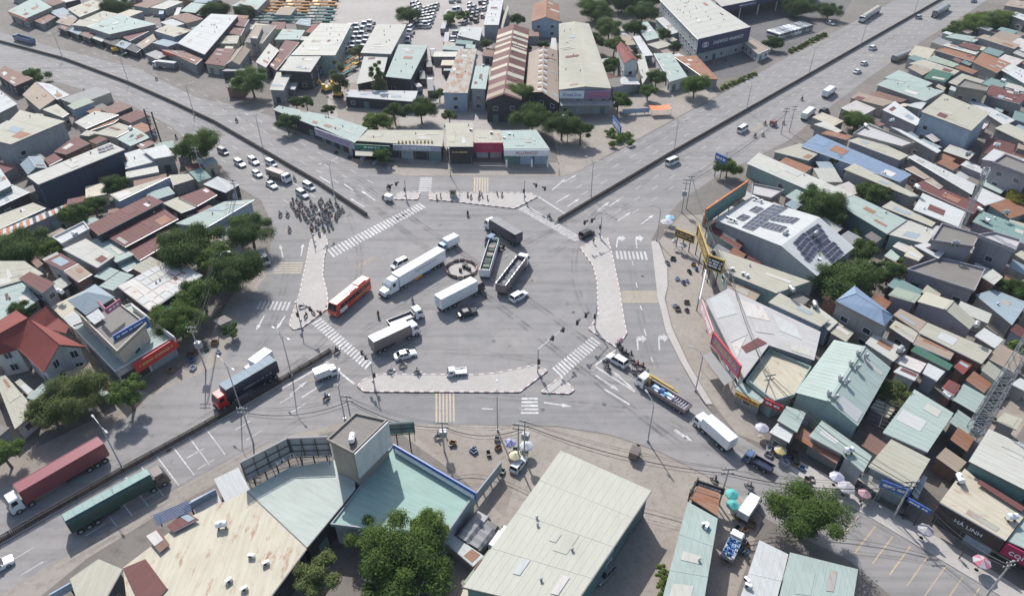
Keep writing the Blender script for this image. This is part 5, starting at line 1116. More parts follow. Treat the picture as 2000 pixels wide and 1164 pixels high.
# bus
loc, rz, a, b = place('p', "712,542 648,594", 3.3); L = 12.0; pr = Pr(); h = 1.25
pr.add('body', MB().loft([ring(-6, h, .35, 3.25, .2), ring(5.3, h, .35, 3.3, .2), ring(5.85, h * .97, .35, 2.0, .2), ring(6, h * .95, .4, 1.5, .2)], 'p_busred'))
for s in (-1, 1):
    for k in range(8): pr.add('window', MB().box((-5.1 + k * 1.28, s * (h + .005), 2.2), (1.15, .04, .95), 'glass'))
    pr.add('white_panel', MB().box((3.6, s * (h + .012), 1.05), (2.4, .04, .9), 'plastwhite')); pr.add('lettering', MB().box((-2.2, s * (h + .015), 1.25), (4.0, .04, .35), 'signyellow')); pr.add('headlight', MB().box((6.0, s * .85, .85), (.08, .4, .22), 'lightw')); pr.add('mirror', MB().box((5.9, s * 1.5, 2.3), (.1, .25, .45), 'black'))
pr.add('windscreen', MB().frus([Vector((5.88, -1.1, 1.7)), Vector((5.98, -1.1, 1.7)), Vector((5.98, 1.1, 1.7)), Vector((5.88, 1.1, 1.7))], [Vector((5.4, -1.05, 3.05)), Vector((5.5, -1.05, 3.05)), Vector((5.5, 1.05, 3.05)), Vector((5.4, 1.05, 3.05))], 'glass'))
for x, w in ((3.9, 1.1), (.9, .8), (-.3, .8)): pr.add('roof_hatch', MB().box((x, 0, 3.34), (.8, w, .12), 'p_busred'))
pr.add('air_conditioner', MB().box((-3.6, 0, 3.38), (2.6, 1.7, .22), 'p_busred')); pr.add('roof_slot', MB().box((-.4, .85, 3.33), (2.2, .16, .08), 'black')); add_wheels(pr, (-3.4, 3.7), h - .14, .5, .3)
spawn(pr, 'bus', 'orange red coach with a white front side panel', 'bus', loc, rz)
# cars
for kd, tl, s, c, l in (('suv', 'p', "998,586 1028,569", 'white', 'white car beside the open tipper trailer'), ('sedan', 'p', "894,615 931,604", 'black', 'black sedan below the white container lorry'), ('sedan', 'p', "772,696 810,686", 'white', 'white sedan in the shadow of the slatted lorry'),
                        ('mini', 'p', "793,508 767,521", 'white', 'white people carrier hidden behind the long white trailer'), ('suv', 'p', "1222,712 1190,693", 'white', 'white car at the stop line among motorbikes'), ('suv', 'p', "1134,462 1158,449", 'black', 'black car with a pale roof by the crossing stripes'),
                        ('van', 'p', "1302,321 1325,311", 'white', 'white minibus beside the dark median near the crossing'), ('van', '03', "1012,1005 1088,955", 'white', 'white minibus followed by motorbikes on the highway'), ('van', 'p', "508,490 524,522", 'silver', 'dark silver van parked under the roadside trees'),
                        ('mini', '11', "110,45 165,75", 'grey', 'grey minivan half under the leaning roadside tree'), ('suv', '11', "225,125 305,175", 'white', 'white car at the back of the queue'), ('suv', '11', "330,105 410,160", 'white', 'white car beside the median in the queue'), ('mini', '11', "465,130 540,170", 'white', 'white pickup behind the dark box lorry in the queue'),
                        ('hatch', '11', "355,205 440,255", 'white', 'white hatchback next to the dark box lorry'), ('sedan', '11', "460,285 550,340", 'white', 'white sedan on the outer lane of the queue'), ('suv', '11', "695,355 785,410", 'silver', 'silver car directly behind the waiting motorbikes'), ('mini', '11', "735,295 845,355", 'white', 'white people carrier beside the median behind the motorbikes'),
                        ('sedan', '04', "335,555 400,525", 'white', 'front white car of the pair on the highway'), ('hatch', '04', "385,492 455,468", 'white', 'rear white car of the pair on the highway'), ('suv', '04', "455,375 515,350", 'white', 'lone white car beside the dark median'), ('suv', '04', "805,145 860,115", 'silver', 'silver car beside the median ahead of the lone white car'),
                        ('sedan', '04', "1225,20 1280,-5", 'blue', 'blue car on the farthest stretch of highway'), ('suv', '04', "85,855 150,825", 'black', 'black car parked at the highway edge'), ('hatch', 'p', "1003,918 1022,893", 'white', 'white car with a blue bonnet under the market parasols'), ('sedan', 'p', "-22,1112 4,1098", 'white', 'white car leaving along the south west road'), ('sedan', '03', "1405,85 1495,145", 'silver', 'silver car under the second showroom canopy'),
                        ('suv', '04', "130,165 200,190", 'silver', 'silver car beside the teal walled depot'), ('hatch', '03', "900,360 960,350", 'white', 'white car below the navy fascia'), ('hatch', 'p', "1190,1108 1172,1128", 'grey', 'grey car in the shade beside the plain warehouse')):
    C_(kd, tl, s, c, l)
# parked stock in the yards
def tractor():
    pr = Pr(); cab(pr, .6, 2.3, 2.9, 'white', False, .6, 1.9); pr.add('chassis', MB().box((-1.0, 0, .85), (3.6, .9, .25), 'darksteel').box((-1.6, 0, 1.05), (1.2, 1.6, .12), 'black')); add_wheels(pr, (1.5, -1.2, -2.3), 1.0, .5, .36); return pr
TRC = tractor()
def lerp4(q, u, v): return (q[0][0] * (1 - u) * (1 - v) + q[1][0] * u * (1 - v) + q[2][0] * u * v + q[3][0] * (1 - u) * v, q[0][1] * (1 - u) * (1 - v) + q[1][1] * u * (1 - v) + q[2][1] * u * v + q[3][1] * (1 - u) * v)
rr = random.Random(3)
def rows(quad, nu, nv, proto, nm, lab, cat, grp, rz, cols=None, jit=.2):
    for i in range(nu):
        for j in range(nv):
            if rr.random() < .12: continue
            x, y = lerp4(quad, (i + .5 + rr.uniform(-.12, .12)) / nu, (j + .5 + rr.uniform(-.1, .1)) / nv); p = P(x, y, .8); c = rr.choice(cols) if cols else None
            spawn(proto() if callable(proto) else proto, nm, lab if not cols else lab.replace('#', c), cat, (p.x, p.y, .02), rz + rr.uniform(-jit, jit), grp if not cols else grp + ' ' + c, {'body': 'p_' + c} if c else None)
rows(pts('01', "1090,200 1290,160 1230,390 1060,400"), 4, 6, TRC, 'tractor_unit', 'white tractor cab parked in tight rows beside the long pale factory', 'lorry', 'tractor cabs parked in the north yard', rad(-100))
rows(pts('02', "40,350 100,250 250,30 130,20"), 1, 1, TRC, 'tractor_unit', 'white tractor cab standing alone in the truck yard', 'lorry', None, rad(-80))
rows(pts('02', "95,60 230,20 150,210 70,210"), 4, 7, CARS['mini'], 'car', '# car parked in the crowded western rows of the vehicle yard', 'car', 'cars in the western yard rows', rad(80), ['white', 'silver', 'grey'])
rows(pts('02', "440,20 600,0 560,160 400,190"), 4, 6, CARS['mini'], 'car', '# car parked in the rows beside the long white roof', 'car', 'cars beside the long white roof', rad(80), ['white', 'silver', 'black'])
for t, s, l, bc, cc in (('02', "250,220 290,80", 'white cab box lorry in the middle of the truck yard', 'grey', 'white'), ('02', "275,320 285,250", 'grey box lorry in front of the middle yard lorry', 'grey', 'silver'), ('02', "185,430 175,375", 'white cab lorry beside the grey warehouse yard lane', 'black', 'white'), ('02', "150,510 140,455", 'second white cab lorry along the yard lane', 'black', 'white'), ('02', "100,600 92,545", 'third white cab lorry along the yard lane', 'black', 'white'), ('02', "160,690 155,600", 'black bodied lorry at the mouth of the yard lane', 'black', 'white'),
                        ('02', "75,660 62,640", 'dark lorry with a white tank beside the mint depot', 'grey', 'white'), ('00', "1220,110 1235,40", 'blue covered lorry in the far dirt yard', 'blue', 'blue'), ('00', "1360,60 1335,120", 'white cab lorry in the far dirt yard', 'grey', 'white')):
    truck(t, s, 2.9, l, bc, cc, 'box', 2.2, 2.6)
# long orange and teal boom trailers
def boom(c1, c2):
    pr = Pr(); b = MB()
    for s in (-1, 1): b.box((0, s * .6, 1.2), (13, .25, .45), c1)
    for k in range(7): b.box((-6 + k * 2, 0, 1.2), (.2, 1.2, .3), c1)
    pr.add('frame', b); pr.add('deck', MB().box((4.5, 0, 1.5), (3.0, 2.2, .14), c2)); pr.add('landing_gear', MB().box((3, .6, .6), (.2, .2, 1.0), 'darksteel').box((3, -.6, .6), (.2, .2, 1.0), 'darksteel')); add_wheels(pr, (-5, -3.8, -2.6), 1.0, .5, .36); return pr
BO, BT = boom('p_orange', 'p_yellow'), boom('p_teal', 'p_green')
for j in range(9):
    for i in range(3):
        x, y = px('01', 520 + i * 200 - j * 8 + (j % 2) * 20, -28 + j * 23); p = P(x, y, 1.2); te = j >= 6 or (i == 2 and j > 3)
        spawn(BT if te else BO, 'skeleton_trailer', 'teal skeleton trailer parked in the trailer yard' if te else 'orange skeleton trailer parked in the trailer yard', 'trailer', (p.x, p.y, .02), rad(176) + rr.uniform(-.03, .03), 'teal trailers in the yard' if te else 'orange trailers in the yard')
for k in range(5):
    p = P(*px('01', 1085 + k * 16, 540 - k * 32), 1.2); spawn(BO if k % 2 else BT, 'skeleton_trailer', 'teal trailer end-on between the depot roofs' if k % 2 == 0 else 'orange trailer end-on between the depot roofs', 'trailer', (p.x, p.y, .02), rad(70), 'trailers between the depots ' + str(k % 2))
# excavators under the feathery tree
def digger():
    pr = Pr(); pr.add('track', MB().box((0, -1.0, .45), (3.2, .5, .8), 'black')); pr.add('track', MB().box((0, 1.0, .45), (3.2, .5, .8), 'black')); pr.add('house', MB().loft([ring(-1.5, 1.2, .95, 2.0), ring(.6, 1.2, .95, 2.1), ring(1.3, 1.1, .95, 1.6)], 'p_yellow')); i = pr.add('cab', MB().box((.5, .6, 2.2), (1.3, .9, 1.4), 'p_yellow')); pr.add('window', MB().box((1.17, .6, 2.3), (.04, .7, .8), 'glass'), i)
    pr.add('boom', MB().tube((1.0, -.2, 1.5), (3.2, -.2, 4.0), .22, 'p_yellow').tube((3.2, -.2, 4.0), (4.6, -.2, 2.0), .18, 'p_yellow')); pr.add('bucket', MB().box((4.6, -.2, 1.6), (.7, .9, .8), 'black')); return pr
DG = digger()
for x, y, r_ in ((920, 680, 2.6), (985, 660, 2.2), (1010, 720, 2.9), (880, 385, .4)):
    t = '01' if x != 880 else '00'; p = P(*px(t, x, y), .8); spawn(DG, 'excavator', 'yellow excavator parked under the feathery tree' if t == '01' else 'small yellow excavator in front of the awning stalls', 'excavator', (p.x, p.y, .02), r_, 'excavators under the feathery tree' if t == '01' else None)
# parked coaches of the showroom yard
def coach():
    pr = Pr(); h = 1.2; pr.add('body', MB().loft([ring(-4.5, h, .35, 3.1, .2), ring(4.2, h, .35, 3.1, .2), ring(4.5, h * .95, .4, 1.8, .2)], 'body'))
    for s in (-1, 1): pr.add('window', MB().box((0, s * (h + .01), 2.1), (8.0, .04, .9), 'glass'))
    pr.add('windscreen', MB().box((4.42, 0, 2.2), (.1, 2.0, 1.1), 'glass')); pr.add('air_conditioner', MB().box((-.5, 0, 3.18), (2.4, 1.5, .2), 'body')); add_wheels(pr, (-2.7, 2.9), 1.05, .45, .3); return pr
CO = coach()
for k in range(9):
    p = P(*px('03', 1290 + k * 29, 265 - k * 8), 1.5); c = ['white', 'silver', 'grey', 'silver', 'white', 'white', 'grey', 'silver', 'grey'][k]
    spawn(CO, 'coach', f'{c} coach parked in the row behind the showroom gatehouse', 'bus', (p.x, p.y, .02), rad(-58), 'coaches parked ' + c, {'body': 'p_' + c}, (.85, .85, .9))
rows(pts('02', "20,20 85,0 60,190 0,230"), 3, 7, CARS['van'], 'van', '# van parked along the western fence of the vehicle yard', 'van', 'vans along the western fence', rad(80), ['white', 'grey', 'silver'])
rows(pts('02', "330,240 390,230 330,420 300,420"), 1, 5, CARS['suv'], 'car', '# car parked against the grey warehouse side', 'car', 'cars against the grey warehouse', rad(10), ['white', 'silver'])
rows(pts('02', "290,-10 400,-20 390,90 330,110"), 2, 3, TRC, 'tractor_unit', 'white tractor cab parked behind the light green yard tree', 'lorry', 'tractor cabs by the yard tree', rad(-95))
rows(pts('02', "-60,250 30,230 -10,330 -90,330"), 3, 2, TRC, 'tractor_unit', 'white tractor cab parked behind the mint depot', 'lorry', 'tractor cabs behind the mint depot', rad(-95))
# ---------------------------------------------------------------- motorbikes and riders
def motorbike():
    pr = Pr(); t = MB()
    def wh(x):
        m = MB()
        for k in range(12):
            a, b = 6.2832 * k / 12, 6.2832 * (k + 1) / 12; m.tube((x + .24 * math.cos(a), 0, .3 + .24 * math.sin(a)), (x + .24 * math.cos(b), 0, .3 + .24 * math.sin(b)), .055, 'rubber', 5)
        m.tube((x, -.05, .3), (x, .05, .3), .08, 'galv', 8)
        for k in range(5): m.tube((x, 0, .3), (x + .24 * math.cos(k * 1.257), 0, .3 + .24 * math.sin(k * 1.257)), .015, 'galv', 3)
        return m
    pr.add('wheel', wh(-.62)); pr.add('wheel', wh(.62))
    pr.add('body', MB().loft([ring(-.85, .07, .62, .78, .03), ring(-.5, .15, .45, .82, .05), ring(0, .15, .32, .72, .05), ring(.25, .14, .28, .52, .05), ring(.36, .17, .30, .95, .05), ring(.48, .12, .5, 1.02, .05)], 'body'))
    pr.add('seat', MB().loft([ring(-.72, .10, .78, .86, .03), ring(-.3, .15, .76, .86, .04), ring(.12, .10, .74, .82, .03)], 'black')); pr.add('handlebar', MB().tube((.38, -.34, 1.06), (.38, .34, 1.06), .025, 'black', 5).tube((.42, 0, .9), (.38, 0, 1.06), .05, 'black', 5)); pr.add('fork', MB().tube((.44, .08, .9), (.62, .08, .3), .025, 'galv', 5).tube((.44, -.08, .9), (.62, -.08, .3), .025, 'galv', 5))
    pr.add('mudguard', MB().box((.64, 0, .60), (.36, .13, .05), 'body')); pr.add('headlight', MB().box((.5, 0, .93), (.06, .16, .12), 'lightw')); pr.add('tail_light', MB().box((-.88, 0, .72), (.05, .14, .08), 'tail')); return pr
MOTO = motorbike()
def figure(name, verts, edges, regions):
    """one continuous skinned body; verts: (x,y,z,r)"""
    me = bpy.data.meshes.new(name); me.from_pydata([v[:3] for v in verts], edges, []); o = bpy.data.objects.new(name, me); COL.objects.link(o)
    md = o.modifiers.new('skin', 'SKIN'); sv = me.skin_vertices[0].data
    for i, v in enumerate(verts): sv[i].radius = (v[3], v[3])
    sv[0].use_root = True; ss = o.modifiers.new('sub', 'SUBSURF'); ss.levels = 1
    bpy.context.view_layer.update(); m2 = bpy.data.meshes.new_from_object(o.evaluated_get(bpy.context.evaluated_depsgraph_get())); bpy.data.objects.remove(o)
    m2.materials.clear()
    for k in ('shirt', 'trousers', 'skin'): m2.materials.append(MATS[k])
    m2['keys'] = ['shirt', 'trousers', 'skin']
    mids = [(Vector(verts[a][:3]).lerp(Vector(verts[b][:3]), t), regions[i]) for i, (a, b) in enumerate(edges) for t in (.1, .5, .9)]
    for p in m2.polygons: p.material_index = min(mids, key=lambda q: (q[0] - p.center).length)[1]
    for p in m2.polygons: p.use_smooth = True
    return m2
MATS['shirt'] = MATS['c_blue']; MATS['trousers'] = MATS['c_black']
seated = figure('body', [(-.22, 0, .92, .17), (-.2, 0, 1.12, .16), (-.14, 0, 1.34, .18), (-.10, 0, 1.50, .065), (-.06, 0, 1.62, .10), (-.05, 0, 1.70, .085),
                         (-.12, .19, 1.38, .075), (.10, .28, 1.18, .055), (.34, .28, 1.08, .045), (.40, .28, 1.08, .04), (-.12, -.19, 1.38, .075), (.10, -.28, 1.18, .055), (.34, -.28, 1.08, .045), (.40, -.28, 1.08, .04),
                         (-.15, .13, .88, .115), (.20, .20, .74, .085), (.10, .20, .34, .06), (.22, .20, .30, .05), (-.15, -.13, .88, .115), (.20, -.20, .74, .085), (.10, -.20, .34, .06), (.22, -.20, .30, .05)],
                [(0, 1), (1, 2), (2, 3), (3, 4), (4, 5), (2, 6), (6, 7), (7, 8), (8, 9), (2, 10), (10, 11), (11, 12), (12, 13), (0, 14), (14, 15), (15, 16), (16, 17), (0, 18), (18, 19), (19, 20), (20, 21)],
                [0, 0, 0, 2, 2, 0, 0, 2, 2, 0, 0, 2, 2, 1, 1, 1, 2, 1, 1, 1, 2])
standing = figure('body', [(0, 0, .95, .16), (0, 0, 1.15, .14), (0, 0, 1.38, .17), (0, 0, 1.50, .06), (.02, 0, 1.60, .10), (.02, 0, 1.68, .085),
                           (0, .20, 1.40, .07), (.02, .25, 1.12, .052), (.10, .25, .88, .042), (.12, .25, .80, .04), (0, -.20, 1.40, .07), (.02, -.25, 1.12, .052), (.10, -.25, .88, .042), (.12, -.25, .80, .04),
                           (0, .10, .88, .105), (.06, .11, .48, .075), (.02, .11, .08, .055), (.14, .11, .05, .05), (0, -.10, .88, .105), (-.04, -.11, .48, .075), (-.10, -.11, .08, .055), (.02, -.11, .05, .05)],
                  [(0, 1), (1, 2), (2, 3), (3, 4), (4, 5), (2, 6), (6, 7), (7, 8), (8, 9), (2, 10), (10, 11), (11, 12), (12, 13), (0, 14), (14, 15), (15, 16), (16, 17), (0, 18), (18, 19), (19, 20), (20, 21)],
                  [0, 0, 0, 2, 2, 0, 0, 2, 2, 0, 0, 2, 2, 1, 1, 1, 2, 1, 1, 1, 2])
hm = MB()
for k in range(4):
    z0, z1 = .14 * math.sin(k * .4), .14 * math.sin((k + 1) * .4); r0, r1 = .14 * math.cos(k * .4), .14 * math.cos((k + 1) * .4) if k < 3 else .01; hm.tube((0, 0, z0), (0, 0, z1), r0, 'helmet', 10, r1)
MATS['helmet'] = MATS['c_white']; HELM = hm.mesh('helmet')
SH = ['blue', 'white', 'black', 'red', 'grey', 'green']
def person(body, hz, loc, rz, label, group, shirt, helm, tr='jean', hx=-.05):
    o = link('person', body, None, {'shirt': 'c_' + shirt, 'trousers': 'c_' + tr}); o.location = loc; o.rotation_euler = (0, 0, rz); tag(o, label, 'person', group)
    h = link('helmet' if helm else 'hair', HELM, o, {'helmet': 'c_' + helm if helm else 'hair'}); h.location = (hx, 0, hz); return o
rr = random.Random(21)
def rider(loc, rz, where, grp, col=None, sh=None):
    col = col or rr.choice(['black', 'black', 'black', 'navy', 'silver', 'maroon', 'grey']); sh = sh or rr.choice(['black', 'white', 'navy', 'white', 'grey', 'blue', 'green', 'black', 'grey', 'red']); he = rr.choice(['white', 'black', 'navy', 'grey', 'black', 'blue'])
    spawn(MOTO, 'motorbike', f'{col} motorbike {where}', 'motorbike', loc, rz, f'{col} motorbikes {grp}', {'body': 'p_' + col})
    person(seated, 1.66, loc, rz, f'rider in {sh} shirt and {he} helmet {where}', f'riders {grp} {sh} {he}', sh, he, rr.choice(['jean', 'black', 'grey']))
def inpoly(x, y, pl):
    c = False
    for (x0, y0), (x1, y1) in zip(pl, pl[1:] + pl[:1]):
        if (y0 > y) != (y1 > y) and x < (x1 - x0) * (y - y0) / (y1 - y0) + x0: c = not c
    return c
crowd = pts('z1', "40,205 240,195 420,195 600,205 720,310 600,500 480,550 400,620 270,540 80,330"); spots = []
dq = (P(700, 415) - P(560, 330)).normalized(); ang = math.atan2(dq.y, dq.x)
tries = 0
while len(spots) < 56 and tries < 6000:
    tries += 1; x, y = rr.uniform(560, 690), rr.uniform(385, 465)
    if not inpoly(x, y, crowd): continue
    p = P(x, y, .6); lx = p.x * math.cos(-ang) - p.y * math.sin(-ang); ly = p.x * math.sin(-ang) + p.y * math.cos(-ang)
    if all(abs(lx - a) > 1.7 or abs(ly - b) > .66 for a, b in spots): spots.append((lx, ly)); rider(Vector((p.x, p.y, .03)), ang + rr.uniform(-.2, .2), 'waiting in the crowd by the long stop line', 'in the waiting crowd')
for t, x, y, a, wh in (('11', 570, 540, -1.9, 'in the slip lane below the waiting crowd'), ('11', 625, 540, -1.9, 'in the slip lane below the waiting crowd'), ('11', 640, 655, -1.8, 'in the slip lane below the waiting crowd'), ('11', 680, 270, -.7, 'between the box lorry and the median'), ('01', 240, 915, 2.5, 'alone on the north west highway'),
                       ('03', 1220, 935, .75, 'behind the white minibus on the highway'), ('03', 1360, 930, .75, 'beside the box lorry on the highway'), ('03', 1145, 1030, .75, 'behind the white minibus on the highway'), ('03', 1205, 1020, .75, 'behind the white minibus on the highway'), ('03', 1500, 750, .75, 'at the highway edge near the white box lorry'),
                       ('22', 60, 645, -.1, 'beside the tiny white pickup'), ('21', 1000, 485, .9, 'crossing past the end of the railed median'), ('21', 920, 835, .9, 'behind the white van bodied truck'), ('21', 1315, 215, -1.5, 'between the coach and the flatbed lorry'), ('21', 1575, 105, 2.0, 'in front of the white container lorry'),
                       ('21', 1410, 635, .3, 'below the white sedan'), ('21', 1500, 590, .3, 'below the white sedan'), ('12', 440, 535, 1.4, 'riding past the north traffic island'), ('33', 1020, 390, 2.4, 'behind the small blue lorry'), ('33', 775, 350, 2.3, 'at the black gate sign'), ('34', 660, 590, 2.5, 'in front of the lane mouth'), ('31', 1640, 40, 0.2, 'under the overhead cables'),
                       ('00', 1185, 598, 2.6, 'passing the parked lorry on the far highway'), ('00', 1335, 1040, -.7, 'beside the leaning roadside tree'), ('00', 640, 705, -.5, 'at the roadside below the far highway'), ('12', 1060, 560, -.7, 'on the crossing stripes by the dark median'), ('11', 1390, 335, 2.5, 'beside the little north island'), ('13', 1140, 470, .8, 'at the kerb')):
    p = P(*px(t, x, y), .6); 
    if t == '13': continue
    rider(Vector((p.x, p.y, .03)), a, wh, wh)
for x, y in ((25, 615), (10, 570), (135, 480), (200, 515), (215, 560), (250, 590), (290, 605), (325, 655), (225, 640), (160, 500), (270, 640), (110, 440)):
    p = P(*px('23', x, y), .6); rider(Vector((p.x, p.y, .03)), 2.35 + rr.uniform(-.15, .15), 'around the white car at the stop line', 'round the white car')
for x, y in ((440, 395), (465, 410), (530, 385), (550, 400), (525, 415), (590, 420), (665, 390), (700, 395), (235, 405), (205, 415)):
    p = P(*px('12', x, y), .5); spawn(MOTO, 'motorbike', 'black motorbike parked on the north traffic island', 'motorbike', (p.x, p.y, .22), rr.uniform(1.2, 1.9), 'motorbikes parked on the island', {'body': 'p_black'})
for x, y, ii in ((740, 150, 0), (765, 220, 1), (820, 195, 2)):
    p = P(*px('21', x, y), .5); spawn(MOTO, 'motorbike', 'black motorbike parked on the western traffic island', 'motorbike', (p.x, p.y, .22), .4 + ii, 'motorbikes parked on the west island', {'body': 'p_black'})
for t, x, y, a, l, sh in (('00', 640, 690, 1, 'person in red shirt at the roadside below the far highway', 'red'), ('34', 370, 520, 2, 'person in white shirt beside the pale parasol', 'white'), ('12', 1395, 745, 2, 'person in green shirt on the right traffic island', 'green'), ('34', 900, 560, 1, 'person in grey shirt at the lane mouth', 'grey'), ('22', 275, 1110, 1, 'person in black shirt by the utility pole', 'black'),
                          ('33', 985, 860, 2, 'person in green shirt in the alley', 'green'), ('34', 1065, 880, 2.5, 'person in black shirt before the black fascia shop', 'black'), ('12', 820, 690, 0, 'person in blue shirt beside the crate trailer', 'blue')):
    z = .22 if 'traffic island' in l else .03; p = P(*px(t, x, y), .8); person(standing, 1.63, Vector((p.x, p.y, z)), a, l, None, sh, None, 'black', .02)
# three-wheelers
def trike(bc):
    pr = Pr(); pr.add('cargo_box', MB().box((-.7, 0, .95), (1.5, 1.15, .9), bc).box((-.7, 0, 1.42), (1.56, 1.2, .05), bc)); pr.add('front', MB().loft([ring(.1, .12, .35, .8, .04), ring(.6, .12, .35, .7, .04), ring(.75, .2, .4, 1.0, .05)], 'black')); pr.add('handlebar', MB().tube((.7, -.35, 1.08), (.7, .35, 1.08), .03, 'black', 5)); t, h = wheel_me(.3, .12)
    for x, y in ((-.9, .6), (-.9, -.6), (1.0, 0)): i = pr.add('wheel', t, -1, (x, y, .3)); pr.add('rim', h, i)
    return pr
for t, x, y, a, bc, l in (('11', 1375, 415, 2.6, 'plastwhite', 'delivery three-wheeler with a white box entering the crossing'), ('33', 225, 145, 1.1, 'p_brown', 'cargo three-wheeler with a dark open box on the dusty corner'), ('03', 1290, 935, .75, 'p_maroon', 'laden three-wheeler among motorbikes on the highway')):
    p = P(*px(t, x, y), .7); spawn(trike(bc), 'three_wheeler', l, 'three-wheeler', (p.x, p.y, .03), a, None, None, (1.3, 1.3, 1.3)); person(seated, 1.66, Vector((p.x, p.y, .1)), a, 'rider of the ' + l.split(' with')[0].split(' among')[0].split(' entering')[0], None, rr.choice(SH), 'black')

# ---------------------------------------------------------------- trees
def crown_mesh(seed, mat, n, leaf=.10, lobes=11, flat=.8, kind='r'):
    r = random.Random(seed); L = []
    for k in range(lobes):
        a = r.uniform(0, 6.283); d = .80 * r.random() ** .5; z = (r.uniform(-.5, .75) * (1 - .55 * d)) * flat; L.append((Vector((math.cos(a) * d, math.sin(a) * d, z)), r.uniform(.17, .36)))
    L.append((Vector((0, 0, .15)), .45))
    if kind == 'f': L = [(Vector((r.uniform(-.35, .35), r.uniform(-.35, .35), -.9 + 1.9 * k / 12)), .32 - .016 * k) for k in range(13)]
    vs, fs = [], []
    for i in range(n):
        c, rad_ = r.choice(L); d = Vector((r.gauss(0, 1), r.gauss(0, 1), r.gauss(0, 1) * .9 + .25)).normalized(); p = c + d * rad_ * (r.uniform(.45, 1.0) if r.random() < .85 else r.uniform(1.0, 1.3))
        nn = (d + Vector((r.uniform(-.8, .8), r.uniform(-.8, .8), r.uniform(-.3, .9)))).normalized(); u = nn.orthogonal().normalized(); v = nn.cross(u); a = r.uniform(0, 6.28); u, v = u * math.cos(a) + v * math.sin(a), v * math.cos(a) - u * math.sin(a)
        s = leaf * r.uniform(.6, 1.35); s2 = s * (.55 if kind != 'f' else .25); b = len(vs); vs += [p - u * s, p - v * s2 + nn * s * .15, p + u * s, p + v * s2 - nn * s * .1]; fs.append((b, b + 1, b + 2, b + 3))
    me = bpy.data.meshes.new('crown'); me.from_pydata([tuple(x) for x in vs], [], fs); me.materials.append(MATS[mat]); me['keys'] = [mat]; return me
CR = {}
for k, m in (('a', 'leafA'), ('b', 'leafB'), ('c', 'leafC'), ('d', 'leafD'), ('y', 'leafY')):
    for sz, n_, lf, lb in (('s', 2600, .10, 9), ('m', 14000, .042, 18), ('l', 38000, .024, 30)):
        if k == 'y' and sz != 'm': continue
        CR[k + sz] = [crown_mesh(10 * ord(k) + i + len(sz) * ord(sz), m, n_, lf, lb + 3 * i) for i in range(2 if sz != 'l' else 1)]
CR['f'] = [crown_mesh(77 + i, 'leafD', 5200, .075, kind='f') for i in range(2)]
def trunk_mesh(seed, kind='r'):
    r = random.Random(seed); m = MB(); m.tube((0, 0, 0), (.03, .02, .5), .075, 'bark', 8, .055).tube((.03, .02, .5), (0, 0, 1.0 if kind == 'r' else 1.9), .055, 'bark', 8, .02)
    for k in range(6):
        a = k * 1.05 + r.uniform(-.3, .3); z = r.uniform(.42, .7); m.tube((.02, .01, z), (math.cos(a) * .42, math.sin(a) * .42, z + r.uniform(.25, .5)), .03, 'bark', 5, .008)
    return m.mesh('trunk')
TK = [trunk_mesh(i) for i in range(3)]; tcount = [0]; TREES = []
def T(x, y, rpx, h, k, label, group=None, name='tree', flat=.85):
    """x, y: crown centre in the photograph; h: total height in metres"""
    zc = h * .62; p = P(x, y, zc); rm = rpx / scale_at(p); i = tcount[0]; tcount[0] += 1; r = random.Random(i + 400)
    root = thing(name, label, 'tree' if name != 'shrub' else 'shrub', (p.x, p.y, 0), r.uniform(0, 6.28), group)
    t = link('trunk', TK[i % 3], root); s = h * .62; t.scale = (s * .9, s * .9, s)
    kk = k if k == 'f' else k + ('m' if k == 'y' else 's' if rm < 2.4 else 'm' if rm < 5.5 else 'l'); c = link('crown', CR[kk][i % len(CR[kk])], root); c.location = (0, 0, zc); hh = max(h - zc, rm * flat) if name != 'shrub' else rm * .8; c.scale = (rm * 1.0, rm * 1.0 * r.uniform(.88, 1.1), hh * .92)
    TREES.append((p.x, p.y, rm))
    if name == 'shrub': t.scale = (s * .5, s * .5, h * .5); c.location = (0, 0, max(h * .55, hh * .6))
    return root
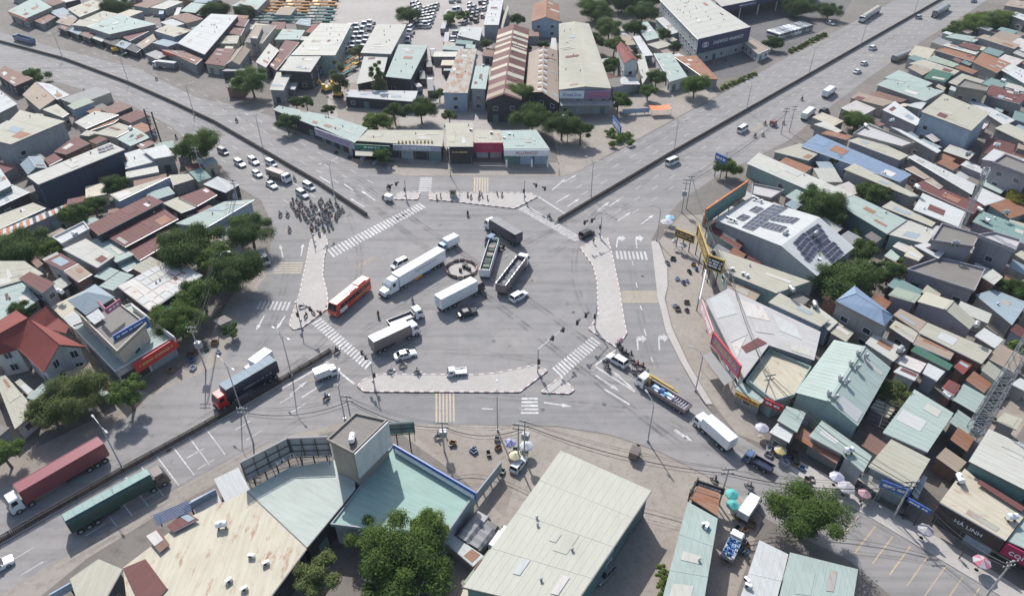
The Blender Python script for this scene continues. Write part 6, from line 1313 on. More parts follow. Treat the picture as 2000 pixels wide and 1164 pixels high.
for a in ((387, 285, 45, 11, 'a', 'leaning leafy tree at the roadside by the queue of cars'), (490, 158, 36, 10, 'a', 'bushy roadside tree in front of the tin houses'), (660, 150, 30, 12, 'f', 'feathery olive tree above the yellow excavators'), (735, 150, 26, 13, 'f', 'feathery tree before the pale depot roof'),
          (375, 478, 66, 10, 'b', 'large dark tree beside the maroon hall'), (487, 445, 46, 9, 'b', 'dark rounded tree at the slip lane corner'), (455, 528, 54, 9, 'b', 'dark tree above the parked silver van'), (392, 572, 44, 8, 'a', 'mid green tree beside the patched white roof'), (345, 622, 48, 8, 'a', 'round clipped tree beside the red fascia shop'),
          (418, 505, 40, 9, 'a', 'leafy tree between the dark trees by the silver van'), (40, 478, 46, 6, 'b', 'wide dark hedge tree over the broad cream roof'), (92, 485, 22, 5, 'c', 'bright green tree beside the wide dark hedge tree'), (147, 415, 28, 7, 'a', 'upright tree in the yard of the navy walled house'), (222, 362, 26, 6, 'b', 'leafy tree against the navy side wall'), (182, 402, 22, 5, 'b', 'low tree between the navy wall and the blue wall'),
          (38, 610, 26, 6, 'b', 'small dark tree behind the red roofed villa'), (150, 770, 58, 8, 'd', 'dry looking spreading tree in front of the villa'), (95, 800, 38, 7, 'd', 'dusty tree beside the cream cottage'), (245, 762, 36, 8, 'a', 'round green tree before the red fascia shop'), (5, 885, 30, 6, 'a', 'green tree at the edge beside the red container lorry'),
          (450, 645, 17, 3.5, 'b', 'small round tree on the western corner apron'), (800, 1088, 92, 8.5, 'a', 'huge spreading tree beside the mint flat roof'), (722, 1052, 46, 7, 'a', 'leafy tree left of the huge spreading tree'), (760, 1140, 60, 6, 'b', 'dark lower tree under the huge spreading tree'), (620, 1122, 42, 8, 'd', 'rounded tree below the concrete tower'), (840, 1030, 40, 10, 'c', 'bright leafy top next to the huge spreading tree'), (1578, 1003, 70, 9, 'a', 'big leafy tree beside the orange marked road'),
          (735, 238, 30, 7, 'c', 'fresh green tree behind the cream shop row'), (770, 220, 26, 7, 'b', 'dark tree behind the cream shop row'), (822, 214, 34, 8, 'b', 'dark tree below the truck yard lane'), (878, 226, 18, 5, 'd', 'dry tree beside the grey warehouse'), (1012, 182, 30, 11, 'c', 'palm like tree before the tan gabled hall'),
          (1040, 232, 42, 9, 'b', 'dark tree in front of the tan gabled hall'), (1098, 242, 40, 9, 'b', 'dark spreading tree behind the crossing shops'), (1135, 255, 24, 8, 'b', 'dark tree beside the flag shop'), (745, 305, 20, 5, 'b', 'small street tree in front of the green fascia'), (560, 240, 24, 6, 'b', 'street tree under the curving mint roof'),
          (578, 200, 16, 5, 'b', 'left cone shaped tree behind the curving mint roof'), (598, 200, 16, 5, 'b', 'right cone shaped tree behind the curving mint roof'), (1283, 152, 22, 7, 'b', 'tree in front of the mint house above the orange tarpaulin'), (1358, 165, 32, 8, 'a', 'tree at the highway edge beside the rusted roof'), (1266, 178, 18, 6, 'a', 'tree beside the pale strip roof'),
          (1208, 196, 26, 7, 'a', 'tree between the large pale hall and the townhouse'), (1296, 68, 18, 7, 'b', 'tree between white roofs near the showroom'), (1318, 92, 14, 6, 'b', 'low tree against the showroom side wall'), (1510, 85, 20, 5, 'b', 'round tree beside the showroom gatehouse'), (1200, 130, 26, 7, 'a', 'tree beside the tall red gabled townhouse'),
          (1422, 328, 26, 5, 'a', 'palm like shrub tree under the blue pole sign'), (1598, 395, 48, 8, 'b', 'large dark tree beside the solar hall'), (1640, 425, 22, 6, 'b', 'dark tree behind the large one beside the solar hall'), (1706, 375, 28, 7, 'a', 'tree between the long cream roofs'), (1635, 316, 16, 5, 'b', 'tree beside the very long light blue roof'),
          (1634, 545, 66, 6, 'b', 'wide round canopy tree below the solar hall'), (1690, 490, 30, 6, 'b', 'garden tree behind the wide round canopy'), (1740, 530, 26, 6, 'b', 'garden tree with banana leaves beside the grey rooftop'), (1672, 235, 30, 6, 'a', 'tree between the terrace house and the tan roof'), (1990, 390, 20, 6, 'y', 'yellow flowering tree at the east edge'),
          (1745, 772, 34, 4, 'd', 'planted creepers over the dark courtyard'), (1975, 565, 26, 6, 'b', 'tree behind the lattice tower'), (1992, 680, 16, 5, 'c', 'bright tree at the lattice tower lane'), (880, 60 - 25, 18, 5, 'c', 'light green tree among the yard cars'), (798, 30, 24, 7, 'b', 'dark tree at the back of the pale depot'),
          (1010, 40, 18, 6, 'b', 'tree in the lane behind the striped hall'), (950, 85, 14, 4, 'd', 'dry shrub tree beside the striped hall'), (1030, 95, 10, 5, 'a', 'slim tree between striped hall and tan hall'), (225, 14, 26, 6, 'b', 'tree behind the cream far house'), (480, 22, 20, 6, 'b', 'tree behind the pale grey hall corner'), (420, 20, 28, 7, 'b', 'dark tree at the far yard edge'),
          (70, 150, 22, 4, 'a', 'roadside hedge by the brown roof'), (185, 275, 14, 4, 'b', 'small tree by the maroon roof above the navy house'), (1560, 12, 30, 8, 'b', 'tree behind the second showroom hall'), (1620, 20, 22, 7, 'b', 'tree above the parked truck by the highway'), (858, 185, 16, 5, 'b', 'tree at the corner of the rust streaked warehouse'), (1150, 125, 20, 6, 'b', 'tree against the long side of the large pale hall'), (1152, 175, 18, 6, 'a', 'tree at the front corner of the large pale hall'), (1235, 115, 16, 6, 'a', 'tree behind the tall red gabled townhouse'), (965, 205, 20, 6, 'b', 'tree in front of the striped hall'), (700, 100, 18, 7, 'd', 'dry tree beside the parked tractor cabs'), (905, 30, 14, 5, 'c', 'small bright tree in the car rows'), (1060, 90, 14, 5, 'b', 'tree in the gap behind the tan gabled hall'), (640, 215, 14, 4, 'b', 'tree between the curving mint roof and the excavators'), (320, 830, 1, 3, 'a', 'x')):
    if a[5] != 'x': T(*a)
for i, (x, y, rp) in enumerate(((1165, 20, 34), (1215, 5, 36), (1255, 25, 30), (1190, 55, 28), (1240, 55, 22), (1160, 80, 22), (1200, 88, 22), (1270, -5, 30), (1150, -15, 30))):
    T(x, y, rp, 8, 'b' if i % 3 else 'a', 'tree of the dark orchard behind the large pale hall', 'orchard trees')
for i, (x, y, rp) in enumerate(((1880, 55, 22), (1905, 48, 24), (1935, 40, 24), (1960, 36, 20), (1862, 62, 16))): T(x, y, rp, 4.5, 'c' if i % 2 else 'a', 'bush in the hedge along the far highway edge', 'hedge bushes')
for i, (x, y, rp) in enumerate(((1192, 258, 12), (1205, 270, 14), (1222, 265, 14), (1232, 278, 10), (1198, 280, 9))): T(x, y, rp, 2.2, 'c', 'leafy shrub beside the leaning blue board', 'shrubs by the blue board', 'shrub')
for i in range(14): T(700 + i * 9, 268 - abs(7 - i) + (i % 3) * 4, 8, 2, 'ab'[i % 2], 'shrub in the planted bed behind the shop row', 'bed shrubs', 'shrub')
for i in range(8): T(1290 + (i % 2) * 8, 1105 + i * 9, 9, 1.6, 'c', 'garden shrub along the long narrow mint roof', 'alley shrubs', 'shrub')
for i in range(9): T(1410 + i * 8, 172 - i * 3.4, 6, 1.0, 'cd'[i % 2], 'low shrub on the highway verge', 'verge shrubs', 'shrub')
for i in range(9): T(1545 + i * 8, 100 - i * 4, 6, 1.0, 'cd'[i % 2], 'low shrub on the showroom verge', 'showroom verge shrubs', 'shrub')
for i, (x, y, rp) in enumerate(((1692, 540, 10), (1712, 520, 14), (1722, 545, 12), (1765, 515, 14), (1700, 560, 10), (1672, 460, 10), (1670, 450, 8))): T(x, y, rp, 3, 'cab'[i % 3], 'garden bush under the trees beside the solar hall', 'garden bushes', 'shrub')
# grass tufts on the two verges
gm_ = MB(); rr = random.Random(2)
for vb in ("1405,165 1480,138 1470,152 1410,180", "1540,100 1610,66 1620,72 1545,108"):
    c4 = W('p', vb)
    for i in range(900):
        u, v = rr.random(), rr.random(); p = c4[0].lerp(c4[1], u).lerp(c4[3].lerp(c4[2], u), v); a = rr.uniform(0, 6.28); d = Vector((math.cos(a), math.sin(a), 0)) * .08; gm_.poly([p - d, p + d, p + Vector((rr.uniform(-.15, .15), rr.uniform(-.15, .15), rr.uniform(.15, .4)))], 'leafC')
g_ = part('grass', gm_, None); tag(g_, 'rough grass along the highway verges', 'grass', kind='stuff')
# ---------------------------------------------------------------- lamps, signals, poles, cables
def lampmesh(double, h=11.0):
    pr = Pr(); pr.add('pole', MB().tube((0, 0, 0), (0, 0, h - 1.2), .13, 'galv', 8, .08).tube((0, 0, 0), (0, 0, .5), .22, 'galv', 8)); 
    for s in ((-1, 1) if double else (1,)):
        i = pr.add('arm', MB().tube((0, 0, h - 1.3), (s * .7, 0, h - .35), .06, 'galv', 6).tube((s * .7, 0, h - .35), (s * 2.2, 0, h), .05, 'galv', 6)); pr.add('lamp_head', MB().box((s * 2.5, 0, h), (.8, .3, .14), 'steel').box((s * 2.5, 0, h - .09), (.6, .2, .05), 'lightw'), i)
    return pr
LD, LS = lampmesh(True), lampmesh(False, 10)
for i, (x, y, ax) in enumerate(((571, 738, SW), (470, 797, SW), (241, 918, SW), (654, 388, NW), (513, 288, NW), (380, 227, NW), (252, 165, NW), (124, 118, NW), (1154, 384, NE), (1316, 299, NE), (1457, 219, NE), (1579, 148, NE), (1680, 92, NE), (1783, 33, NE))):
    p = P(x, y); d = (ax[1] - ax[0]).normalized(); spawn(LD, 'street_lamp', 'tall double armed street lamp standing in the railed median', 'street lamp', (p.x, p.y, .26), math.atan2(d.y, d.x) + 1.57, 'street lamps on the medians')
for i, (x, y, a, l) in enumerate(((1358, 764, 2.6, 'single armed street lamp beside the striped grey awning'), (1265, 862, 2.0, 'single armed street lamp on the dusty south corner'), (1282, 471, 3.0, 'single armed street lamp at the right pavement bend'), (972, 842, 1.6, 'single armed street lamp below the south slip lane'), (674, 820, 1.6, 'single armed street lamp beside the concrete tower'), (1108, 280, 3.9, 'single armed street lamp beside the dark trees behind the shops'),
                                  (880, 345, -1.5, 'single armed street lamp before the square cream shop'), (450, 560, -.3, 'single armed street lamp on the western corner under trees'))):
    p = P(x, y); spawn(LS, 'street_lamp', l, 'street lamp', (p.x, p.y, .02), a)
def signal(base, tip, label, h=6.2):
    b, t = P(*base), P(*tip, h); d = Vector((t.x - b.x, t.y - b.y, 0)); L = max(4.0, min(d.length, 9.5)); a = math.atan2(d.y, d.x); pr = Pr()
    pr.add('pole', MB().tube((0, 0, 0), (0, 0, h), .14, 'galv', 8, .10)); i = pr.add('arm', MB().tube((0, 0, h - .2), (L, 0, h + .25), .08, 'galv', 6, .05))
    def head(x, y, z, rot):
        m = MB().box((x, y, z), (.42, .42, 1.15), 'black')
        for k, c in enumerate(('tail', 'signyellow', 'signgreen')): m.tube((x, y - .2, z + .36 - .36 * k), (x, y - .26, z + .36 - .36 * k), .13, c, 8)
        return m
    for x, z in ((L - .3, h - .1), (L * .55, h - .2)): pr.add('signal_head', head(x, 0, z, 0), i); pr.add('countdown', MB().box((x - .7, 0, z + .2), (.5, .2, .4), 'black'), i)
    pr.add('signal_head', head(0, -.25, 3.0, 0)); pr.add('control_box', MB().box((.25, 0, 1.3), (.35, .4, .7), 'steel'))
    spawn(pr, 'traffic_light', label, 'traffic light', (b.x, b.y, .2), a)
signal((1050, 729), (1102, 643), 'mast arm traffic light on the south island reaching over the crossing'); signal((1162, 642), (1126, 632), 'mast arm traffic light at the lower tip of the right island'); signal((588, 636), (628, 613), 'mast arm traffic light on the western island'); signal((732, 757), (716, 700), 'traffic light at the left end of the south island'); signal((1172, 466), (1140, 436), 'mast arm traffic light at the upper tip of the right island')
signal((1024, 393), (1066, 370), 'mast arm traffic light at the right end of the north island'); signal((794, 391), (760, 366), 'mast arm traffic light on the little north island'); signal((612, 470), (640, 410), 'mast arm traffic light behind the waiting motorbikes')
def upole(x, y, h, label, group=None, tr=False):
    p = P(x, y); root = thing('utility_pole', label, 'utility pole', (p.x, p.y, 0), R.uniform(-.4, .4), group); part('pole', MB().tube((0, 0, 0), (0, 0, h), .17, 'concrete', 8, .10), root)
    for z in (h - .4, h - 1.4):
        c = part('crossarm', MB().box((0, 0, z), (2.0, .12, .14), 'darksteel'), root)
        for k in (-.85, -.3, .3, .85): part('insulator', MB().tube((k, 0, z + .07), (k, 0, z + .32), .05, 'plastwhite', 6), c)
    if tr: part('transformer', MB().box((0, .5, h * .55), (1.2, .9, 1.3), 'steel').tube((0, .5, h * .55 + .65), (0, .5, h * .55 + 1.0), .1, 'plastwhite'), root)
    return Vector((p.x, p.y, h))
up = {}
for k, x, y, h, l, g, tr in (('a', 495, 866, 9, 'utility pole behind the lattice backed billboard', None, False), ('b', 690, 842, 9, 'utility pole beside the concrete tower', None, False), ('c', 868, 882, 7.5, 'utility pole with a transformer on the dirt corner', None, True), ('d', 1012, 902, 9.5, 'paired utility pole beside the market parasols', 'pole pair by the parasols', False), ('e', 1024, 896, 9.5, 'paired utility pole beside the market parasols', 'pole pair by the parasols', True),
                             ('f', 1404, 985, 9, 'black utility pole at the alley mouth', None, False), ('g', 1331, 415, 10, 'paired utility pole at the café corner by the highway', 'pole pair by the highway', True), ('h', 1340, 408, 10, 'paired utility pole at the café corner by the highway', 'pole pair by the highway', False), ('i', 402, 722, 11, 'utility pole with many boxes under the western trees', None, True), ('j', 398, 350, 10, 'utility pole beneath the leaning roadside tree', None, True),
                             ('k', 468, 405, 8.5, 'dark utility pole beside the pale corner roof', None, False), ('l', 1485, 800, 9, 'utility pole beside the red board shop', None, False), ('m', 1745, 1010, 9, 'utility pole in front of the blue fascia shop', None, False), ('n', 1925, 1165, 9, 'utility pole under the black fascia shop', None, False), ('o', 1525, 262, 9, 'utility pole at the highway edge before the blue roof', 'poles at the blue roof', False), ('q', 1541, 258, 9, 'utility pole at the highway edge before the blue roof', 'poles at the blue roof', False), ('r', 1412, 590, 9, 'utility pole rising through the grey white tin roof', None, False)):
    up[k] = upole(x, y, h, l, g, tr)
def cable(a, b, sag, r, label, group):
    m = MB(); n = 12; prev = None; o = (a + b) / 2
    for i in range(n + 1):
        t = i / n; p = a.lerp(b, t) - Vector((0, 0, sag * 4 * t * (1 - t)))
        if prev: m.tube(prev, p, r, 'cable', 5)
        prev = p
    me = m.mesh('overhead_cable', o); ob = link('overhead_cable', me); ob.location = o; tag(ob, label, 'cable', group)
for ka, kb, lab in (('a', 'b', 'from the billboard pole to the tower pole'), ('b', 'c', 'from the tower pole to the transformer pole'), ('c', 'd', 'from the transformer pole to the paired poles'), ('e', 'f', 'from the paired poles to the alley mouth pole'), ('f', 'm', 'from the alley mouth pole to the blue fascia pole'), ('m', 'n', 'along the shops to the black fascia pole'), ('l', 'm', 'from the red board pole to the blue fascia pole'), ('r', 'l', 'over the grey white tin roof to the red board pole'), ('h', 'r', 'from the highway pole pair over the solar hall corner'), ('h', 'o', 'from the highway pole pair along the highway edge'), ('k', 'i', 'between the dark poles of the western trees'), ('j', 'k', 'from the roadside tree pole to the corner roof pole')):
    for i, (dz, sg, r_) in enumerate(((-.3, 1.0, .025), (-.5, 1.4, .025), (-1.4, 1.8, .07), (-2.0, 2.1, .035))): cable(up[ka] + Vector((.2 * i, 0, dz)), up[kb] + Vector((.2 * i, 0, dz)), sg, r_, f'black overhead cable {lab}', 'cables ' + ka + kb)
# lattice towers
def lattice(base, h, w0, w1, label, z0=0.0):
    p = P(*base, z0); root = thing('lattice_tower', label, 'tower', (p.x, p.y, z0), .5); n = int(h / 1.6)
    def cor(t, k): w = (w0 + (w1 - w0) * t) / 2; return Vector((w * (1, 1, -1, -1)[k], w * (1, -1, -1, 1)[k], h * t))
    for k in range(4): part('leg', MB().tube(cor(0, k), cor(1, k), .065, 'galv', 6), root)
    for f in range(4):
        m = MB(); k2 = (f + 1) % 4
        for i in range(n): m.tube(cor(i / n, f), cor((i + 1) / n, k2), .032, 'galv', 4).tube(cor(i / n, k2), cor((i + 1) / n, f), .032, 'galv', 4).tube(cor((i + 1) / n, f), cor((i + 1) / n, k2), .03, 'galv', 4)
        part('bracing', m, root)
    for k in range(3): part('antenna', MB().box((math.cos(k * 2.1) * (w1 * .5 + .4), math.sin(k * 2.1) * (w1 * .5 + .4), h - 1.2), (.3, .3, 2.0), 'plastwhite'), root)
lattice((1893, 862), 27, 2.4, 1.2, 'tall galvanised lattice tower rising from the dirt lane'); lattice((1877, 446), 16, .9, .7, 'slim lattice radio mast on the east block roofs', 6.5)
# ---------------------------------------------------------------- boards standing on their own
def hoarding(tile, s, ztop, hh, mat, label, posts=2, **kw):
    (x0, y0), (x1, y1) = pts(tile, s); a, b = P(x0, y0, ztop), P(x1, y1, ztop); org = Vector(((a.x + b.x) / 2, (a.y + b.y) / 2, 0)); root = thing('billboard', label, 'billboard', org); sign(root, org, tile, s, ztop, hh, mat, name='board', **kw)
    for k in range(posts): p = a.lerp(b, (k + .5) / posts); part('post', MB().tube((p.x, p.y + .25, 0), (p.x, p.y + .25, ztop - hh * .3), .12, 'darksteel'), root, org)
    return root, org
hoarding('p', "468,902 561,854", 9.8, 4.4, 'w_steel', 'long billboard seen from behind on its steel lattice, left wing', 4, face=-1, back=True); hoarding('p', "561,854 640,851", 9.8, 4.4, 'w_steel', 'short billboard wing seen from behind next to the concrete tower', 3, face=-1, back=True)
hoarding('13', "772,498 1092,280", 9.5, 4.6, 'w_teal', 'large teal backed billboard with an orange top edge', 4, face=-1, frame='signorange'); hoarding('p', "757,826 808,822", 7.6, 2.6, 'w_teal', 'small billboard seen from behind right of the concrete tower', 2, face=-1, back=True)
hoarding('13', "545,642 690,700", 5.2, 2.2, 'signblack', 'low black board with a yellow frame at the café corner', 3, frame='signyellow', rows=2, tmat='gold'); hoarding('13', "718,612 800,842", 7.6, 3.2, 'signblack', 'tall black board with a yellow frame leading along the café roof', 3, frame='signyellow', rows=3, tmat='gold', face=1); hoarding('13', "795,842 918,888", 7.6, 3.6, 'signblack', 'square black board with a yellow frame facing the street', 2, frame='signyellow', rows=3, tmat='signwhite')
hoarding('03', "68,878 132,960", 4.2, 3.0, 'signblue', 'leaning blue and white board at the shrub corner', 2, rows=3); hoarding('13', "850,70 935,108", 7.4, 2.2, 'signblue', 'blue pole sign beside the highway palm shrub', 2, rows=1)
hoarding('30', "1280,535 1509,410", 4.8, 1.6, 'w_blue', 'pale blue parapet board along the south west road', 3, face=-1); hoarding('30', "345,1150 500,1062", 4.6, 1.4, 'w_blue', 'short pale blue parapet board by the roadside', 2, face=-1)
hoarding('z5', "1660,900 1740,540", 5.5, 1.2, 'signwhite', 'white edged narrow board beside the grey tin roof', 2); hoarding('20', "790,560 1000,720", 2.0, .9, 'w_white', 'white low panel wall in front of the mint flat roof', 2) if False else None
hoarding('33', "600,440 660,330", 4.6, 1.2, 'signblack', 'black gate sign at the narrow mint building', 2); hoarding('33', "650,345 850,410", 4.4, 1.4, 'signblack', 'black shop board over the rusted porch', 2, rows=1); hoarding('34', "700,470 860,560", 5.0, .9, 'signblue', 'red and blue arch sign over the lane mouth', 2, rows=1)
hoarding('32', "440,470 640,220", 3.0, 2.2, 'w_steel', 'grey corrugated hoarding fence beside the dirt corner', 4); hoarding('03', "140,830 345,818", 2.2, 1.6, 'w_blue', 'pale blue garden wall beside the orange tarpaulin', 3)
# empty steel billboard frame by the far highway
p = P(*px('00', 1200, 1090)); root = thing('billboard', 'empty steel billboard frame by the far highway', 'billboard', (p.x, p.y, 0), -.6); m = MB()
for k in (-1, 1):
    part('post', MB().box((k * 2, 0, 5.5), (.35, .35, 11), 'darksteel'), root)
for k in range(7): m.box((0, 0, 3 + k * 1.25), (4, .15, .15), 'darksteel')
part('frame', m, root)
# ---------------------------------------------------------------- parasols, booth, ring, tanks and other small things
def parasol(t, x, y, r_, mats, label, h=2.4):
    r_ *= .68
    p = P(*px(t, x, y), h); root = thing('parasol', label, 'parasol', (p.x, p.y, 0)); part('pole', MB().tube((0, 0, 0), (0, 0, h + .4), .04, 'galv', 6).tube((0, 0, 0), (0, 0, .1), .3, 'concrete', 10), root); n = 8
    for k in range(n):
        a, b = 6.2832 * k / n, 6.2832 * (k + 1) / n; A, B_, T_ = Vector((r_ * math.cos(a), r_ * math.sin(a), h - .25)), Vector((r_ * math.cos(b), r_ * math.sin(b), h - .25)), Vector((0, 0, h + .3)); d = Vector((0, 0, .2))
        part('canopy_panel', MB().poly([A, B_, T_], mats[k % len(mats)]).poly([A - d, B_ - d, B_, A], mats[k % len(mats)]), root)
for a in (('13', 475, 590, 2.4, ['umbwhite', 'umbwhite'], 'wide cream parasol at the café corner', 2.8), ('13', 500, 555, 1.8, ['ltblue'], 'light blue parasol at the café corner'), ('13', 595, 765, 1.6, ['umbwhite'], 'white parasol in front of the black boards'), ('13', 535, 735, 1.0, ['umbwhite'], 'small white parasol by the café tables'), ('33', 1240, 130, 1.6, ['umbyel', 'umbyel', 'umbyel', 'umbwhite'], 'yellow parasol with white panels by the brown canopy'),
          ('34', 265, 390, 2.0, ['umbwhite'], 'pale lilac parasol below the mint shop'), ('34', 395, 435, 1.5, ['umbfade'], 'faded red parasol below the yellow awning'), ('34', 825, 690, 1.7, ['umbwhite'], 'pale pink parasol at the lane mouth'), ('34', 1220, 915, 1.8, ['umbpink', 'umbwhite'], 'pink and white parasol before the black fascia'), ('33', 900, 440, 1.6, ['cyan'], 'upper turquoise parasol at the alley mouth'), ('33', 905, 515, 1.5, ['cyan'], 'lower turquoise parasol at the alley mouth'),
          ('32', 705, 80, 1.5, ['signlilac', 'signblue2'], 'purple parasol beside the paired poles'), ('32', 820, 100, 1.7, ['trash'], 'grey parasol beside the paired poles'), ('32', 740, 170, 1.6, ['umbcream'], 'cream parasol over the white car'), ('23', 125, 395, 1.0, ['umbfade'], 'pink parasol on the right traffic island'), ('34', 200, 320, 1.8, ['signlilac'], 'lilac parasol beside the brown canopy'), ('23', 1200, 1060, 1.8, ['signlilac'], 'blue grey parasol next to the white porch')): parasol(*a)
p = P(*px('12', 330, 405)); root = thing('guard_booth', 'small guard booth on the north traffic island', 'booth', (p.x, p.y, .2)); part('wall', MB().box((0, 0, 1.1), (1.7, 1.5, 2.2), 'w_cream'), root); part('roof', MB().box((0, 0, 2.3), (2.2, 2.0, .16), 'r_concrete'), root); part('window', MB().box((0, -.77, 1.4), (1.1, .05, .8), 'bglass'), root); part('door', MB().box((.87, 0, 1.0), (.05, .8, 1.9), 'w_steel'), root)
ctr = P(*px('12', 393, 960)); n = 16
for k in range(n):
    a = 6.2832 * k / n; q = Vector((ctr.x + 3.6 * math.cos(a), ctr.y + 3.6 * math.sin(a), .03)); root = thing('barrier_block', 'red and white barrier block of the ring in the middle of the crossing', 'barrier', q, a + 1.57, 'ring of barrier blocks'); m = MB()
    m.frus([Vector(v) for v in ((-.66, -.25, 0), (.66, -.25, 0), (.66, .25, 0), (-.66, .25, 0))], [Vector(v) for v in ((-.6, -.1, .75), (.6, -.1, .75), (.6, .1, .75), (-.6, .1, .75))], 'ringbrown' if k % 3 else 'kerbpink'); part('body', m, root); part('stripe', MB().box((0, 0, .5), (1.1, .34, .14), 'kerbpink' if k % 3 else 'ringbrown'), root)
tag(part('paved_disc', MB().prism([(ctr.x + 3.2 * math.cos(k * .3927), ctr.y + 3.2 * math.sin(k * .3927)) for k in range(16)], .02, .07, 'paver'), None), kind='structure')
for k, (x, y) in enumerate(((385, 972), (410, 945), (430, 940), (418, 930), (455, 965), (437, 955))):
    p = P(*px('12', x, y)); root = thing('drum', 'black drum standing inside the barrier ring', 'drum', (p.x, p.y, .07), 0, 'drums in the ring'); part('barrel', MB().tube((0, 0, 0), (0, 0, .9), .36, 'black', 12), root)
    for z in (.15, .45, .75): part('hoop', MB().tube((0, 0, z), (0, 0, z + .05), .39, 'darksteel', 12), root)
def roof_at(x, y, z):
    best = None
    for v in BR.values():
        if not v[2]: continue
        zr = min(c.z for c in v[2]); q = P(x, y, zr)
        if inpoly(q.x, q.y, [(c.x, c.y) for c in v[2]]) and (best is None or zr > best[1]): best = (v[0], zr, q)
    if best: return best
    return min((v[0] for v in BR.values()), key=lambda q: (q.location - P(x, y, z)).length), z, P(x, y, z)
def on_what(o, pre): return ' '.join((pre.split() + o['label'].split())[:16])
def tank(x, y, z, label=None, vert=False):
    ow, z, p = roof_at(x, y, z); z += .02; wh = R.random() < .5; lb = on_what(ow, 'white water tank above the' if wh else 'steel water tank above the'); root = thing('water_tank', lb, 'water tank', (p.x, p.y, z), R.uniform(0, 3.1), lb)
    part('tank', MB().tube((-.75, 0, .85), (.75, 0, .85), .48, 'plastwhite' if wh else 'galv', 12), root); [part('stand', MB().box((k_, 0, .2), (.1, .9, .4), 'darksteel'), root) for k_ in (-.5, .5)]; part('lid', MB().tube((0, 0, 1.3), (0, 0, 1.42), .2, 'galv', 8), root)
for x, y, z in ((256, 255, 5.2), (148, 462, 5.2), (1958, 162, 7.2), (1983, 184, 7.2), (1698, 790, 6.2) if False else (1756, 688, 5.2), (1590, 600, 5.5), (1864, 480, 8.2), (1962, 420, 7.2), (1925, 435, 7.2), (1912, 415, 7.2), (1890, 305, 6.2), (1945, 288, 7.7), (1846, 778, 4.6), (1655, 885, 4.8), (1972, 1015, 5.2), (1690, 250, 6.6), (1740, 240, 6.6), (1790, 370, 7.1), (1905, 640, 7), (689, 862, 13.2), (1592, 462, 8.3), (1533, 460, 8.0), (1545, 570, 6.5), (435, 1030, 5.5), (1872, 940, 5.2), (120, 575, 5)): tank(x, y, z)
acm = MB().box((0, 0, .35), (.9, .4, .65), 'plastwhite').tube((-.12, -.21, .35), (-.12, -.23, .35), .24, 'black', 10).mesh('air_conditioner')
for x, y, z in ((1421, 428, 6.9), (1428, 431, 6.9), (1436, 434, 6.9), (1471, 388, 6.6), (1478, 391, 6.6), (1486, 395, 6.7), (1430, 528, 5), (1451, 537, 5), (1459, 541, 5), (540, 905, 5.7), (551, 902, 5.7), (573, 890, 5.7), (492, 1088, 5.5), (520, 1102, 5.5), (448, 1136, 5.5), (478, 1152, 5.5), (1375, 1026, 5.2), (1380, 1030, 5.2), (1458, 1135, 5.2), (1460, 1146, 5.2), (920, 256, 5.6), (960, 262, 5.4), (995, 265, 5.6), (985, 272, 5.6), (1108, 85, 9.6), (1115, 82, 9.6), (944, 130, 8.2), (1600, 510, 7)):
    ow, z, p = roof_at(x, y, z) if not (1415 < x < 1500 and y < 440 or x == 1600) else (sol, z, P(x, y, z)); z += .02; o = link('air_conditioner', acm); o.location = (p.x, p.y, z); o.rotation_euler = (0, 0, R.uniform(-1, 1)); lb = on_what(ow, 'air conditioner unit above the'); tag(o, lb, 'air conditioner', lb)
# orange tarpaulin, rooftop pipe rack, dark pergola, clutter
p = P(*px('03', 425, 815), 2.6); root = thing('canopy', 'bright orange tarpaulin canopy beside the highway trees', 'canopy', (p.x, p.y, 0), .1); m = MB()
for i in range(6):
    for j in range(4):
        f = lambda a, b: Vector((-3.6 + 7.2 * a / 6, -2 + 4 * b / 4, 2.6 - .25 * math.sin(a / 6 * 3.14) + .15 * ((a * 3 + b * 5) % 2))); m.poly([f(i, j), f(i + 1, j), f(i + 1, j + 1), f(i, j + 1)], 'tarporange')
part('tarpaulin', m, root)
for a, b in ((-3.5, -1.9), (3.5, -1.9), (3.5, 1.9), (-3.5, 1.9)): part('post', MB().tube((a, b, 0), (a, b, 2.6), .05, 'galv'), root)
p = P(*px('24', 560, 960), 3); root = thing('pergola', 'dark netted pergola over the courtyard beside the turbine warehouse', 'pergola', (p.x, p.y, 0), 1.0)
for k in range(9): part('beam', MB().box((-4 + k, 0, 3.2), (.12, 6.5, .12), 'darksteel'), root)
for k in range(3): part('rail', MB().box((0, -3 + 3 * k, 3.35), (8.4, .12, .12), 'darksteel'), root)
for a, b in ((-4, -3), (4, -3), (4, 3), (-4, 3)): part('post', MB().box((a, b, 1.55), (.15, .15, 3.1), 'darksteel'), root)
p = P(*px('30', 1215, 590), 6); root = thing('pipe_rack', 'rooftop rack of pale blue pipes by the maroon roof', 'rack', (p.x, p.y, 5.6), .55)
for k in range(8): part('pipe', MB().tube((-2.5, -.8 + k * .22, .5 + .08 * k), (2.5, -.8 + k * .22, .5 + .08 * k), .08, 'sky_panel', 6), root)
for k in (-1, 1): part('stand', MB().box((k * 1.8, 0, .25), (.15, 2.0, .5), 'darksteel'), root)
rr = random.Random(31); cm = []
for c in ('wood', 'p_brown', 'trash', 'p_grey', 'p_green', 'p_blue'):
    m = MB()
    for s in (-1, 1): m.box((s * .45, 0, .3), (.06, .9, .6), c).box((0, s * .45, .3), (.84, .06, .6), c)
    m.box((0, 0, .05), (.84, .84, .08), c); cm.append((c, m.mesh('crate')))
nmz = dict(wood='brown wooden', p_blue='blue', p_brown='dark brown', p_grey='dark grey', trash='grey', p_green='green')
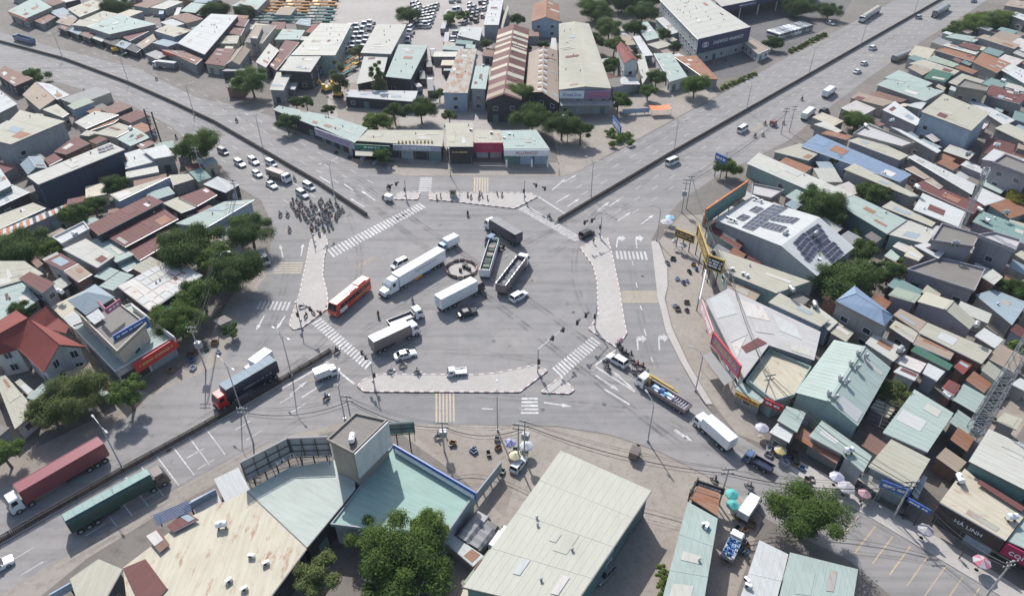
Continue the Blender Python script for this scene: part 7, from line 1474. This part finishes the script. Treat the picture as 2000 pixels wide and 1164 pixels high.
for q, n, wh in (("1300,500 1380,520 1400,600 1320,640", 22, 'on the café corner apron'), ("1500,890 1600,960 1580,900 1500,860", 26, 'along the shaded south east shopfronts'), ("1440,980 1470,1010 1450,1120 1420,1100", 16, 'in the alley beside the bottle lorry'), ("820,845 990,850 1000,940 940,930", 14, 'on the dirt corner by the utility pole'), ("1000,870 1030,870 1025,900 1000,900", 10, 'around the paired poles'),
                 ("640,285 760,320 760,335 660,305", 14, 'under the shop row eaves'), ("320,720 420,650 430,690 350,740", 16, 'on the western corner under trees'), ("1340,60 1440,120 1420,140 1360,120", 14, 'in the showroom forecourt'), ("680,190 760,180 760,230 690,230", 14, 'in the excavator yard'), ("150,70 350,120 360,140 160,90", 20, 'in front of the awning stalls'), ("1880,860 1960,740 1985,760 1900,880", 16, 'along the dirt lane'), ("700,1100 860,1130 840,1170 700,1160", 12, 'under the huge spreading tree')):
    c4 = pts('p', q)
    for i in range(int(n * .6)):
        x, y = lerp4(c4, rr.random(), rr.random()); p = P(x, y); c, me = rr.choice(cm); o = link('crate', me); o.location = (p.x, p.y, .03); o.rotation_euler = (0, 0, rr.uniform(0, 3)); o.scale = (rr.uniform(.7, 1.4), rr.uniform(.7, 1.4), rr.uniform(.7, 1.3)); tag(o, f'{nmz[c]} crate lying {wh}', 'crate', f'{nmz[c]} crates {wh}')

# ---------------------------------------------------------------- small lean-tos filling the gaps between the houses
def inw(x, y, pl): return inpoly(x, y, pl)
FOOT = [([(p.x, p.y) for p in v[2]], v[0]) for v in BR.values() if v[2]]
FOOT.append(([(q_.x, q_.y) for q_ in W('13', "832,577 1120,405 1897,790 1612,1005", 6)], sol)); FOOT.append(([(q_.x, q_.y) for q_ in W('20', "-70,532 330,652 652,457 430,240 350,150 -70,300", 5.8)], BR['villa'][0]))
BOX = [(min(x for x, y in f) - 1, max(x for x, y in f) + 1, min(y for x, y in f) - 1, max(y for x, y in f) + 1) for f, _ in FOOT]
RW = [(q_.x, q_.y) for q_ in W('p', ROADPX)]; LANE = [(q_.x, q_.y) for q_ in W('p', "1800,1060 1990,740 2030,700 2030,780 1850,1080")]
rr = random.Random(8); nfill = 0
def hit(x, y):
    if inpoly(x, y, RW) or inpoly(x, y, LANE): return True
    for (f, _), (x0, x1, y0, y1) in zip(FOOT, BOX):
        if x0 < x < x1 and y0 < y < y1 and inpoly(x, y, f): return True
    return any((x - a) ** 2 + (y - b) ** 2 < (r_ * .45) ** 2 for a, b, r_ in TREES)
CN = dict(mint='mint', pale='pale', cream='cream', white='white', tan='tan', maroon='maroon', brown='brown', grey='grey', teal='dark teal', bluegrey='blue grey', rust='rusty', concrete='concrete grey', whiterust='rust spotted white', creamrust='rust spotted cream')
for blk, want in (("1390,440 1560,290 1900,40 2040,-20 2080,-20 2080,1190 2050,1170 1900,1085 1720,975 1510,860 1440,720 1400,560", 165), ("-80,160 -60,165 120,180 320,258 415,335 495,400 430,560 360,640 280,740 0,890 -60,900 -80,910", 80), ("-80,-20 -60,10 110,62 380,140 480,190 560,190 640,100 560,20 200,-20 -60,-20", 34), ("1150,205 1380,150 1330,60 1200,100", 9), ("870,90 1130,60 1140,215 960,225 880,225", 10), ("250,1110 480,960 520,1190 200,1190", 4)):
    bp = pts('p', blk); xs = [q_[0] for q_ in bp]; ys = [q_[1] for q_ in bp]; done = 0; tries = 0
    while done < want and tries < want * 60:
        tries += 1; x, y = rr.uniform(min(xs), max(xs)), rr.uniform(min(ys), max(ys))
        if not inpoly(x, y, bp): continue
        p = P(x, y)
        if hit(p.x, p.y): continue
        f, own = min(FOOT, key=lambda q_: min((u_ - p.x) ** 2 + (v_ - p.y) ** 2 for u_, v_ in q_[0])); a = math.atan2(f[1][1] - f[0][1], f[1][0] - f[0][0]); ca, sa = math.cos(a), math.sin(a)
        for w_, d_ in ((15, 8), (12, 7), (9, 6), (6, 8), (6, 4.5), (4.5, 6), (4, 3.4)):
            w2, d2 = w_ * rr.uniform(.85, 1.1) / 2, d_ * rr.uniform(.85, 1.1) / 2
            if not any(hit(p.x + ca * u * w2 - sa * v * d2, p.y + sa * u * w2 + ca * v * d2) for u in (-1, -.5, 0, .5, 1) for v in (-1, -.5, 0, .5, 1)): break
        else: continue
        h0 = rr.uniform(2.7, 3.6); h1 = h0 + rr.uniform(.2, .9); cs = [Vector((p.x + ca * u * w2 - sa * v * d2, p.y + sa * u * w2 + ca * v * d2, h0 if v < 0 else h1)) for u, v in ((-1, -1), (1, -1), (1, 1), (-1, 1))]
        col = rr.choice(list(CN)); org = Vector((p.x, p.y, 0)); lb = ' '.join((f'small {CN[col]} lean-to roof beside the ' + own['label']).split()[:16]); root = thing('lean_to', lb, 'shed', org, 0, lb); mb = MB(); roofplane(mb, cs, 'r_' + col, th=.08); part('roof', mb, root, org)
        ci = inset(cs, .2); wb = MB(); wm = 'w_' + rr.choice(['grey', 'cream', 'steel', 'lilac', 'brick', 'mint', 'dark'])
        for i in range(4): j = (i + 1) % 4; wb.poly([Vector((ci[i].x, ci[i].y, 0)), Vector((ci[j].x, ci[j].y, 0)), Vector((ci[j].x, ci[j].y, cs[j].z - .1)), Vector((ci[i].x, ci[i].y, cs[i].z - .1))], wm)
        part('wall', wb, root, org); c0 = (ci[0] + ci[1]) / 2; dd = (ci[1] - ci[0]).normalized(); nv = Vector((dd.y, -dd.x, 0)); part('door', MB().box((0, 0, 1.0), (.9, .1, 2.0), rr.choice(SHUT), Matrix.Translation((c0.x - p.x, c0.y - p.y, 0)) @ Matrix.Rotation(math.atan2(dd.y, dd.x), 4, 'Z')), root)
        fp = [(c_.x, c_.y) for c_ in cs]; FOOT.append((fp, own)); BOX.append((min(u for u, v in fp), max(u for u, v in fp), min(v for u, v in fp), max(v for u, v in fp))); done += 1; nfill += 1
print('lean-tos', nfill)

# ---------------------------------------------------------------- thin daylight haze
hm_ = bpy.data.materials.new('haze'); hm_.use_nodes = True; nt = hm_.node_tree; nt.nodes.remove(nt.nodes['Principled BSDF']); pv = nd(nt, 'ShaderNodeVolumePrincipled')
pv.inputs['Color'].default_value = (.80, .88, 1.0, 1); pv.inputs['Density'].default_value = .00009; pv.inputs['Anisotropy'].default_value = .2; nt.links.new(pv.outputs[0], nt.nodes['Material Output'].inputs['Volume']); MATS['haze'] = hm_
tag(part('haze', MB().box((0, 625, 48), (1840, 1600, 98), 'haze'), None), kind='stuff')
